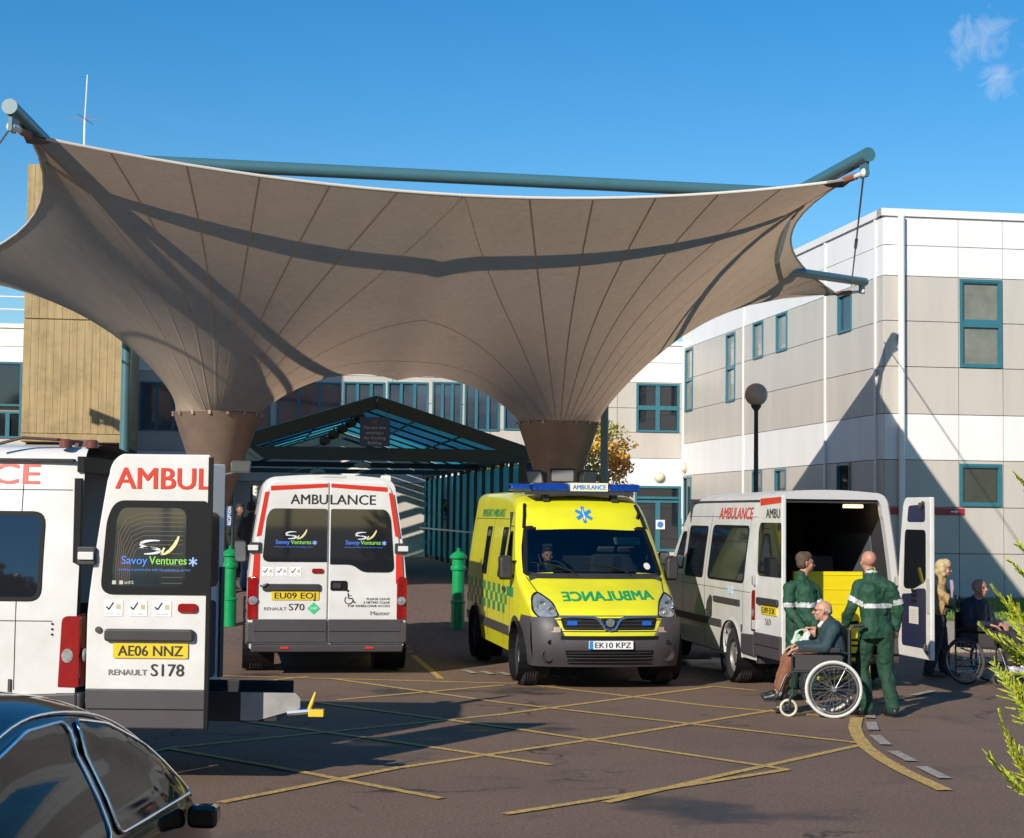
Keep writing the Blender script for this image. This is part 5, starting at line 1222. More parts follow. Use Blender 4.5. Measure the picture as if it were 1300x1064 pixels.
for s in (1, -1):        # s=+1 is on the left in the picture
    o, sub, f, fi = rear_door(wa, s, WPT)
    grey_foot(sub, f)
    poly = wpoly('L' if s == 1 else 'R')
    mb = MB(); mb.prism(poly, lambda a, b: f(a, b, .008), lambda a, b: f(a, b, -.01)); sub(mb, 'window_pane', DKG)
    fl = -1 if s == 1 else 1; FL_ = lambda cx: cx
    g = (lambda u, v, off=0.: f(.43-u, v, off)) if s == 1 else (lambda u, v, off=0.: f(.43+u, v, off))
    logo(sub, lambda x, z, off: g(x, z, off), 0, 1.63, .86)
    mb = MB()
    stripes = [[(.02, 2.37), (.02, 2.42), (.72, 2.38), (.72, 2.32)], [(.79, 2.30), (.735, 2.31), (.825, 1.74), (.885, 1.72)], [(.835, 1.50), (.91, 1.50), (.93, 1.17), (.84, 1.12)]]
    for st in stripes: mb.add([f(a, b, .003) for a, b in st], [(0,1,2,3)])
    sub(mb, 'red_stripe', REDR)
    mb = MB(); tx = 'AMBU' if s == 1 else 'LANCE'; w_ = .455 if s == 1 else .56
    addtext(mb, tx, lambda u, v: g(u, v, .003), (.43-.02-w_/2) if s == 1 else -(.43-.015)+w_/2, 2.15, .125, wid=w_, bold=.012); sub(mb, 'black_lettering', BLKT)
    if s == 1:
        mb = MB(); mb.prism(rpoly(rect(.09, 1.025, .80, 1.115), .03), lambda a, b: f(a, b, .035), lambda a, b: f(a, b, 0)); sub(mb, 'handle_bar', PLA, bevel=.01)
        plate(sub, lambda a, b, off: f(a, b, off), .40, .965, 'EU09 EOJ', PLY, flip=-1, w_=.29)
        mb = MB(); addtext(mb, 'RENAULT', lambda u, v: g(u, v, .003), -.21, .775, .04, wid=.27, bold=.02); sub(mb, 'grey_lettering', GRYT)
        mb = MB(); addtext(mb, 'S70', lambda u, v: g(u, v, .003), .05, .775, .085, wid=.19, bold=.01); sub(mb, 'code_lettering', BLKT)
        mb = MB(); mb.add([g(u+.26, v+.80, .003) for u, v in ((-.08,0),(0,-.08),(.08,0),(0,.08))], [(0,1,2,3)]); sub(mb, 'green_diamond', pmat('diamond_green', (.05, .5, .22), .4))
        mb = MB(); addtext(mb, 'LIVERY', lambda u, v: g(u+.26, v+.79, .0045), 0, 0, .025, wid=.09); sub(mb, 'diamond_lettering', pmat('letter_white', (.8,.78,.75)))
        tickcards(sub, f, .74, 1.27, .17)
        mb = MB(); mb.prism(rpoly(rect(.06, 1.255, .20, 1.315), .025), lambda a, b: f(a, b, .02), lambda a, b: f(a, b, 0)); sub(mb, 'side_marker', REDL)
        mb = MB(); mb.tube([g(-.40+i*.02, 1.10-.02*math.sin(i), .05) for i in range(6)], .012, 6); sub(mb, 'key_lock', GRYP)
    else:
        mb = MB(); mb.prism(rpoly(rect(.03, 1.03, .24, 1.16), .03), lambda a, b: f(a, b, .014), lambda a, b: f(a, b, 0)); sub(mb, 'handle_recess', SEALM, bevel=.01)
        mb = MB(); mb.prism(rpoly(rect(.06, 1.06, .16, 1.13), .02), lambda a, b: f(a, b, .03), lambda a, b: f(a, b, 0)); sub(mb, 'door_handle', PLA)
        # wheelchair symbol
        mb = MB(); c = (-.17, .93)
        def strk(P, w_):
            for a, b in zip(P[:-1], P[1:]):
                a = Vector(a); b = Vector(b); t = (b-a).normalized(); sd = Vector((-t.y, t.x))*w_; mb.add([g(c[0]+q.x, c[1]+q.y, .003) for q in (a+sd, a-sd, b-sd, b+sd)], [(0,1,2,3)])
        strk([(.0+.05*math.cos(t), -.02+.05*math.sin(t)) for t in [2.2+i*.36 for i in range(12)]], .006); strk([(-.01, .07), (-.005, .0), (.045, .0), (.065, -.055), (.085, -.05)], .007); strk([(-.005, .035), (.035, .035)], .005)
        mb.add([g(c[0]-.012+.016*math.cos(i*.6283), c[1]+.098+.016*math.sin(i*.6283), .003) for i in range(10)], [tuple(range(10))]); sub(mb, 'wheelchair_symbol', BLKT)
        mb = MB()
        for t, z, wd in (('PLEASE LEAVE', .91, .29), ('2 METRES CLEAR', .865, .33), ('FOR WHEELCHAIR ACCESS', .82, .52)): addtext(mb, t, lambda u, v: g(u, v, .003), .31-wd/2+.03, z, .028, wid=wd, bold=.01)
        sub(mb, 'small_lettering', BLKT)
        mb = MB(); addtext(mb, 'Master', lambda u, v: g(u, v, .003), .22, .715, .05, wid=.24, bold=.025); sub(mb, 'model_lettering', GRYT)
mb = MB(); mb.prism(rpoly(rect(.65, 2.44, .78, 2.54), .02), lambda a, b: Vector((-a, YR-.2, b)), lambda a, b: Vector((-a, YR-.26, b))); mb.b2((-.2, YR-.05, 2.5), (.1, YR+.01, 2.53)); vpart(mb, 'roof_lamp', WPT, wa, bevel=.01)

set_lift(wa, .075, 1.)
# ================================================================== 3  near ambulance, side on, with an open rear door
na = thing('ambulance', 'white ambulance standing side on at the left, lettered rear door swung open towards the camera', 'ambulance')
KN = 1.0
na.rotation_euler = (0, 0, R(-90)); na.scale = (1., 1., KN)
pr = at(97, 760, 12.95); na.location = Vector((pr.x-YR, 12.95+.985, 0))
bodyshell(na, WPT, rear_open=True); arches(na, WPT); common_low(na, PLA); rear_frame(na, WPT)
swn = [rpoly([(1.36, 1.31), (2.405, 1.31), (2.405, 1.99), (1.36, 1.99)], .10), rpoly([(.50, 1.31), (1.22, 1.31), (1.22, 1.99), (.50, 1.99)], .1), rpoly([(-.62, 1.31), (.34, 1.31), (.34, 1.99), (-.62, 1.99)], .1)]
side_std(na, 1, swn, DKG, rub=True); side_std(na, -1, [], DKG)
for s in (1, -1): mirror_(na, s); glasspanel(na, cab_win, SS(s), DKG, 'cab_window')
glasspanel(na, windscreen_poly(.03), lambda a, b, off: FS(a, b, off), DKG, 'windscreen', seal=.05)
bshell(na, GRYP, lambda q: .60+.21*min(1, max(0, (q-.55)/.12)))
f = SS(1)
mb = MB(); addtext(mb, 'AMBULANCE', lambda u, v: f(u, v, .004), 1.40, 2.205, .155, wid=1.88, bold=.02); vpart(mb, 'red_lettering', ORG, na)
mb = MB()
for z in (1.06, 1.10, 1.14): mb.lathe([(.008, 0), (.008, .012), (.001, .013)], (wid(2.54, z), 2.50, z), 'X', 8)
vpart(mb, 'vent_dots', SEALM, na)
mb = MB(); mb.b2((-.9, -.7, .45), (.9, 2.6, .5)); mb.b2((-.9, -.72, .5), (.9, -.7, 2.4)); mb.b2((-.88, -.7, 2.38), (.88, 2.6, 2.4)); mb.b2((-.9, -.7, .5), (-.88, 2.6, 1.2)); vpart(mb, 'interior_lining', INT, na)
mb = MB()
for s in (1, -1): mb.b2((s*.93, YR-.05, .4), (s*.86, YR+.0, 2.25))
mb.b2((-.86, YR-.05, 2.3), (.86, YR, 2.42)); vpart(mb, 'door_seal', SEALM, na)
def near_door(side, ang):
    o, sub, f, fi = rear_door(na, side, WPT, ang)
    return o, sub, f, fi
# the lettered door: +x side of the van, opened by a right angle
o, sub, f, fi = near_door(1, R(90))
g = lambda u, v, off=0.: f(.455-u, v, off)          # u to the right as one reads
grey_foot(sub, f, .36, .655)
mb = MB(); mb.prism([(.0, .36), (.03, .36), (.03, 2.42), (.0, 2.42)], lambda a, b: f(a-.012, b, .012), lambda a, b: f(a-.012, b, -.045)); sub(mb, 'door_seal', SEALM)
wp_ = rpoly([(.035, 1.285), (.815, 1.285), (.765, 1.95), (.70, 2.075), (.035, 2.075)], [.03, .10, .1, .1, .05])
mb = MB(); inn = rpoly([(.18, 1.43), (.745, 1.43), (.71, 1.95), (.67, 2.03), (.18, 2.03)], .08)
mb.ring(rpoly([(.018, 1.37), (.825, 1.37), (.785, 1.95), (.72, 2.085), (.018, 2.085)], [.01, .1, .1, .1, .03]), inn, lambda a, b: f(a, b, .009)); wf = sub(mb, 'window', SEALM)
mb = MB(); mb.patch(inset(inn, -.006), lambda a, b: f(a, b, .007), .2); q = sub(mb, 'window_pane', pmat('rear_reflection_tint', (.030, .042, .055), .035, spec=.8, coat=.4, var=.6, vs=3.2, col2=(.018, .026, .014)))  # bluish and green blotches in the colour stand for reflections
mb = MB()
for k in range(8):
    z = 1.99-.03*k*1.15; P = [(.20, z), (.50-.0*k, z), (.56+.02*(7-k)*.5, z-.04), (.60+.013*(7-k), z-.15), (.61+.015*(7-k), 1.44)]
    for a, b in zip(P[:-1], P[1:]):
        a = Vector(a); b = Vector(b); t = (b-a).normalized(); s_ = Vector((-t.y, t.x))*.0022; mb.add([f(*(a+s_), .0085), f(*(a-s_), .0085), f(*(b-s_), .0085), f(*(b+s_), .0085)], [(0,1,2,3)])
for k in range(6):
    z = 1.68-.045*k; mb.add([f(.20, z, .0085), f(.36, z, .0085), f(.36, z+.004, .0085), f(.20, z+.004, .0085)], [(0,1,2,3)])
sub(mb, 'heater_wires', pmat('heater_wire', (.15, .075, .05), .5))
logo(sub, lambda x, z, off: g(x, z, off), .04, 1.60, .98)
mb = MB(); addtext(mb, 'AMBUL', lambda u, v: g(u, v, .003), .095, 2.175, .16, wid=.73, bold=.02); sub(mb, 'red_lettering', ORG)
tickcards(sub, f, .72, 1.265, .185)
mb = MB(); mb.prism(rpoly(rect(.08, 1.235, .23, 1.305), .03), lambda a, b: f(a, b, .02), lambda a, b: f(a, b, 0)); sub(mb, 'side_marker', REDL, bevel=.005)
mb = MB(); mb.prism(rpoly(rect(.10, 1.015, .78, 1.11), .03), lambda a, b: f(a, b, .045), lambda a, b: f(a, b, 0)); sub(mb, 'handle_bar', PLA, bevel=.015)
mb = MB(); mb.lathe([(.025, 0), (.025, .015), (.001, .016)], f(.83, 1.10, 0), 'Y', 16); sub(mb, 'door_stop', GRYP)
plate(sub, lambda a, b, off: f(a, b, off), .43, .945, 'AE06 NNZ', PLY, flip=-1, w_=.285)
mb = MB(); addtext(mb, 'RENAULT', lambda u, v: g(u, v, .003), -.145, .76, .042, wid=.29, bold=.03); sub(mb, 'grey_lettering', GRYT)
mb = MB(); addtext(mb, 'S178', lambda u, v: g(u, v, .003), .155, .755, .09, wid=.25, bold=.012); sub(mb, 'code_lettering', BLKT)
mb = MB()
for k, x in enumerate((.72, .665)): mb.add([f(x+.02*math.cos(i*1.57+.78), 1.46+.02*math.sin(i*1.57+.78), .0095) for i in range(4)], [(0,1,2,3)])
addtext(mb, 'eif2', lambda u, v: g(u, v, .0095), -.15, 1.45, .022, wid=.07); sub(mb, 'glass_marking', pmat('mark_pale', (.45, .5, .42), .5))
mb = MB(); mb.prism(rpoly(rect(.86, 1.59, 1.0, 1.73), .02), lambda a, b: f(a, b, .04), lambda a, b: f(a, b, -.04)); hh = sub(mb, 'hinge', PLA, bevel=.01)
mb = MB(); mb.prism(rpoly(rect(.87, 1.63, .99, 1.69), .01), lambda a, b: f(a, b, .06), lambda a, b: f(a, b, .0)); sub(mb, 'hinge_block', WPT, bevel=.006)
# the far door, open too, seen on its inner face edge
o2, sub2, f2, fi2 = near_door(-1, R(141)); 
mb = MB(); mb.prism(rpoly(rect(.1, .5, .82, 1.2), .05), lambda a, b: fi2(a, b, .01), lambda a, b: fi2(a, b, -.005)); sub2(mb, 'liner_panel', NAVY)
mb = MB(); mb.prism(rpoly(rect(.08, 1.32, .76, 2.0), .08), lambda a, b: fi2(a, b, .01), lambda a, b: fi2(a, b, -.005)); sub2(mb, 'window_pane', DKG)
mb = MB(); mb.b2((-.0-.06, YR-.06, .5), (-.0-.02, YR+.06, 1.5)); sub2(mb, 'latch_rod', GRYP)
for x, y in ((-.75, 2.6), (.55, 2.74)):
    mb = MB(); mb.b2((x-.06, y-.2, 2.50), (x+.06, y-.07, 2.56)); vpart(mb, 'roof_bracket', pmat('gear_brown', (.10, .05, .045), .5), na, bevel=.01)
mb = MB()
mb.tube([(.9, 2.0, 2.5), (.86, 2.2, 2.56), (.80, 2.45, 2.55), (.60, 2.6, 2.54)], .014, 6); vpart(mb, 'roof_cable', pmat('gear_brown', (.10, .05, .045), .5), na, bevel=.01)
for mb_, nm, mt in ():
    pass
for y in (2.52, 2.70):
    mb = MB(); mb.lathe([(.05, 0), (.05, .05), (.035, .065), (.001, .065)], (.80-(.0 if y < 2.6 else .1), y, 2.49), 'Z', 16); vpart(mb, 'marker_lamp', pmat('lamp_brown', (.16, .05, .04), .3), na, smooth=40)
set_lift(na, .11, 1.)
for c in na.children:
    if c.name.startswith('rear_door'): c.location.y += .05
# tail lift let down beside the open door
tl = at(330, 893, 13.9); lift = thing('tail_lift', 'black tail lift platform lowered to the road with grey end flap and yellow handle', 'tail lift', (0, 0, 0))
X0 = pr.x+.05; lift.location = (X0, 13.95, .38)
mb = MB(); mb.b2((-.1, -.42, .08), (1.42, .55, .14)); mb.b2((-.1, -.44, .08), (1.42, -.40, .31)); mb.b2((-.1, .53, .08), (1.42, .57, .31)); mb.b2((-.35, -.3, .1), (-.05, .4, .22)); vpart(mb, 'lift_platform', pmat('lift_black', (.015, .015, .017), .6, var=.3, vs=5), lift, bevel=.008)
mb = MB(); mb.prism([(1.13, .09), (1.26, .09), (1.60, .19), (1.60, .27), (1.56, .31), (1.13, .31)], lambda a, b: Vector((a, -.452, b)), lambda a, b: Vector((a, -.446, b))); vpart(mb, 'end_flap', pmat('flap_grey', (.33, .32, .30), .5, var=.3, vs=6), lift)
mb = MB(); mb.tube([(1.66, -.45, .16), (1.69, -.45, .23), (1.72, -.45, .32)], [.012, .017, .008], 8); mb.b2((1.67, -.50, .13), (1.79, -.42, .185)); vpart(mb, 'yellow_handle', pmat('handle_yellow', (.75, .48, .03), .4), lift, bevel=.008)
mb = MB(); mb.tube([(1.50, -.45, .15), (1.70, -.45, .17)], .025, 8); vpart(mb, 'pivot', CHR, lift)

# ================================================================== 4  right hand ambulance, rear doors open
ra = thing('ambulance', 'white ambulance with both rear doors open and a folded yellow ramp inside', 'ambulance')
PL_ = at(955, 740, 20.9); TH4 = R(188.9); bx = Vector((.988, .155, 0)); ax4 = Vector((-math.sin(TH4), math.cos(TH4), 0))
ra.location = Vector((PL_.x, 20.9, 0))+bx*.97-ax4*YR; ra.location.z = 0; ra.rotation_euler = (0, 0, TH4); ra.scale = (.965, 1, 1)
bodyshell(ra, WPT, rear_open=True); arches(ra, WPT); common_low(ra, PLA); rear_frame(ra, WPT)
swr = [rpoly([(-.66, 1.27), (.30, 1.27), (.30, 2.02), (-.66, 2.02)], .08), rpoly([(.55, 1.27), (2.24, 1.27), (2.2, 2.04), (.55, 2.04)], .10)]
for s in (1, -1): side_std(ra, s, swr, DKG); mirror_(ra, s); glasspanel(ra, cab_win, SS(s), DKG, 'cab_window')
glasspanel(ra, windscreen_poly(.03), lambda a, b, off: FS(a, b, off), DKG, 'windscreen', seal=.05)
bshell(ra, GRYP, lambda q: .60+.21*min(1, max(0, (q-.55)/.12)))
f = SS(1)
mb = MB(); addtext(mb, 'AMBULANCE', lambda u, v: f(u, v, .004), 1.5, 2.13, .16, wid=1.5, bold=.02); vpart(mb, 'red_lettering', ORG, ra)
mb = MB(); mb.prism(rpoly(rect(.9, .96, 2.1, 1.04), .02), lambda a, b: f(a, b, .02), lambda a, b: f(a, b, 0)); vpart(mb, 'slide_rail', GRYP, ra)
mb = MB(); mb.prism(rpoly(rect(1.55, 1.1, 1.75, 1.2), .01), lambda a, b: f(a, b, .005), lambda a, b: f(a, b, 0)); vpart(mb, 'side_notice', pmat('notice_pale', (.5, .6, .7), .5), ra)
mb = MB(); mb.patch(rpoly([(-.1, .75), (.3, .55), (.55, .6), (.35, .9), (.2, 1.05), (.1, 1.05)], .06), lambda a, b: f(a, b, .004), .1); vpart(mb, 'green_swoosh', pmat('swoosh_green', (.35, .55, .30), .4), ra)
# cavity
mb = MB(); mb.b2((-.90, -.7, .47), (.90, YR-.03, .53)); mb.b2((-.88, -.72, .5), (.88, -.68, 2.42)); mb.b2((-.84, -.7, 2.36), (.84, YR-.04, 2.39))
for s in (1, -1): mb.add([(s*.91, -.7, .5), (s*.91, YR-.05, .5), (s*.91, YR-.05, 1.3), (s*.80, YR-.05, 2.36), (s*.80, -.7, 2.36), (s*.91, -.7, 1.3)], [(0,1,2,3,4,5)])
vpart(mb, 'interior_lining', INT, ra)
mb = MB(); sc = section(YR)
for s in (1, -1):
    vs = []; 
    for x, z in sc[2:-5]: vs += [(s*(x-.012), YR-.002, z), (s*(x-.10), YR-.002, z-.0 if z < 2.2 else z-.05), (s*(x-.10), YR-.12, z if z < 2.2 else z-.05)]
    n = len(vs)//3; mb.add(vs, [(3*i+a, 3*i+a+1, 3*i+a+4, 3*i+a+3) for i in range(n-1) for a in (0, 1)])
tp = [(x, YR-.003, z-.004) for x, z in sc[-10:]]+[(-x, YR-.003, z-.004) for x, z in reversed(sc[-10:-1])]
mb.add(tp+[(p_[0], YR-.003, 2.405) for p_ in tp], [(i, i+1, i+1+len(tp), i+len(tp)) for i in range(len(tp)-1)])
mb.add([(-.70, YR-.002, 2.41), (.70, YR-.002, 2.41), (.70, YR-.12, 2.41), (-.70, YR-.12, 2.41)], [(0,1,2,3)])
vpart(mb, 'door_frame', pmat('frame_greywhite', (.5, .49, .48), .5), ra)
mb = MB(); mb.b2((-.62, 2.1, 2.30), (-.42, 2.3, 2.34)); il = vpart(mb, 'interior_lamp', pmat('lamp_lit', (.9, .7, .4), .5, emit=(1, .72, .32), es=5.), ra)
for y in (.1, 1.0):
    for x in (-.45, .45):
        mb = MB(); mb.prism(rpoly([(-.22, .95), (.22, .95), (.2, 1.62), (-.2, 1.62)], .07), lambda a, b: Vector((x+a, y, b)), lambda a, b: Vector((x+a, y+.12, b))); mb.b2((x-.22, y-.4, .85), (x+.22, y+.05, .97)); vpart(mb, 'passenger_seat', SEATM, ra, bevel=.02)
for s in (1, -1):
    mb = MB(); mb.prism(rpoly([(.5, 1.3), (2.0, 1.3), (2.0, 1.95), (.5, 1.95)], .06), lambda a, b: Vector((s*(.90 if b < 1.4 else .845), a, b)), lambda a, b: Vector((s*(.885 if b < 1.4 else .83), a, b))); vpart(mb, 'inner_window', pmat('inner_glass', (.10, .12, .13), .1), ra)
YR2 = pmat('ramp_yellow', (.74, .58, .0), .45, var=.1, vs=3)
mb = MB(); mb.b2((-.46, YR-.03, .56), (.46, YR+.02, 1.45))
for k in range(5): mb.b2((-.45, YR+.02, .64+k*.19), (.45, YR+.027, .655+k*.19))
rp = vpart(mb, 'yellow_ramp', YR2, ra, bevel=.008); 
mb = MB(); mb.b2((-.46, YR+.1, .40), (.46, YR+.30, .47)); mb.b2((-.46, YR+.12, .50), (.46, YR+.16, .54)); mb.b2((-.46, YR+.30, .30), (.46, YR+.32, .34)); vpart(mb, 'ramp_step', YR2, ra, bevel=.006)
for s in (1, -1):
    mb = MB(); mb.tube([(s*.55, YR+.05, .55), (s*.6, YR+.25, .8), (s*.62, YR+.2, 1.2), (s*.6, YR+.02, 1.5)], .022, 8); vpart(mb, 'lift_arm', YR2 if s < 0 else PLA, ra)
    mb = MB(); mb.tube([(s*.42, YR+.3, .33), (s*.42, YR+.33, .08), (s*.42, YR+.1, .06)], .022, 8); vpart(mb, 'lift_leg', YR2, ra)
mb = MB(); mb.tube([(-.42, YR+.33, .08), (.42, YR+.33, .08)], .022, 8); vpart(mb, 'foot_bar', YR2, ra)
# its doors
o, sub, f, fi = rear_door(ra, 1, WPT, R(87)); g = lambda u, v, off=0.: f(.455-u, v, off)
grey_foot(sub, f)
poly = wpoly('R'); mb = MB(); mb.prism(wpoly('L'), lambda a, b: f(a, b, .008), lambda a, b: f(a, b, -.01)); sub(mb, 'window_pane', DKG)
mb = MB(); addtext(mb, 'AMBU', lambda u, v: g(u, v, .003), .16, 2.15, .12, wid=.46, bold=.012); sub(mb, 'black_lettering', BLKT)
mb = MB(); mb.add([f(a, b, .003) for a, b in [(.02, 2.345), (.02, 2.42), (.72, 2.40), (.72, 2.31)]], [(0,1,2,3)]); sub(mb, 'red_stripe', REDR)
plate(sub, lambda a, b, off: f(a, b, off), .42, .965, 'EU09 EOK', PLY, flip=-1, w_=.26)
mb = MB(); mb.prism(rpoly(rect(.1, 1.03, .8, 1.12), .03), lambda a, b: f(a, b, .035), lambda a, b: f(a, b, 0)); sub(mb, 'handle_bar', PLA, bevel=.01)
mb = MB(); addtext(mb, 'S69', lambda u, v: g(u, v, .003), .0, .775, .085, wid=.19, bold=.01); sub(mb, 'code_lettering', GRYT)
mb = MB(); mb.tube([fi(.12, .5, .03), fi(.12, 2.3, .03)], .012, 8); sub(mb, 'latch_rod', GRYP)
o, sub, f, fi = rear_door(ra, -1, WPT, R(93))
mb = MB(); mb.prism(rpoly([(.15, 2.12), (.64, 2.12), (.60, 2.33), (.15, 2.35)], .05), lambda a, b: fi(a, b, .004), lambda a, b: fi(a, b, -.01)); sub(mb, 'top_liner', NAVY)
mb = MB(); mb.prism(rpoly([(.13, 1.36), (.46, 1.25), (.74, 1.25), (.70, 2.02), (.13, 2.02)], .07), lambda a, b: fi(a, b, .006), lambda a, b: fi(a, b, -.005)); sub(mb, 'window_pane', DKG)
mb = MB(); mb.prism(rpoly([(.13, .50), (.80, .50), (.80, 1.17), (.52, 1.19), (.38, 1.26), (.13, 1.27)], .06), lambda a, b: fi(a, b, .004), lambda a, b: fi(a, b, -.01)); sub(mb, 'navy_liner', NAVY)
mb = MB(); mb.add([fi(a, b, .008) for a, b in rect(.32, .80, .58, 1.02)], [(0,1,2,3)]); sub(mb, 'paper_notice', pmat('paper', (.6, .58, .55), .6))
mb = MB(); 
for k in range(7): mb.add([fi(a, b, .0095) for a, b in rect(.35, .825+k*.025, .55, .829+k*.025)], [(0,1,2,3)])
sub(mb, 'notice_lines', GRYT)
mb = MB()
for z in (1.08, 1.15, 1.21): mb.prism(rpoly(rect(.38, z, .50, z+.035), .01), lambda a, b: fi(a, b, .02), lambda a, b: fi(a, b, 0))
sub(mb, 'latch_slots', SEALM)
mb = MB(); mb.prism(rpoly(rect(.02, .95, .10, 1.4), .02), lambda a, b: fi(a, b, .01), lambda a, b: fi(a, b, -.0)); sub(mb, 'lock_plate', pmat('lock_grey', (.45, .43, .42), .5))
mb = MB(); mb.tube([fi(.25, 2.36, .02), fi(.2, 2.30, .04), fi(.14, 2.38, .03)], .018, 8); mb.tube([fi(.06, .44, .02), fi(.10, .50, .04), fi(.10, .56, .02)], .018, 8); sub(mb, 'latch_hook', GRYP)
for s in (-1, 1):
    for z in (.75, 1.33):
        mb = MB(); mb.prism(rpoly(rect(-.05, z-.06, .08, z+.06), .02), lambda a, b: Vector((s*(wid(YR, z)-a+.01), YR+.07, b)), lambda a, b: Vector((s*(wid(YR, z)-a+.01), YR+.0, b))); vpart(mb, 'hinge', pmat('hinge_grey', (.4, .39, .38), .4, metal=.3), ra, bevel=.006)

set_lift(ra, .10, .935)
# ================================================================== dark car in the near left corner
def car():
    """small rounded hatchback, nose towards -y like the vans"""
    o = thing('parked_car', 'glossy black car with chrome window trim, cut off by the lower left corner', 'car')
    BP = pmat('car_black', (.016, .011, .009), .09, coat=.4, spec=.5, var=.2, vs=2); 
    Z = [(-2.0,.45),(-1.97,.62),(-1.85,.72),(-1.5,.86),(-1.15,.95),(-.95,1.02),(-.6,1.24),(-.3,1.39),(0,1.47),(.35,1.505),(.8,1.49),(1.2,1.41),(1.5,1.27),(1.75,1.06),(1.9,.9),(1.97,.7),(2.0,.5)]
    zy = np.array([p[0] for p in Z]); zz = np.array([p[1] for p in Z])
    from math import sin, cos, pi
    def zt(y):
        # smooth interpolation
        return float(sum(np.interp(y+d, zy, zz) for d in np.linspace(-.22, .22, 9))/9)
    def hw(y, z):
        p = .84*(1-abs(y/2.05)**4*.35); b = max(0., z-.88); return p*(1-.42*(b/.62)**1.5*.9) if b > 0 else p*(1-.04*((.88-z)/.6))
    def sec(y):
        t = zt(y); rc = min(.20, (t-.22)*.4); zs = t-rc; P = []
        for i in range(14): z = .22+(zs-.22)*i/14; P.append((hw(y, z), z))
        w_ = hw(y, zs)
        for i in range(8): a = i/8*pi/2; P.append((w_-rc*1.3*(1-cos(a)), zs+rc*sin(a)))
        w2 = w_-rc*1.3
        for i in range(6): x = w2*(1-i/5); P.append((x, t+.03*(1-(x/w2)**2)))
        return P
    ys = list(np.linspace(-2.0, 2.0, 90)); S_ = [sec(y) for y in ys]; n = len(S_[0]); W = 2*n-1; mb = MB(); vs = []
    for y, sc in zip(ys, S_):
        row = [(x, z) for x, z in sc]+[(-x, z) for x, z in reversed(sc[:-1])]
        vs += [Vector((x, y, z)) for x, z in row]
    fs = []
    for i in range(89):
        for j in range(W-1):
            idx = (i*W+j, i*W+j+1, (i+1)*W+j+1, (i+1)*W+j); c = (vs[idx[0]]+vs[idx[2]])/2
            if (j < 14 or j > W-15) and any(math.hypot(c.y-a, c.z-.32) < .35 for a in (-1.25, 1.25)): continue
            fs.append(idx)
    fs += [tuple(range(W)), tuple(89*W+k for k in range(W-1, -1, -1))]; mb.add(vs, fs)
    body = mb.build('body', BP, o, smooth=50)
    def side(s):
        def f(y, z, off=.0):
            t = zt(y); rc = min(.20, (t-.22)*.4); zs = t-rc
            if z <= zs: x = hw(y, z)
            else: w_ = hw(y, zs); sn = min(1., (z-zs)/rc); x = w_-rc*1.3*(1-math.sqrt(max(0, 1-sn*sn)))
            return Vector((s*(x+off), y, z+off*.25))
        return f
    CG = pmat('car_glass', (.010, .012, .013), .04, spec=.35)
    def chai(P, n=2):
        for _ in range(n):
            Q = [P[0]]
            for a, b in zip(P[:-1], P[1:]): Q += [(a[0]*.75+b[0]*.25, a[1]*.75+b[1]*.25), (a[0]*.25+b[0]*.75, a[1]*.25+b[1]*.75)]
            P = Q+[P[-1]]
        return P
    fw = [(-.86, .98), (-.55, 1.20), (-.2, 1.335), (.10, 1.385), (.10, .98)]; rw_ = [(.19, .98), (.19, 1.39), (.55, 1.395), (.95, 1.33), (1.28, 1.16), (1.42, 1.0)]
    allw = [(-.93, .95), (-.58, 1.225), (-.22, 1.365), (.2, 1.425), (.58, 1.43), (.98, 1.365), (1.33, 1.185), (1.52, .96)]
    for s in (1, -1):
        f = side(s)
        for k, p in enumerate((fw, rw_)):
            pp = chai(rpoly(p, .05)+[rpoly(p, .05)[0]], 1)[:-1]; mb = MB(); mb.patch(pp, lambda a, b: f(a, b, .006), .06); mb.build('side_window', CG, o, smooth=60)
            mb = MB(); P = [f(a, b, .008) for a, b in pp]; mb.tube(P+[P[0]], .007, 8); mb.build('chrome_trim', CHR, o, smooth=True)
        mb = MB(); pts = [];
        AW = chai(allw)
        for a, b in zip(AW[:-1], AW[1:]):
            for t in range(3): pts.append((a[0]+(b[0]-a[0])*t/3, a[1]+(b[1]-a[1])*t/3))
        mb.tube([f(a, b, .010) for a, b in pts], .006, 8); mb.build('roof_trim', CHR, o, smooth=True)
        mb = MB(); mb.prism(rpoly(rect(.55, .80, .75, .84), .015), lambda a, b: f(a, b, .04), lambda a, b: f(a, b, 0)); mb.build('door_handle', CHR, o)
        mb = MB(); mb.prism(rpoly([(-.08,-.06),(.08,-.06),(.08,.06),(-.08,.06)], .04), lambda a, b: Vector((s*(.90+a*.8), -.72, .90+b*.8)), lambda a, b: Vector((s*(.90+a*.6), -.85, .90+b*.6))); mb.build('wing_mirror', BP, o, bevel=.02)
        for a in (-1.25, 1.25):
            mb = MB(); c = (s*.70, a, .32); mb.lathe([(.2,-.09),(.3,-.1),(.32,-.06),(.32,.06),(.3,.1),(.2,.09)], c, 'X', 30, closed=True); w_ = mb.build('wheel', RUB, o, smooth=40)
            mb = MB(); mb.lathe([(.2, s*.08), (.17, s*.05), (.06, s*.07), (.001, s*.075)], c, 'X', 24); mb.build('rim', RIM, w_, smooth=40)
    mb = MB(); mb.patch(rpoly([(-.52, 1.06), (.52, 1.06), (.44, 1.37), (-.44, 1.37)], .08), lambda a, b: Vector((a, 1.0+ (lambda z: float(np.interp(-z, [-1.505, -1.41, -1.27, -1.06, -.9], [.35+.0, 1.2, 1.5, 1.75, 1.9])))(b)-1.0+.03, b+.03)), .08); mb.build('rear_window', CG, o, smooth=60)
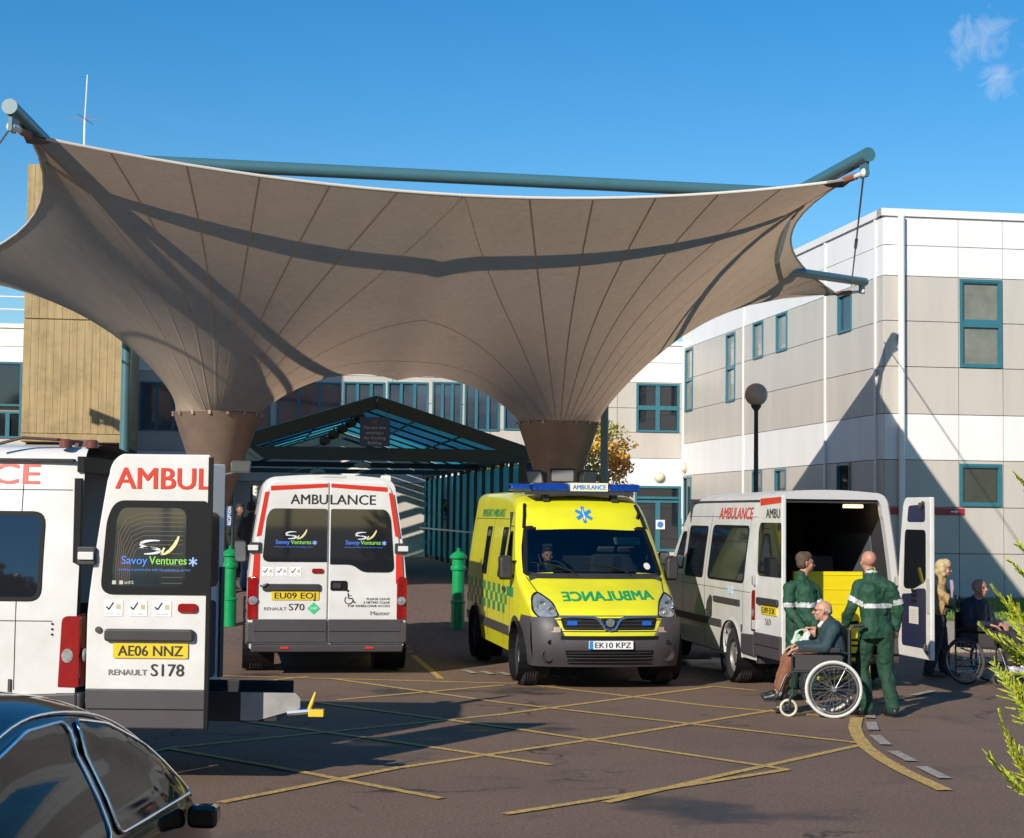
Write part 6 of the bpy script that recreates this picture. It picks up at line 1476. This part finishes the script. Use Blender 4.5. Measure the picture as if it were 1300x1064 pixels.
    mb = MB(); mb.prism(rpoly([(-.58, .98), (.58, .98), (.46, 1.36), (-.46, 1.36)], .1), lambda a, b: Vector((a, -.93+(b-.98)*1.45-.035, b+.02)), lambda a, b: Vector((a, -.93+(b-.98)*1.45-.02, b+.0))); mb.build('windscreen', CG, o, smooth=60)
    mb = MB(); mb.b2((-.6, -1.7, .2), (.6, 1.7, .4)); mb.build('underbody', SEALM, o)
    return o
bc = car(); MATS['car_glass'].node_tree.nodes['Principled BSDF'].inputs['IOR'].default_value = 1.25; bc.rotation_euler = (0, 0, R(175)); bc.location = (-2.20, 6.3, -.02)
# ================================================================== people
def capsule(mb, a, b, ra, rb, seg=12):
    a = Vector(a); b = Vector(b); t = (b-a).normalized(); u = t.orthogonal().normalized(); w_ = t.cross(u); rings = []
    for k in range(1, 5): an = k/4*math.pi/2; rings.append((a-t*ra*math.cos(an), ra*math.sin(an)))
    for k in range(4, 0, -1): an = k/4*math.pi/2; rings.append((b+t*rb*math.cos(an), rb*math.sin(an)))
    vs = [c+(u*math.cos(2*math.pi*j/seg)+w_*math.sin(2*math.pi*j/seg))*r for c, r in rings for j in range(seg)]; n = len(rings)
    vs += [a-t*ra, b+t*rb]
    fs = [(i*seg+j, i*seg+(j+1) % seg, (i+1)*seg+(j+1) % seg, (i+1)*seg+j) for i in range(n-1) for j in range(seg)]
    fs += [(n*seg, (j+1) % seg, j) for j in range(seg)]+[(n*seg+1, (n-1)*seg+j, (n-1)*seg+(j+1) % seg) for j in range(seg)]
    mb.add(vs, fs)
def chain(mb, pts, rs):
    for i in range(len(pts)-1): capsule(mb, pts[i], pts[i+1], rs[i], rs[i+1])
_CL = bpy.data.textures.new('folds', 'CLOUDS'); _CL.noise_scale = .11; _CL.noise_depth = 2; _C2 = bpy.data.textures.new('creases', 'WOOD'); _C2.wood_type = 'BANDNOISE'; _C2.noise_scale = .10; _C2.turbulence = 9
def fuse(mb, name, mat, parent, vox=.011, it=3, fold=0.):
    o = mb.build(name, mat, None)
    m = o.modifiers.new('r', 'REMESH'); m.mode = 'VOXEL'; m.voxel_size = vox
    s = o.modifiers.new('s', 'SMOOTH'); s.factor = .5; s.iterations = it
    if fold: d = o.modifiers.new('d', 'DISPLACE'); d.texture = _CL; d.strength = fold; d.mid_level = .5; d2 = o.modifiers.new('e', 'DISPLACE'); d2.texture = _C2; d2.strength = fold*.3; d2.mid_level = .45
    dg = bpy.context.evaluated_depsgraph_get(); me = bpy.data.meshes.new_from_object(o.evaluated_get(dg)); old = o.data; o.modifiers.clear(); o.data = me; bpy.data.meshes.remove(old)
    me.polygons.foreach_set('use_smooth', [True]*len(me.polygons)); o.parent = parent; return o
def band(o, test, mat, parent, name='reflective_band', off=.004):
    """strip of cloth lying on a garment where test(co) holds"""
    me = o.data; mb = MB()
    for p in me.polygons:
        if test(p.center): mb.add([me.vertices[i].co+me.vertices[i].normal*off for i in p.vertices], [tuple(range(len(p.vertices)))])
    if mb.v: return mb.build(name, mat, parent, smooth=True, recalc=False)
def hand(mb, wr, d, up, side, curl=.5, k=1.):
    """palm, four fingers of different length and a thumb leaving the side of the palm"""
    wr = Vector(wr); d = Vector(d).normalized(); up = Vector(up); up = (up-d*up.dot(d)).normalized(); lat = d.cross(up)*side
    for i, o in enumerate((-.027, -.009, .009, .027)): capsule(mb, wr+lat*o*.6*k, wr+d*.085*k+lat*o*k, .015*k, .0125*k, 8)
    for i, (o, L_) in enumerate(((-.030, .060), (-.010, .074), (.010, .080), (.030, .070))):
        p = wr+d*.088*k+lat*o*k; q = d.copy(); c = curl*(1.1-.08*i)
        for s_, r_ in ((.42, .0105), (.33, .0095), (.25, .0085)):
            q = (q*math.cos(c)-up*math.sin(c)).normalized(); p2 = p+q*L_*s_*k; capsule(mb, p, p2, r_*k, r_*.92*k, 8); p = p2
    p = wr+d*.025*k+lat*.030*k; q = (d*.6+lat*.7-up*.25).normalized(); p2 = p+q*.042*k; capsule(mb, p, p2, .014*k, .0115*k, 8); q = (q+d*.6-up*curl*.6).normalized(); capsule(mb, p2, p2+q*.032*k, .0115*k, .0095*k, 8)
def headm(mb, c, f, up=(0,0,1), k=1.):
    """skull, jaw, nose, ears, lips, brow; f = looking direction"""
    c = Vector(c); f = Vector(f).normalized(); up = Vector(up).normalized(); f = (f-up*f.dot(up)).normalized(); r = f.cross(up); M = Matrix((r, f, up)).transposed()
    def P(x, y, z): return c+M@Vector((x, y, z))*k
    mb.sphere(P(0, -.012, .028), .1*k, 20, 14, sc=(.76, .95, .86), M=M); mb.sphere(P(0, .018, -.035), .1*k, 16, 12, sc=(.62, .68, .72), M=M)
    capsule(mb, P(0, .05, -.082), P(0, .06, -.085), .024*k, .022*k, 8)
    capsule(mb, P(0, .082, .012), P(0, .108, -.022), .009*k, .014*k, 8)
    capsule(mb, P(-.03, .074, .03), P(.03, .074, .03), .014*k, .014*k, 8)
    capsule(mb, P(-.018, .083, -.052), P(.018, .083, -.052), .009*k, .009*k, 8); capsule(mb, P(-.016, .082, -.063), P(.016, .082, -.063), .009*k, .009*k, 8)
    for s in (-1, 1):
        capsule(mb, P(s*.078, -.008, .018), P(s*.074, -.002, -.022), .015*k, .010*k, 8); capsule(mb, P(s*.04, .058, -.02), P(s*.03, .058, -.035), .026*k, .022*k, 8)
    return P
def eyes(P, par, k=1.):
    for s in (-1, 1): mb = MB(); mb.sphere(P(s*.031, .079, .008), .0125*k, 10, 8); mb.build('eye', pmat('eye_dark', (.06, .045, .035), .2), par, smooth=True)
def hairm(mb, P, k=1., style='short'):
    if style == 'short': 
        for (x, y, z, r_) in ((0, -.03, .055, .088), (0, .01, .075, .068), (.03, -.04, .0, .062), (-.03, -.04, .0, .062), (0, -.055, -.01, .05), (.045, -.01, .05, .045), (-.045, -.01, .05, .045)): mb.sphere(P(x, y, z), r_*k, 12, 9)
    if style == 'bob':
        for (x, y, z, r_) in ((0, -.02, .05, .095), (0, .03, .075, .075), (.05, -.02, -.01, .055), (-.05, -.02, -.01, .055), (.055, -.0, -.06, .042), (-.055, -.0, -.06, .042), (0, -.06, -.03, .065), (0, -.055, -.08, .05), (.035, .06, .062, .035), (-.035, .06, .062, .035)): mb.sphere(P(x, y, z), r_*k, 12, 9)
SK1 = pmat('skin_fair', (.52, .27, .18), .5, var=.12, vs=14); SK2 = pmat('skin_ruddy', (.50, .23, .15), .5, var=.15, vs=14); SK3 = pmat('skin_tan', (.25, .13, .08), .5, var=.15, vs=14)
GJK = pmat('green_jacket', (.012, .068, .034), .75, var=.35, vs=5, bump=.4, bs=25); GTR = pmat('green_trousers', (.010, .052, .028), .8, var=.35, vs=5, bump=.4, bs=20); RFB = pmat('reflective_grey', (.48, .48, .47), .4)
BSH = pmat('black_shoe', (.015, .014, .014), .4)
def shoe(mb, heel, d, L_=.27):
    heel = Vector(heel); d = Vector(d).normalized(); s = Vector((-d.y, d.x, 0)); z = Vector((0, 0, 1))
    capsule(mb, heel+z*.045, heel+d*L_*.45+z*.05, .045, .045, 10); capsule(mb, heel+d*L_*.35+z*.04, heel+d*L_*.82+z*.03, .044, .034, 10); capsule(mb, heel+z*.06-d*.0, heel+z*.1+d*.03, .042, .045, 10)
    for o in (-.02, .02): capsule(mb, heel+z*.02+s*o, heel+d*L_*.82+z*.02+s*o, .02, .02, 8)
def standing(name_lab, loc, J, f, mats, hair=None, hand_curl=(.6, .6), bald=False, jk=1., vox=.012, hf=None, jac_len=.86, bands=None, grp=None, toes=None, hdirs=None):
    """J: joints in metres from loc; left = picture left"""
    sk, jm, tm, sm = mats; o = thing('person', name_lab, 'person', loc, 0, grp); V = Vector
    f = V((f[0], f[1], 0)).normalized(); lat = V((f.y, -f.x, 0)); hf = V((*hf, 0)).normalized() if hf else f
    mb = MB(); P = headm(mb, J['head'], hf); capsule(mb, V(J['head'])+V((0,0,-.05)), V(J['neck'])+V((0,0,-.06)), .052, .06)
    ch = (V(J['sl'])+V(J['sr']))/2; hp = (V(J['hl'])+V(J['hr']))/2
    capsule(mb, ch+V((0,0,-.08)), hp+V((0,0,.05)), .088, .085); capsule(mb, V(J['sl']).lerp(ch, .4)+V((0,0,-.03)), V(J['sr']).lerp(ch, .4)+V((0,0,-.03)), .042, .042)
    for a, e, h in (('sl', 'el', 'wl'), ('sr', 'er', 'wr')):
        chain(mb, [V(J[a]).lerp(ch, .12)+V((0,0,-.04)), J[e], J[h]], [.044, .038, .026])
    for i, (e, h) in enumerate((('el', 'wl'), ('er', 'wr'))):
        d = (V(J[h])-V(J[e])).normalized(); d2 = V(hdirs[i]) if hdirs and hdirs[i] else d
        hand(mb, J[h], d2, -f if abs(d2.z) > .7 else V((0, 0, 1)), 1 if i else -1, hand_curl[i])
    for a, k_, an in (('hl', 'kl', 'al'), ('hr', 'kr', 'ar')): chain(mb, [J[a], J[k_], J[an]], [.085, .055, .036]); capsule(mb, J[an], V(J[an])+(V(toes[0 if a == 'hl' else 1]).normalized() if toes else f)*.06+V((0,0,-.045)), .030, .022)
    fuse(mb, 'body', sk, o, vox*.75 if vox < .015 else vox)
    if vox < .015: eyes(P, o)
    mb = MB(); up = V((0,0,1))
    # jacket: shoulders, chest, waist, skirt, sleeves
    for t in (-1, 0, 1): capsule(mb, ch+lat*.075*t+V((0,0,-.09)), hp+lat*.07*t+V((0,0,jac_len-hp.z+.12)), .118*jk, .118*jk); capsule(mb, hp+lat*.07*t+V((0,0,jac_len-hp.z+.13)), hp+lat*.085*t+V((0,0,jac_len-hp.z+.07)), .12*jk, .13*jk)
    rg = []; c0 = hp+V((0,0,jac_len-hp.z)); prof_ = ((-.03, .185, .135), (-.02, .19, .14), (.08, .180, .132), (.2, .165, .12), (.34, .16, .115))
    for dz_, rx_, ry_ in prof_: rg += [c0+V((0,0,dz_))+lat*rx_*jk*math.cos(a_*.3927)+f*ry_*jk*math.sin(a_*.3927) for a_ in range(16)]
    mb.add(rg, [(i*16+j, i*16+(j+1) % 16, (i+1)*16+(j+1) % 16, (i+1)*16+j) for i in range(4) for j in range(16)]+[tuple(range(15, -1, -1)), tuple(range(64, 80))])
    capsule(mb, V(J['sl']).lerp(ch, .22)+V((0,0,-.03)), ch+V((0,0,.015)), .072*jk, .085*jk); capsule(mb, V(J['sr']).lerp(ch, .22)+V((0,0,-.03)), ch+V((0,0,.015)), .072*jk, .085*jk); capsule(mb, V(J['neck'])+V((0,0,-.09)), V(J['neck'])+V((0,0,-.01)), .085, .068)
    for a, e, h in (('sl', 'el', 'wl'), ('sr', 'er', 'wr')): w_ = V(J[h]); chain(mb, [V(J[a]).lerp(ch, .1)+V((0,0,-.035)), J[e], w_.lerp(V(J[e]), .06)], [.070*jk, .060*jk, .048*jk])
    jo = fuse(mb, 'jacket', jm, o, vox, 3, .034)
    mb = MB()
    for a, k_, an in (('hl', 'kl', 'al'), ('hr', 'kr', 'ar')): chain(mb, [J[a], J[k_], V(J[an])+V((0,0,.0))], [.098, .084, .074])
    capsule(mb, hp+V((0,0,.02)), hp+V((0,0,-.06)), .11, .10)
    fuse(mb, 'trousers', tm, o, vox, 3, .034)
    for i, an in enumerate(('al', 'ar')):
        mb = MB(); d = V(toes[i]) if toes else f; shoe(mb, V((J[an][0], J[an][1], max(0, J[an][2]-.085)))-d.normalized()*.04, d); fuse(mb, 'shoe', sm, o, vox, 2)
    if hair: mb = MB(); hairm(mb, P, style=hair[1]); fuse(mb, 'hair', hair[0], o, vox*.8, 3, .01)
    if bands: bands(jo, o, ch, lat)
    return o, P
V3 = Vector
# --- bald crew member pushing the chair, seen from behind
J = dict(head=(-.085, .02, 1.655), neck=(-.06, .0, 1.535), sl=(-.205, .06, 1.42), sr=(.155, -.05, 1.415), el=(-.265, .02, 1.17), wl=(-.315, .13, .965), er=(.235, -.02, 1.15), wr=(.225, .03, .93),
 hl=(-.085, .03, .92), hr=(.085, -.03, .92), kl=(-.13, .12, .50), al=(-.11, -.02, .095), kr=(.10, .03, .51), ar=(.15, -.12, .10))
def bandsA(jo, o, ch, lat):
    band(jo, lambda c: 1.155 < c.z < 1.21 and -.16 < c.x < .16, RFB, o)
    band(jo, lambda c: c.x < -.165 and 1.205 < c.z+(c.x+.24)*.55 < 1.265, RFB, o); band(jo, lambda c: c.x > .165 and 1.19 < c.z-(c.x-.2)*.2 < 1.245, RFB, o)
    band(jo, lambda c: 1.535 < c.z < 1.56 and c.y < 0, RFB, o, 'collar_tag')
standing('bald paramedic in green with grey bands pushing the near wheelchair, back turned', at(1113, 905, 18.35)*1, J, (-.55, .85), (SK2, GJK, GTR, BSH), hf=(-.35, .95), bands=bandsA, grp=None, toes=((-.8, .5, 0), (-.3, .9, 0)), hand_curl=(1.0, .7), hdirs=((-.85, .2, -.1), None))
PA = [o for o in bpy.data.objects if o.get('category') == 'person'][-1]; PA.location.z = 0
# --- second crew member behind the patient
J = dict(head=(.04, .0, 1.585), neck=(.0, .0, 1.455), sl=(-.17, -.06, 1.335), sr=(.155, .05, 1.335), el=(-.17, -.12, 1.06), wl=(-.03, -.26, .86), er=(.20, -.06, 1.07), wr=(.10, -.25, .88),
 hl=(-.09, -.02, .88), hr=(.09, .02, .88), kl=(-.10, -.0, .49), al=(-.12, .02, .09), kr=(.08, .03, .49), ar=(.12, .04, .09))
def bandsB(jo, o, ch, lat):
    band(jo, lambda c: 1.085 < c.z < 1.14 and -.27 < c.x < .13, RFB, o); band(jo, lambda c: c.x >= .13 and 1.10 < c.z-(c.x-.13)*.3 < 1.155, RFB, o)
p = at(1018, 800, 19.75); p.z = 0
standing('brown haired paramedic in green standing behind the seated man in brown trousers', p, J, (.75, .5), (SK2, GJK, GTR, BSH), hf=(.97, .1), hair=(pmat('hair_brown', (.10, .06, .035), .8, var=.4, vs=30), 'short'), bands=bandsB, hand_curl=(.8, .8))
pb = p
bg_ = thing('carrier_bag', 'small white and green plastic bag held in front of the second paramedic', 'bag', (0, 0, 0)); q = at(1017, 812, 19.35)
bg_.location = q; mb = MB(); 
for i in range(5): capsule(mb, (-.09+.04*i, 0, -.03+.03*math.sin(i*2.)), (-.05+.03*i, .0, .05+.03*math.cos(i*1.7)), .028, .018)
fuse(mb, 'bag_body', pmat('bag_white', (.62, .66, .6), .4, var=.3, vs=12, col2=(.3, .5, .3)), bg_, .008, 2, .02)
mb = MB(); mb.tube([(.02+.075*math.cos(t), -.01, .065+.05*math.sin(t)) for t in [i*.5 for i in range(14)]], .011, 8); mb.build('bag_handle', pmat('bag_white', (.62,.66,.6)), bg_, smooth=True)

# --- wheelchairs: facing -x, origin on the ground between the big wheels
ALU = pmat('chair_metal', (.45, .45, .46), .28, metal=.9); FRM = pmat('chair_frame', (.06, .06, .065), .3, metal=.6); CBL = pmat('chair_black', (.02, .02, .022), .6, var=.2, vs=6)
def wheelchair(lab, loc, rz, tyre, rimm, grp='wheelchairs'):
    o = thing('wheelchair', lab, 'wheelchair', loc, rz, grp)
    for s in (-1, 1):
        y = s*.29; mb = MB(); mb.lathe([(.287+.017*math.cos(a), .017*math.sin(a)) for a in [i*math.pi/4 for i in range(8)]], (0, y, .305), 'Y', 40, closed=True); w_ = mb.build('drive_wheel', tyre, o, smooth=True)
        mb = MB(); mb.lathe([(.268+.007*math.cos(a), .010*math.sin(a)) for a in [i*math.pi/3 for i in range(6)]], (0, y, .305), 'Y', 40, closed=True); mb.build('rim', ALU, w_, smooth=True)
        mb = MB(); mb.lathe([(.245+.008*math.cos(a), .008*math.sin(a)) for a in [i*math.pi/3 for i in range(6)]], (0, y+s*.035, .305), 'Y', 40, closed=True); mb.build('push_rim', rimm, w_, smooth=True)
        mb = MB(); mb.lathe([(.001, -.04), (.025, -.04), (.025, .04), (.001, .04)], (0, y, .305), 'Y', 14)
        for k in range(24):
            a = k*math.pi/12; b = a+(.35 if k % 2 else -.35); mb.tube([(.022*math.cos(b), y+(.02 if k % 2 else -.02), .305+.022*math.sin(b)), (.262*math.cos(a), y, .305+.262*math.sin(a))], .0024, 5)
        mb.build('spokes', ALU, w_)
        mb = MB(); mb.lathe([(.082+.014*math.cos(a), .014*math.sin(a)) for a in [i*math.pi/4 for i in range(8)]], (-.47, s*.24, .097), 'Y', 26, closed=True); c_ = mb.build('castor', pmat('castor_cream', (.55, .50, .38), .5) if tyre.name != 'tyre_dark' else tyre, o, smooth=True)
        mb = MB(); mb.lathe([(.001, -.018), (.02, -.018), (.02, .018), (.001, .018)], (-.47, s*.24, .097), 'Y', 12)
        for k in range(5): a = k*1.2566; mb.tube([(-.47, s*.24, .097), (-.47+.075*math.cos(a), s*.24, .097+.075*math.sin(a))], .007, 5)
        mb.build('castor_hub', CBL, c_)
        mb = MB(); mb.tube([(-.47, s*.265, .097), (-.46, s*.27, .2), (-.43, s*.25, .24), (-.43, s*.25, .33)], .011, 8); mb.build('fork', CBL, o, smooth=True)
        mb = MB(); y = s*.235
        mb.tube([(.17, y, .13), (.17, y, .93), (.20, y, .97), (.29, y, .985)], .0125, 10); mb.tube([(.17, y, .48), (-.42, y, .48), (-.50, y, .44), (-.60, y, .20)], .0125, 10); mb.tube([(.17, y, .22), (-.43, y, .26), (-.43, y, .66)], .0125, 10)
        mb.tube([(-.43, y, .66), (-.40, y, .70), (.05, y, .70), (.17, y, .68)], .0125, 10); mb.tube([(.17, y, .3), (0, y, .305)], .012, 8); mb.build('side_frame', FRM, o, smooth=True)
        mb = MB(); mb.prism(rpoly(rect(-.36, .675, .08, .73), .02), lambda a, b: V3((a, y-.03, b+.012)), lambda a, b: V3((a, y+.03, b+.012))); mb.build('arm_pad', CBL, o, bevel=.012)
        mb = MB(); mb.prism(rpoly(rect(-.40, .50, .10, .66), .03), lambda a, b: V3((a, y-.004*s, b)), lambda a, b: V3((a, y-.012*s, b))); mb.build('side_guard', pmat('guard_dark', (.045, .04, .04), .45), o)
        mb = MB(); mb.tube([(.22, y, .975), (.33, y, .985)], .019, 10); mb.build('push_handle', CBL, o, smooth=True)
        mb = MB(); mb.b2((-.72, s*.05, .155), (-.56, s*.23, .17)); mb.tube([(-.60, y, .22), (-.62, s*.22, .165)], .012, 8); mb.build('foot_rest', CBL, o, bevel=.004)
    mb = MB(); mb.b2((-.42, -.23, .475), (.16, .23, .52)); mb.build('seat', CBL, o, bevel=.015)
    mb = MB(); mb.b2((.165, -.23, .50), (.195, .23, .92)); mb.build('backrest', CBL, o, bevel=.01)
    mb = MB(); mb.tube([(-.3, -.23, .24), (.1, .23, .46)], .01, 8); mb.tube([(-.3, .23, .24), (.1, -.23, .46)], .01, 8); mb.tube([(0, -.29, .305), (0, .29, .305)], .011, 8); mb.tube([(.17, -.235, .14), (.17, .235, .14)], .01, 8); mb.build('cross_brace', ALU, o, smooth=True)
    return o
c1 = V3(((1058-650)/118.6*1., 18.37, 0)); c1.x = at(1058, 877, 18.1).x+.02
RZ1 = R(-4)
wheelchair('wheelchair with white tyres carrying the man in brown trousers', c1, RZ1, pmat('tyre_white', (.62, .60, .55), .6, var=.1, vs=5), ALU)
def seated(lab, loc, rz, sk, jm, tm, sm, hair=None, glasses=False, lean=0., hands='knees', sock=None, vox=.012, hturn=0., sc=1., grp=None, hh=0.):
    """seated figure facing -x, seat top at .52"""
    o = thing('person', lab, 'person', loc, rz, grp); o.scale = (sc,)*3; V = Vector; f = V((-math.cos(hturn), -math.sin(hturn), 0))
    hp = V((.04, 0, .60)); ch = V((.05+lean, 0, .98)); nk = V((.02+lean, 0, 1.06)); hd = V((-.035+lean*1.3, 0, 1.185+hh))
    mb = MB(); P = headm(mb, hd, f); capsule(mb, hd+V((0,0,-.05)), nk+V((0,0,-.04)), .05, .058); capsule(mb, ch+V((0,0,-.05)), hp, .12, .12); capsule(mb, ch+V((0,-.13,0)), ch+V((0,.13,0)), .06, .06)
    jk = MB(); tr = MB(); soc = MB(); 
    for t in (-1, 0, 1): capsule(jk, ch+V((0, .075*t, -.04)), hp+V((-.01, .07*t, .0)), .13, .145)
    capsule(jk, ch+V((0,-.165,-.02)), ch+V((0,.165,-.02)), .078, .078); capsule(jk, nk+V((0,0,-.1)), nk+V((0,0,-.015)), .085, .062)
    for s in (-1, 1):
        sh = ch+V((0, s*.185, -.01)); 
        if hands == 'knees': el = V((-.08, s*.25, .765)); wr = V((-.36, s*.19, .755)); d = V((-.9, 0, -.3))
        elif hands == 'wheel': el = V((-.14, s*.24, .80)); wr = V((-.42, s*.15, .93)); d = V((-1, 0, .1))
        else: el = V((-.05, s*.27, .74)); wr = V((-.26, s*.12+.0, .745+.0)); d = V((-.9, -s*.4, -.25))
        chain(mb, [sh, el, wr], [.048, .038, .027]); hand(mb, wr, d, (0, 0, 1), -s, .35)
        chain(jk, [sh, el, wr.lerp(el, .08)], [.078, .062, .046])
        hj = hp+V((0, s*.09, -.01)); kn = V((-.46, s*.12, .60)); an = V((-.55, s*.11, .26)); toe = V((-1, -s*.06, -.05))
        chain(mb, [hj, kn, an], [.09, .055, .036]); capsule(mb, an, an+V((-.08, 0, -.05)), .034, .03); chain(tr, [hj, kn, an+V((.0, 0, .05))], [.108, .078, .068]); chain(soc, [an+V((0,0,.09)), an+V((0,0,-.0)), an+V((-.03,0,-.045))], [.042, .042, .04])
        m2 = MB(); h_ = an+V((.04, 0, -.095)); dd = toe.normalized()
        shoe(m2, h_, (dd.x, dd.y, 0)); fuse(m2, 'shoe', sm, o, vox, 2)
    capsule(tr, hp+V((0, -.06, -.02)), hp+V((0, .06, -.02)), .12, .12)
    fuse(mb, 'body', sk, o, vox*.75); fuse(jk, 'jacket', jm, o, vox, 3, .02); fuse(tr, 'trousers', tm, o, vox, 3, .02); fuse(soc, 'socks', sock or sm, o, vox, 2); eyes(P, o)
    if hair: m2 = MB(); hairm(m2, P, style='short'); fuse(m2, 'hair', hair, o, vox*.8, 3, .01)
    if glasses:
        m2 = MB()
        for s in (-1, 1):
            m2.tube([P(s*.033+.021*math.cos(a), .096, .008+.017*math.sin(a)) for a in [i*math.pi/6 for i in range(13)]], .0022, 5); m2.tube([P(s*.054, .094, .012), P(s*.078, .0, .016)], .0022, 5)
        m2.build('glasses', pmat('glasses_wire', (.10, .08, .06), .3, metal=.5), o)
    return o, P
mb = MB()
hg = pmat('hair_grey', (.42, .38, .34), .8, var=.3, vs=30)
o, P = seated('elderly man with glasses, dark teal jacket and brown trousers in the near wheelchair', c1+V3((0, 0, 0)), RZ1, SK1, pmat('teal_jacket', (.022, .055, .065), .8, var=.3, vs=6), pmat('brown_trousers', (.24, .095, .045), .8, var=.3, vs=6), BSH, glasses=True, lean=-.04, sock=pmat('grey_sock', (.22, .22, .25), .9, var=.2, vs=30), sc=.97, hh=-.035)
mb = MB()
for (x, y, z, r_) in ((0, -.075, -.01, .036), (.04, -.06, .0, .032), (-.04, -.06, .0, .032), (.06, -.03, .01, .024), (-.06, -.03, .01, .024)): mb.sphere(P(x, y, z), r_, 12, 9)
fuse(mb, 'hair', hg, o, .01, 2, .008)
m2 = MB(); capsule(m2, P(0, .0, -.15), P(0, .035, -.165), .05, .024); fuse(m2, 'shirt_collar', pmat('shirt_pale', (.6, .58, .56), .7), o, .008, 2)
# --- second wheelchair on the right
c2 = at(1211, 866, 22.2); c2.z = 0; c2.x += .28; c2.y -= .1
dirx, diry = .66, -.75; RZ2 = math.atan2(diry, dirx)-math.pi
NVY = pmat('navy_jacket', (.012, .015, .028), .8, var=.3, vs=6); BTR = pmat('dark_trousers', (.028, .022, .022), .85, var=.3, vs=6)
wheelchair('dark wheelchair carrying the bald man in a navy jacket near the cypress', c2, RZ2, pmat('tyre_dark', (.05, .045, .042), .7), ALU)
SNK = pmat('grey_trainer', (.13, .11, .17), .6, var=.6, vs=25, col2=(.55, .55, .55))
o, P = seated('heavy bald man in a navy jacket sitting in the dark wheelchair at the right', c2, RZ2, SK2, NVY, BTR, SNK, hands='lap', sock=pmat('white_sock', (.7, .68, .66), .9), hturn=.0, sc=1.04)
for nm_ in ():
    pass
# --- blonde woman behind it
p = at(1196, 858, 22.95); p.z = 0
J = dict(head=(.02, 0, 1.44), neck=(-.02, 0, 1.335), sl=(-.14, -.10, 1.25), sr=(.02, .14, 1.25), el=(.06, -.22, 1.02), wl=(.30, -.22, .96), er=(.20, .18, 1.04), wr=(.42, .10, .97),
 hl=(-.07, -.06, .84), hr=(-.03, .08, .84), kl=(-.10, -.08, .46), al=(-.20, -.08, .09), kr=(.02, .08, .46), ar=(.06, .08, .09))
TAN = pmat('tan_waistcoat', (.42, .27, .12), .75, var=.25, vs=6)
BRS = pmat('brown_sleeve', (.11, .075, .045), .8, var=.3, vs=6)
o, P = standing('blonde woman in a tan jacket pushing the far wheelchair, looking right', p, J, (1, -.15), (SK1, TAN, pmat('mauve_trousers', (.06, .045, .055), .85, var=.3, vs=6), pmat('brown_shoe', (.12, .07, .045), .5)), hair=(pmat('hair_blonde', (.55, .42, .22), .6, var=.35, vs=22), 'bob'), hand_curl=(1., 1.), jk=.92, bands=lambda jo, o, ch, lat: band(jo, lambda c: c.x > .12 and c.z > .85, BRS, o, 'brown_sleeve', .003))
m2 = MB(); m2.tube([V3((.10, -.14, 1.3)), V3((.125, -.13, 1.1)), V3((.13, -.12, .95))], .02, 8); m2.tube([V3((.13, .02, 1.3)), V3((.15, .02, 1.1)), V3((.15, .02, .95))], .02, 8); m2.build('scarf', pmat('scarf_lilac', (.35, .28, .38), .9), o, smooth=True)
# --- visitors at the entrance
DRK = pmat('brown_coat', (.045, .032, .03), .85, var=.3, vs=5); JNS = pmat('blue_jeans', (.05, .10, .22), .85, var=.35, vs=6); BLC = pmat('black_coat', (.012, .012, .014), .85)
def stand_plain(lab, px, Y, h, f, mats, hair, dx=.0, spread=.09):
    p = at(px, 700, Y); p.z = hgt(p.x, p.y); k = h/1.78; fx, fy = f; lx, ly = fy, -fx
    def q(l, fw, z): return (lx*l*k+fx*fw*k, ly*l*k+fy*fw*k, z*k)
    J = dict(head=q(0, .03, 1.655), neck=q(0, .0, 1.535), sl=q(-.19, 0, 1.42), sr=q(.19, 0, 1.42), el=q(-.24, .02, 1.14), wl=q(-.2, .14, .93), er=q(.24, -.02, 1.14), wr=q(.22, .08, .9), hl=q(-.09, 0, .92), hr=q(.09, 0, .92), kl=q(-spread, .04, .5), al=q(-spread-.03, 0, .09), kr=q(spread, .02, .5), ar=q(spread+.02, -.06, .09))
    return standing(lab, p, J, f, mats, hair=hair, vox=.018, jac_len=.80, grp='visitors at the entrance')
HD = pmat('hair_dark', (.02, .015, .012), .7)
stand_plain('visitor in brown coat and blue jeans, back turned, beyond the far bollard', 318, 33.6, 1.76, (.25, .97), (SK3, DRK, JNS, BSH), (HD, 'short'))
stand_plain('dark haired visitor in black facing the one in jeans by the entrance sign', 303, 34.6, 1.72, (.6, -.8), (SK3, BLC, BLC, BSH), (HD, 'short'))
# --- driver in the yellow ambulance
drv = ya.matrix_basis
M4 = Matrix.Translation(ya.location) @ Matrix.Rotation(TH, 4, 'Z')
pd = M4 @ V3((-.47, -1.05, .0)); 
o, P = seated('crew member in green at the wheel of the yellow ambulance', (pd.x, pd.y, .52), TH+math.pi/2, SK2, GJK, GTR, BSH, hair=HD, hands='wheel', lean=-.05, vox=.016, sc=.92, hh=-.02)
# ------------------------------------------------------------------ trees on the far side of the road behind the photographer, seen only in glass
for i, (x, y, h) in enumerate(((-24, -40, 15), (-13, -38, 13), (-3, -41, 15), (8, -38, 13), (18, -40, 15), (29, -36, 13), (-38, -34, 14))):
    tree(['round headed tree', 'shorter bushy tree', 'wide leafy tree', 'small leafy tree', 'tall full tree', 'broad green tree', 'lone tree'][i]+' across the road from the canopy', (x, y, 0), h, h*.4, [(.05, .09, .02), (.08, .12, .03), (.14, .13, .03)], 60+i, 22, .8, group='trees across the road')
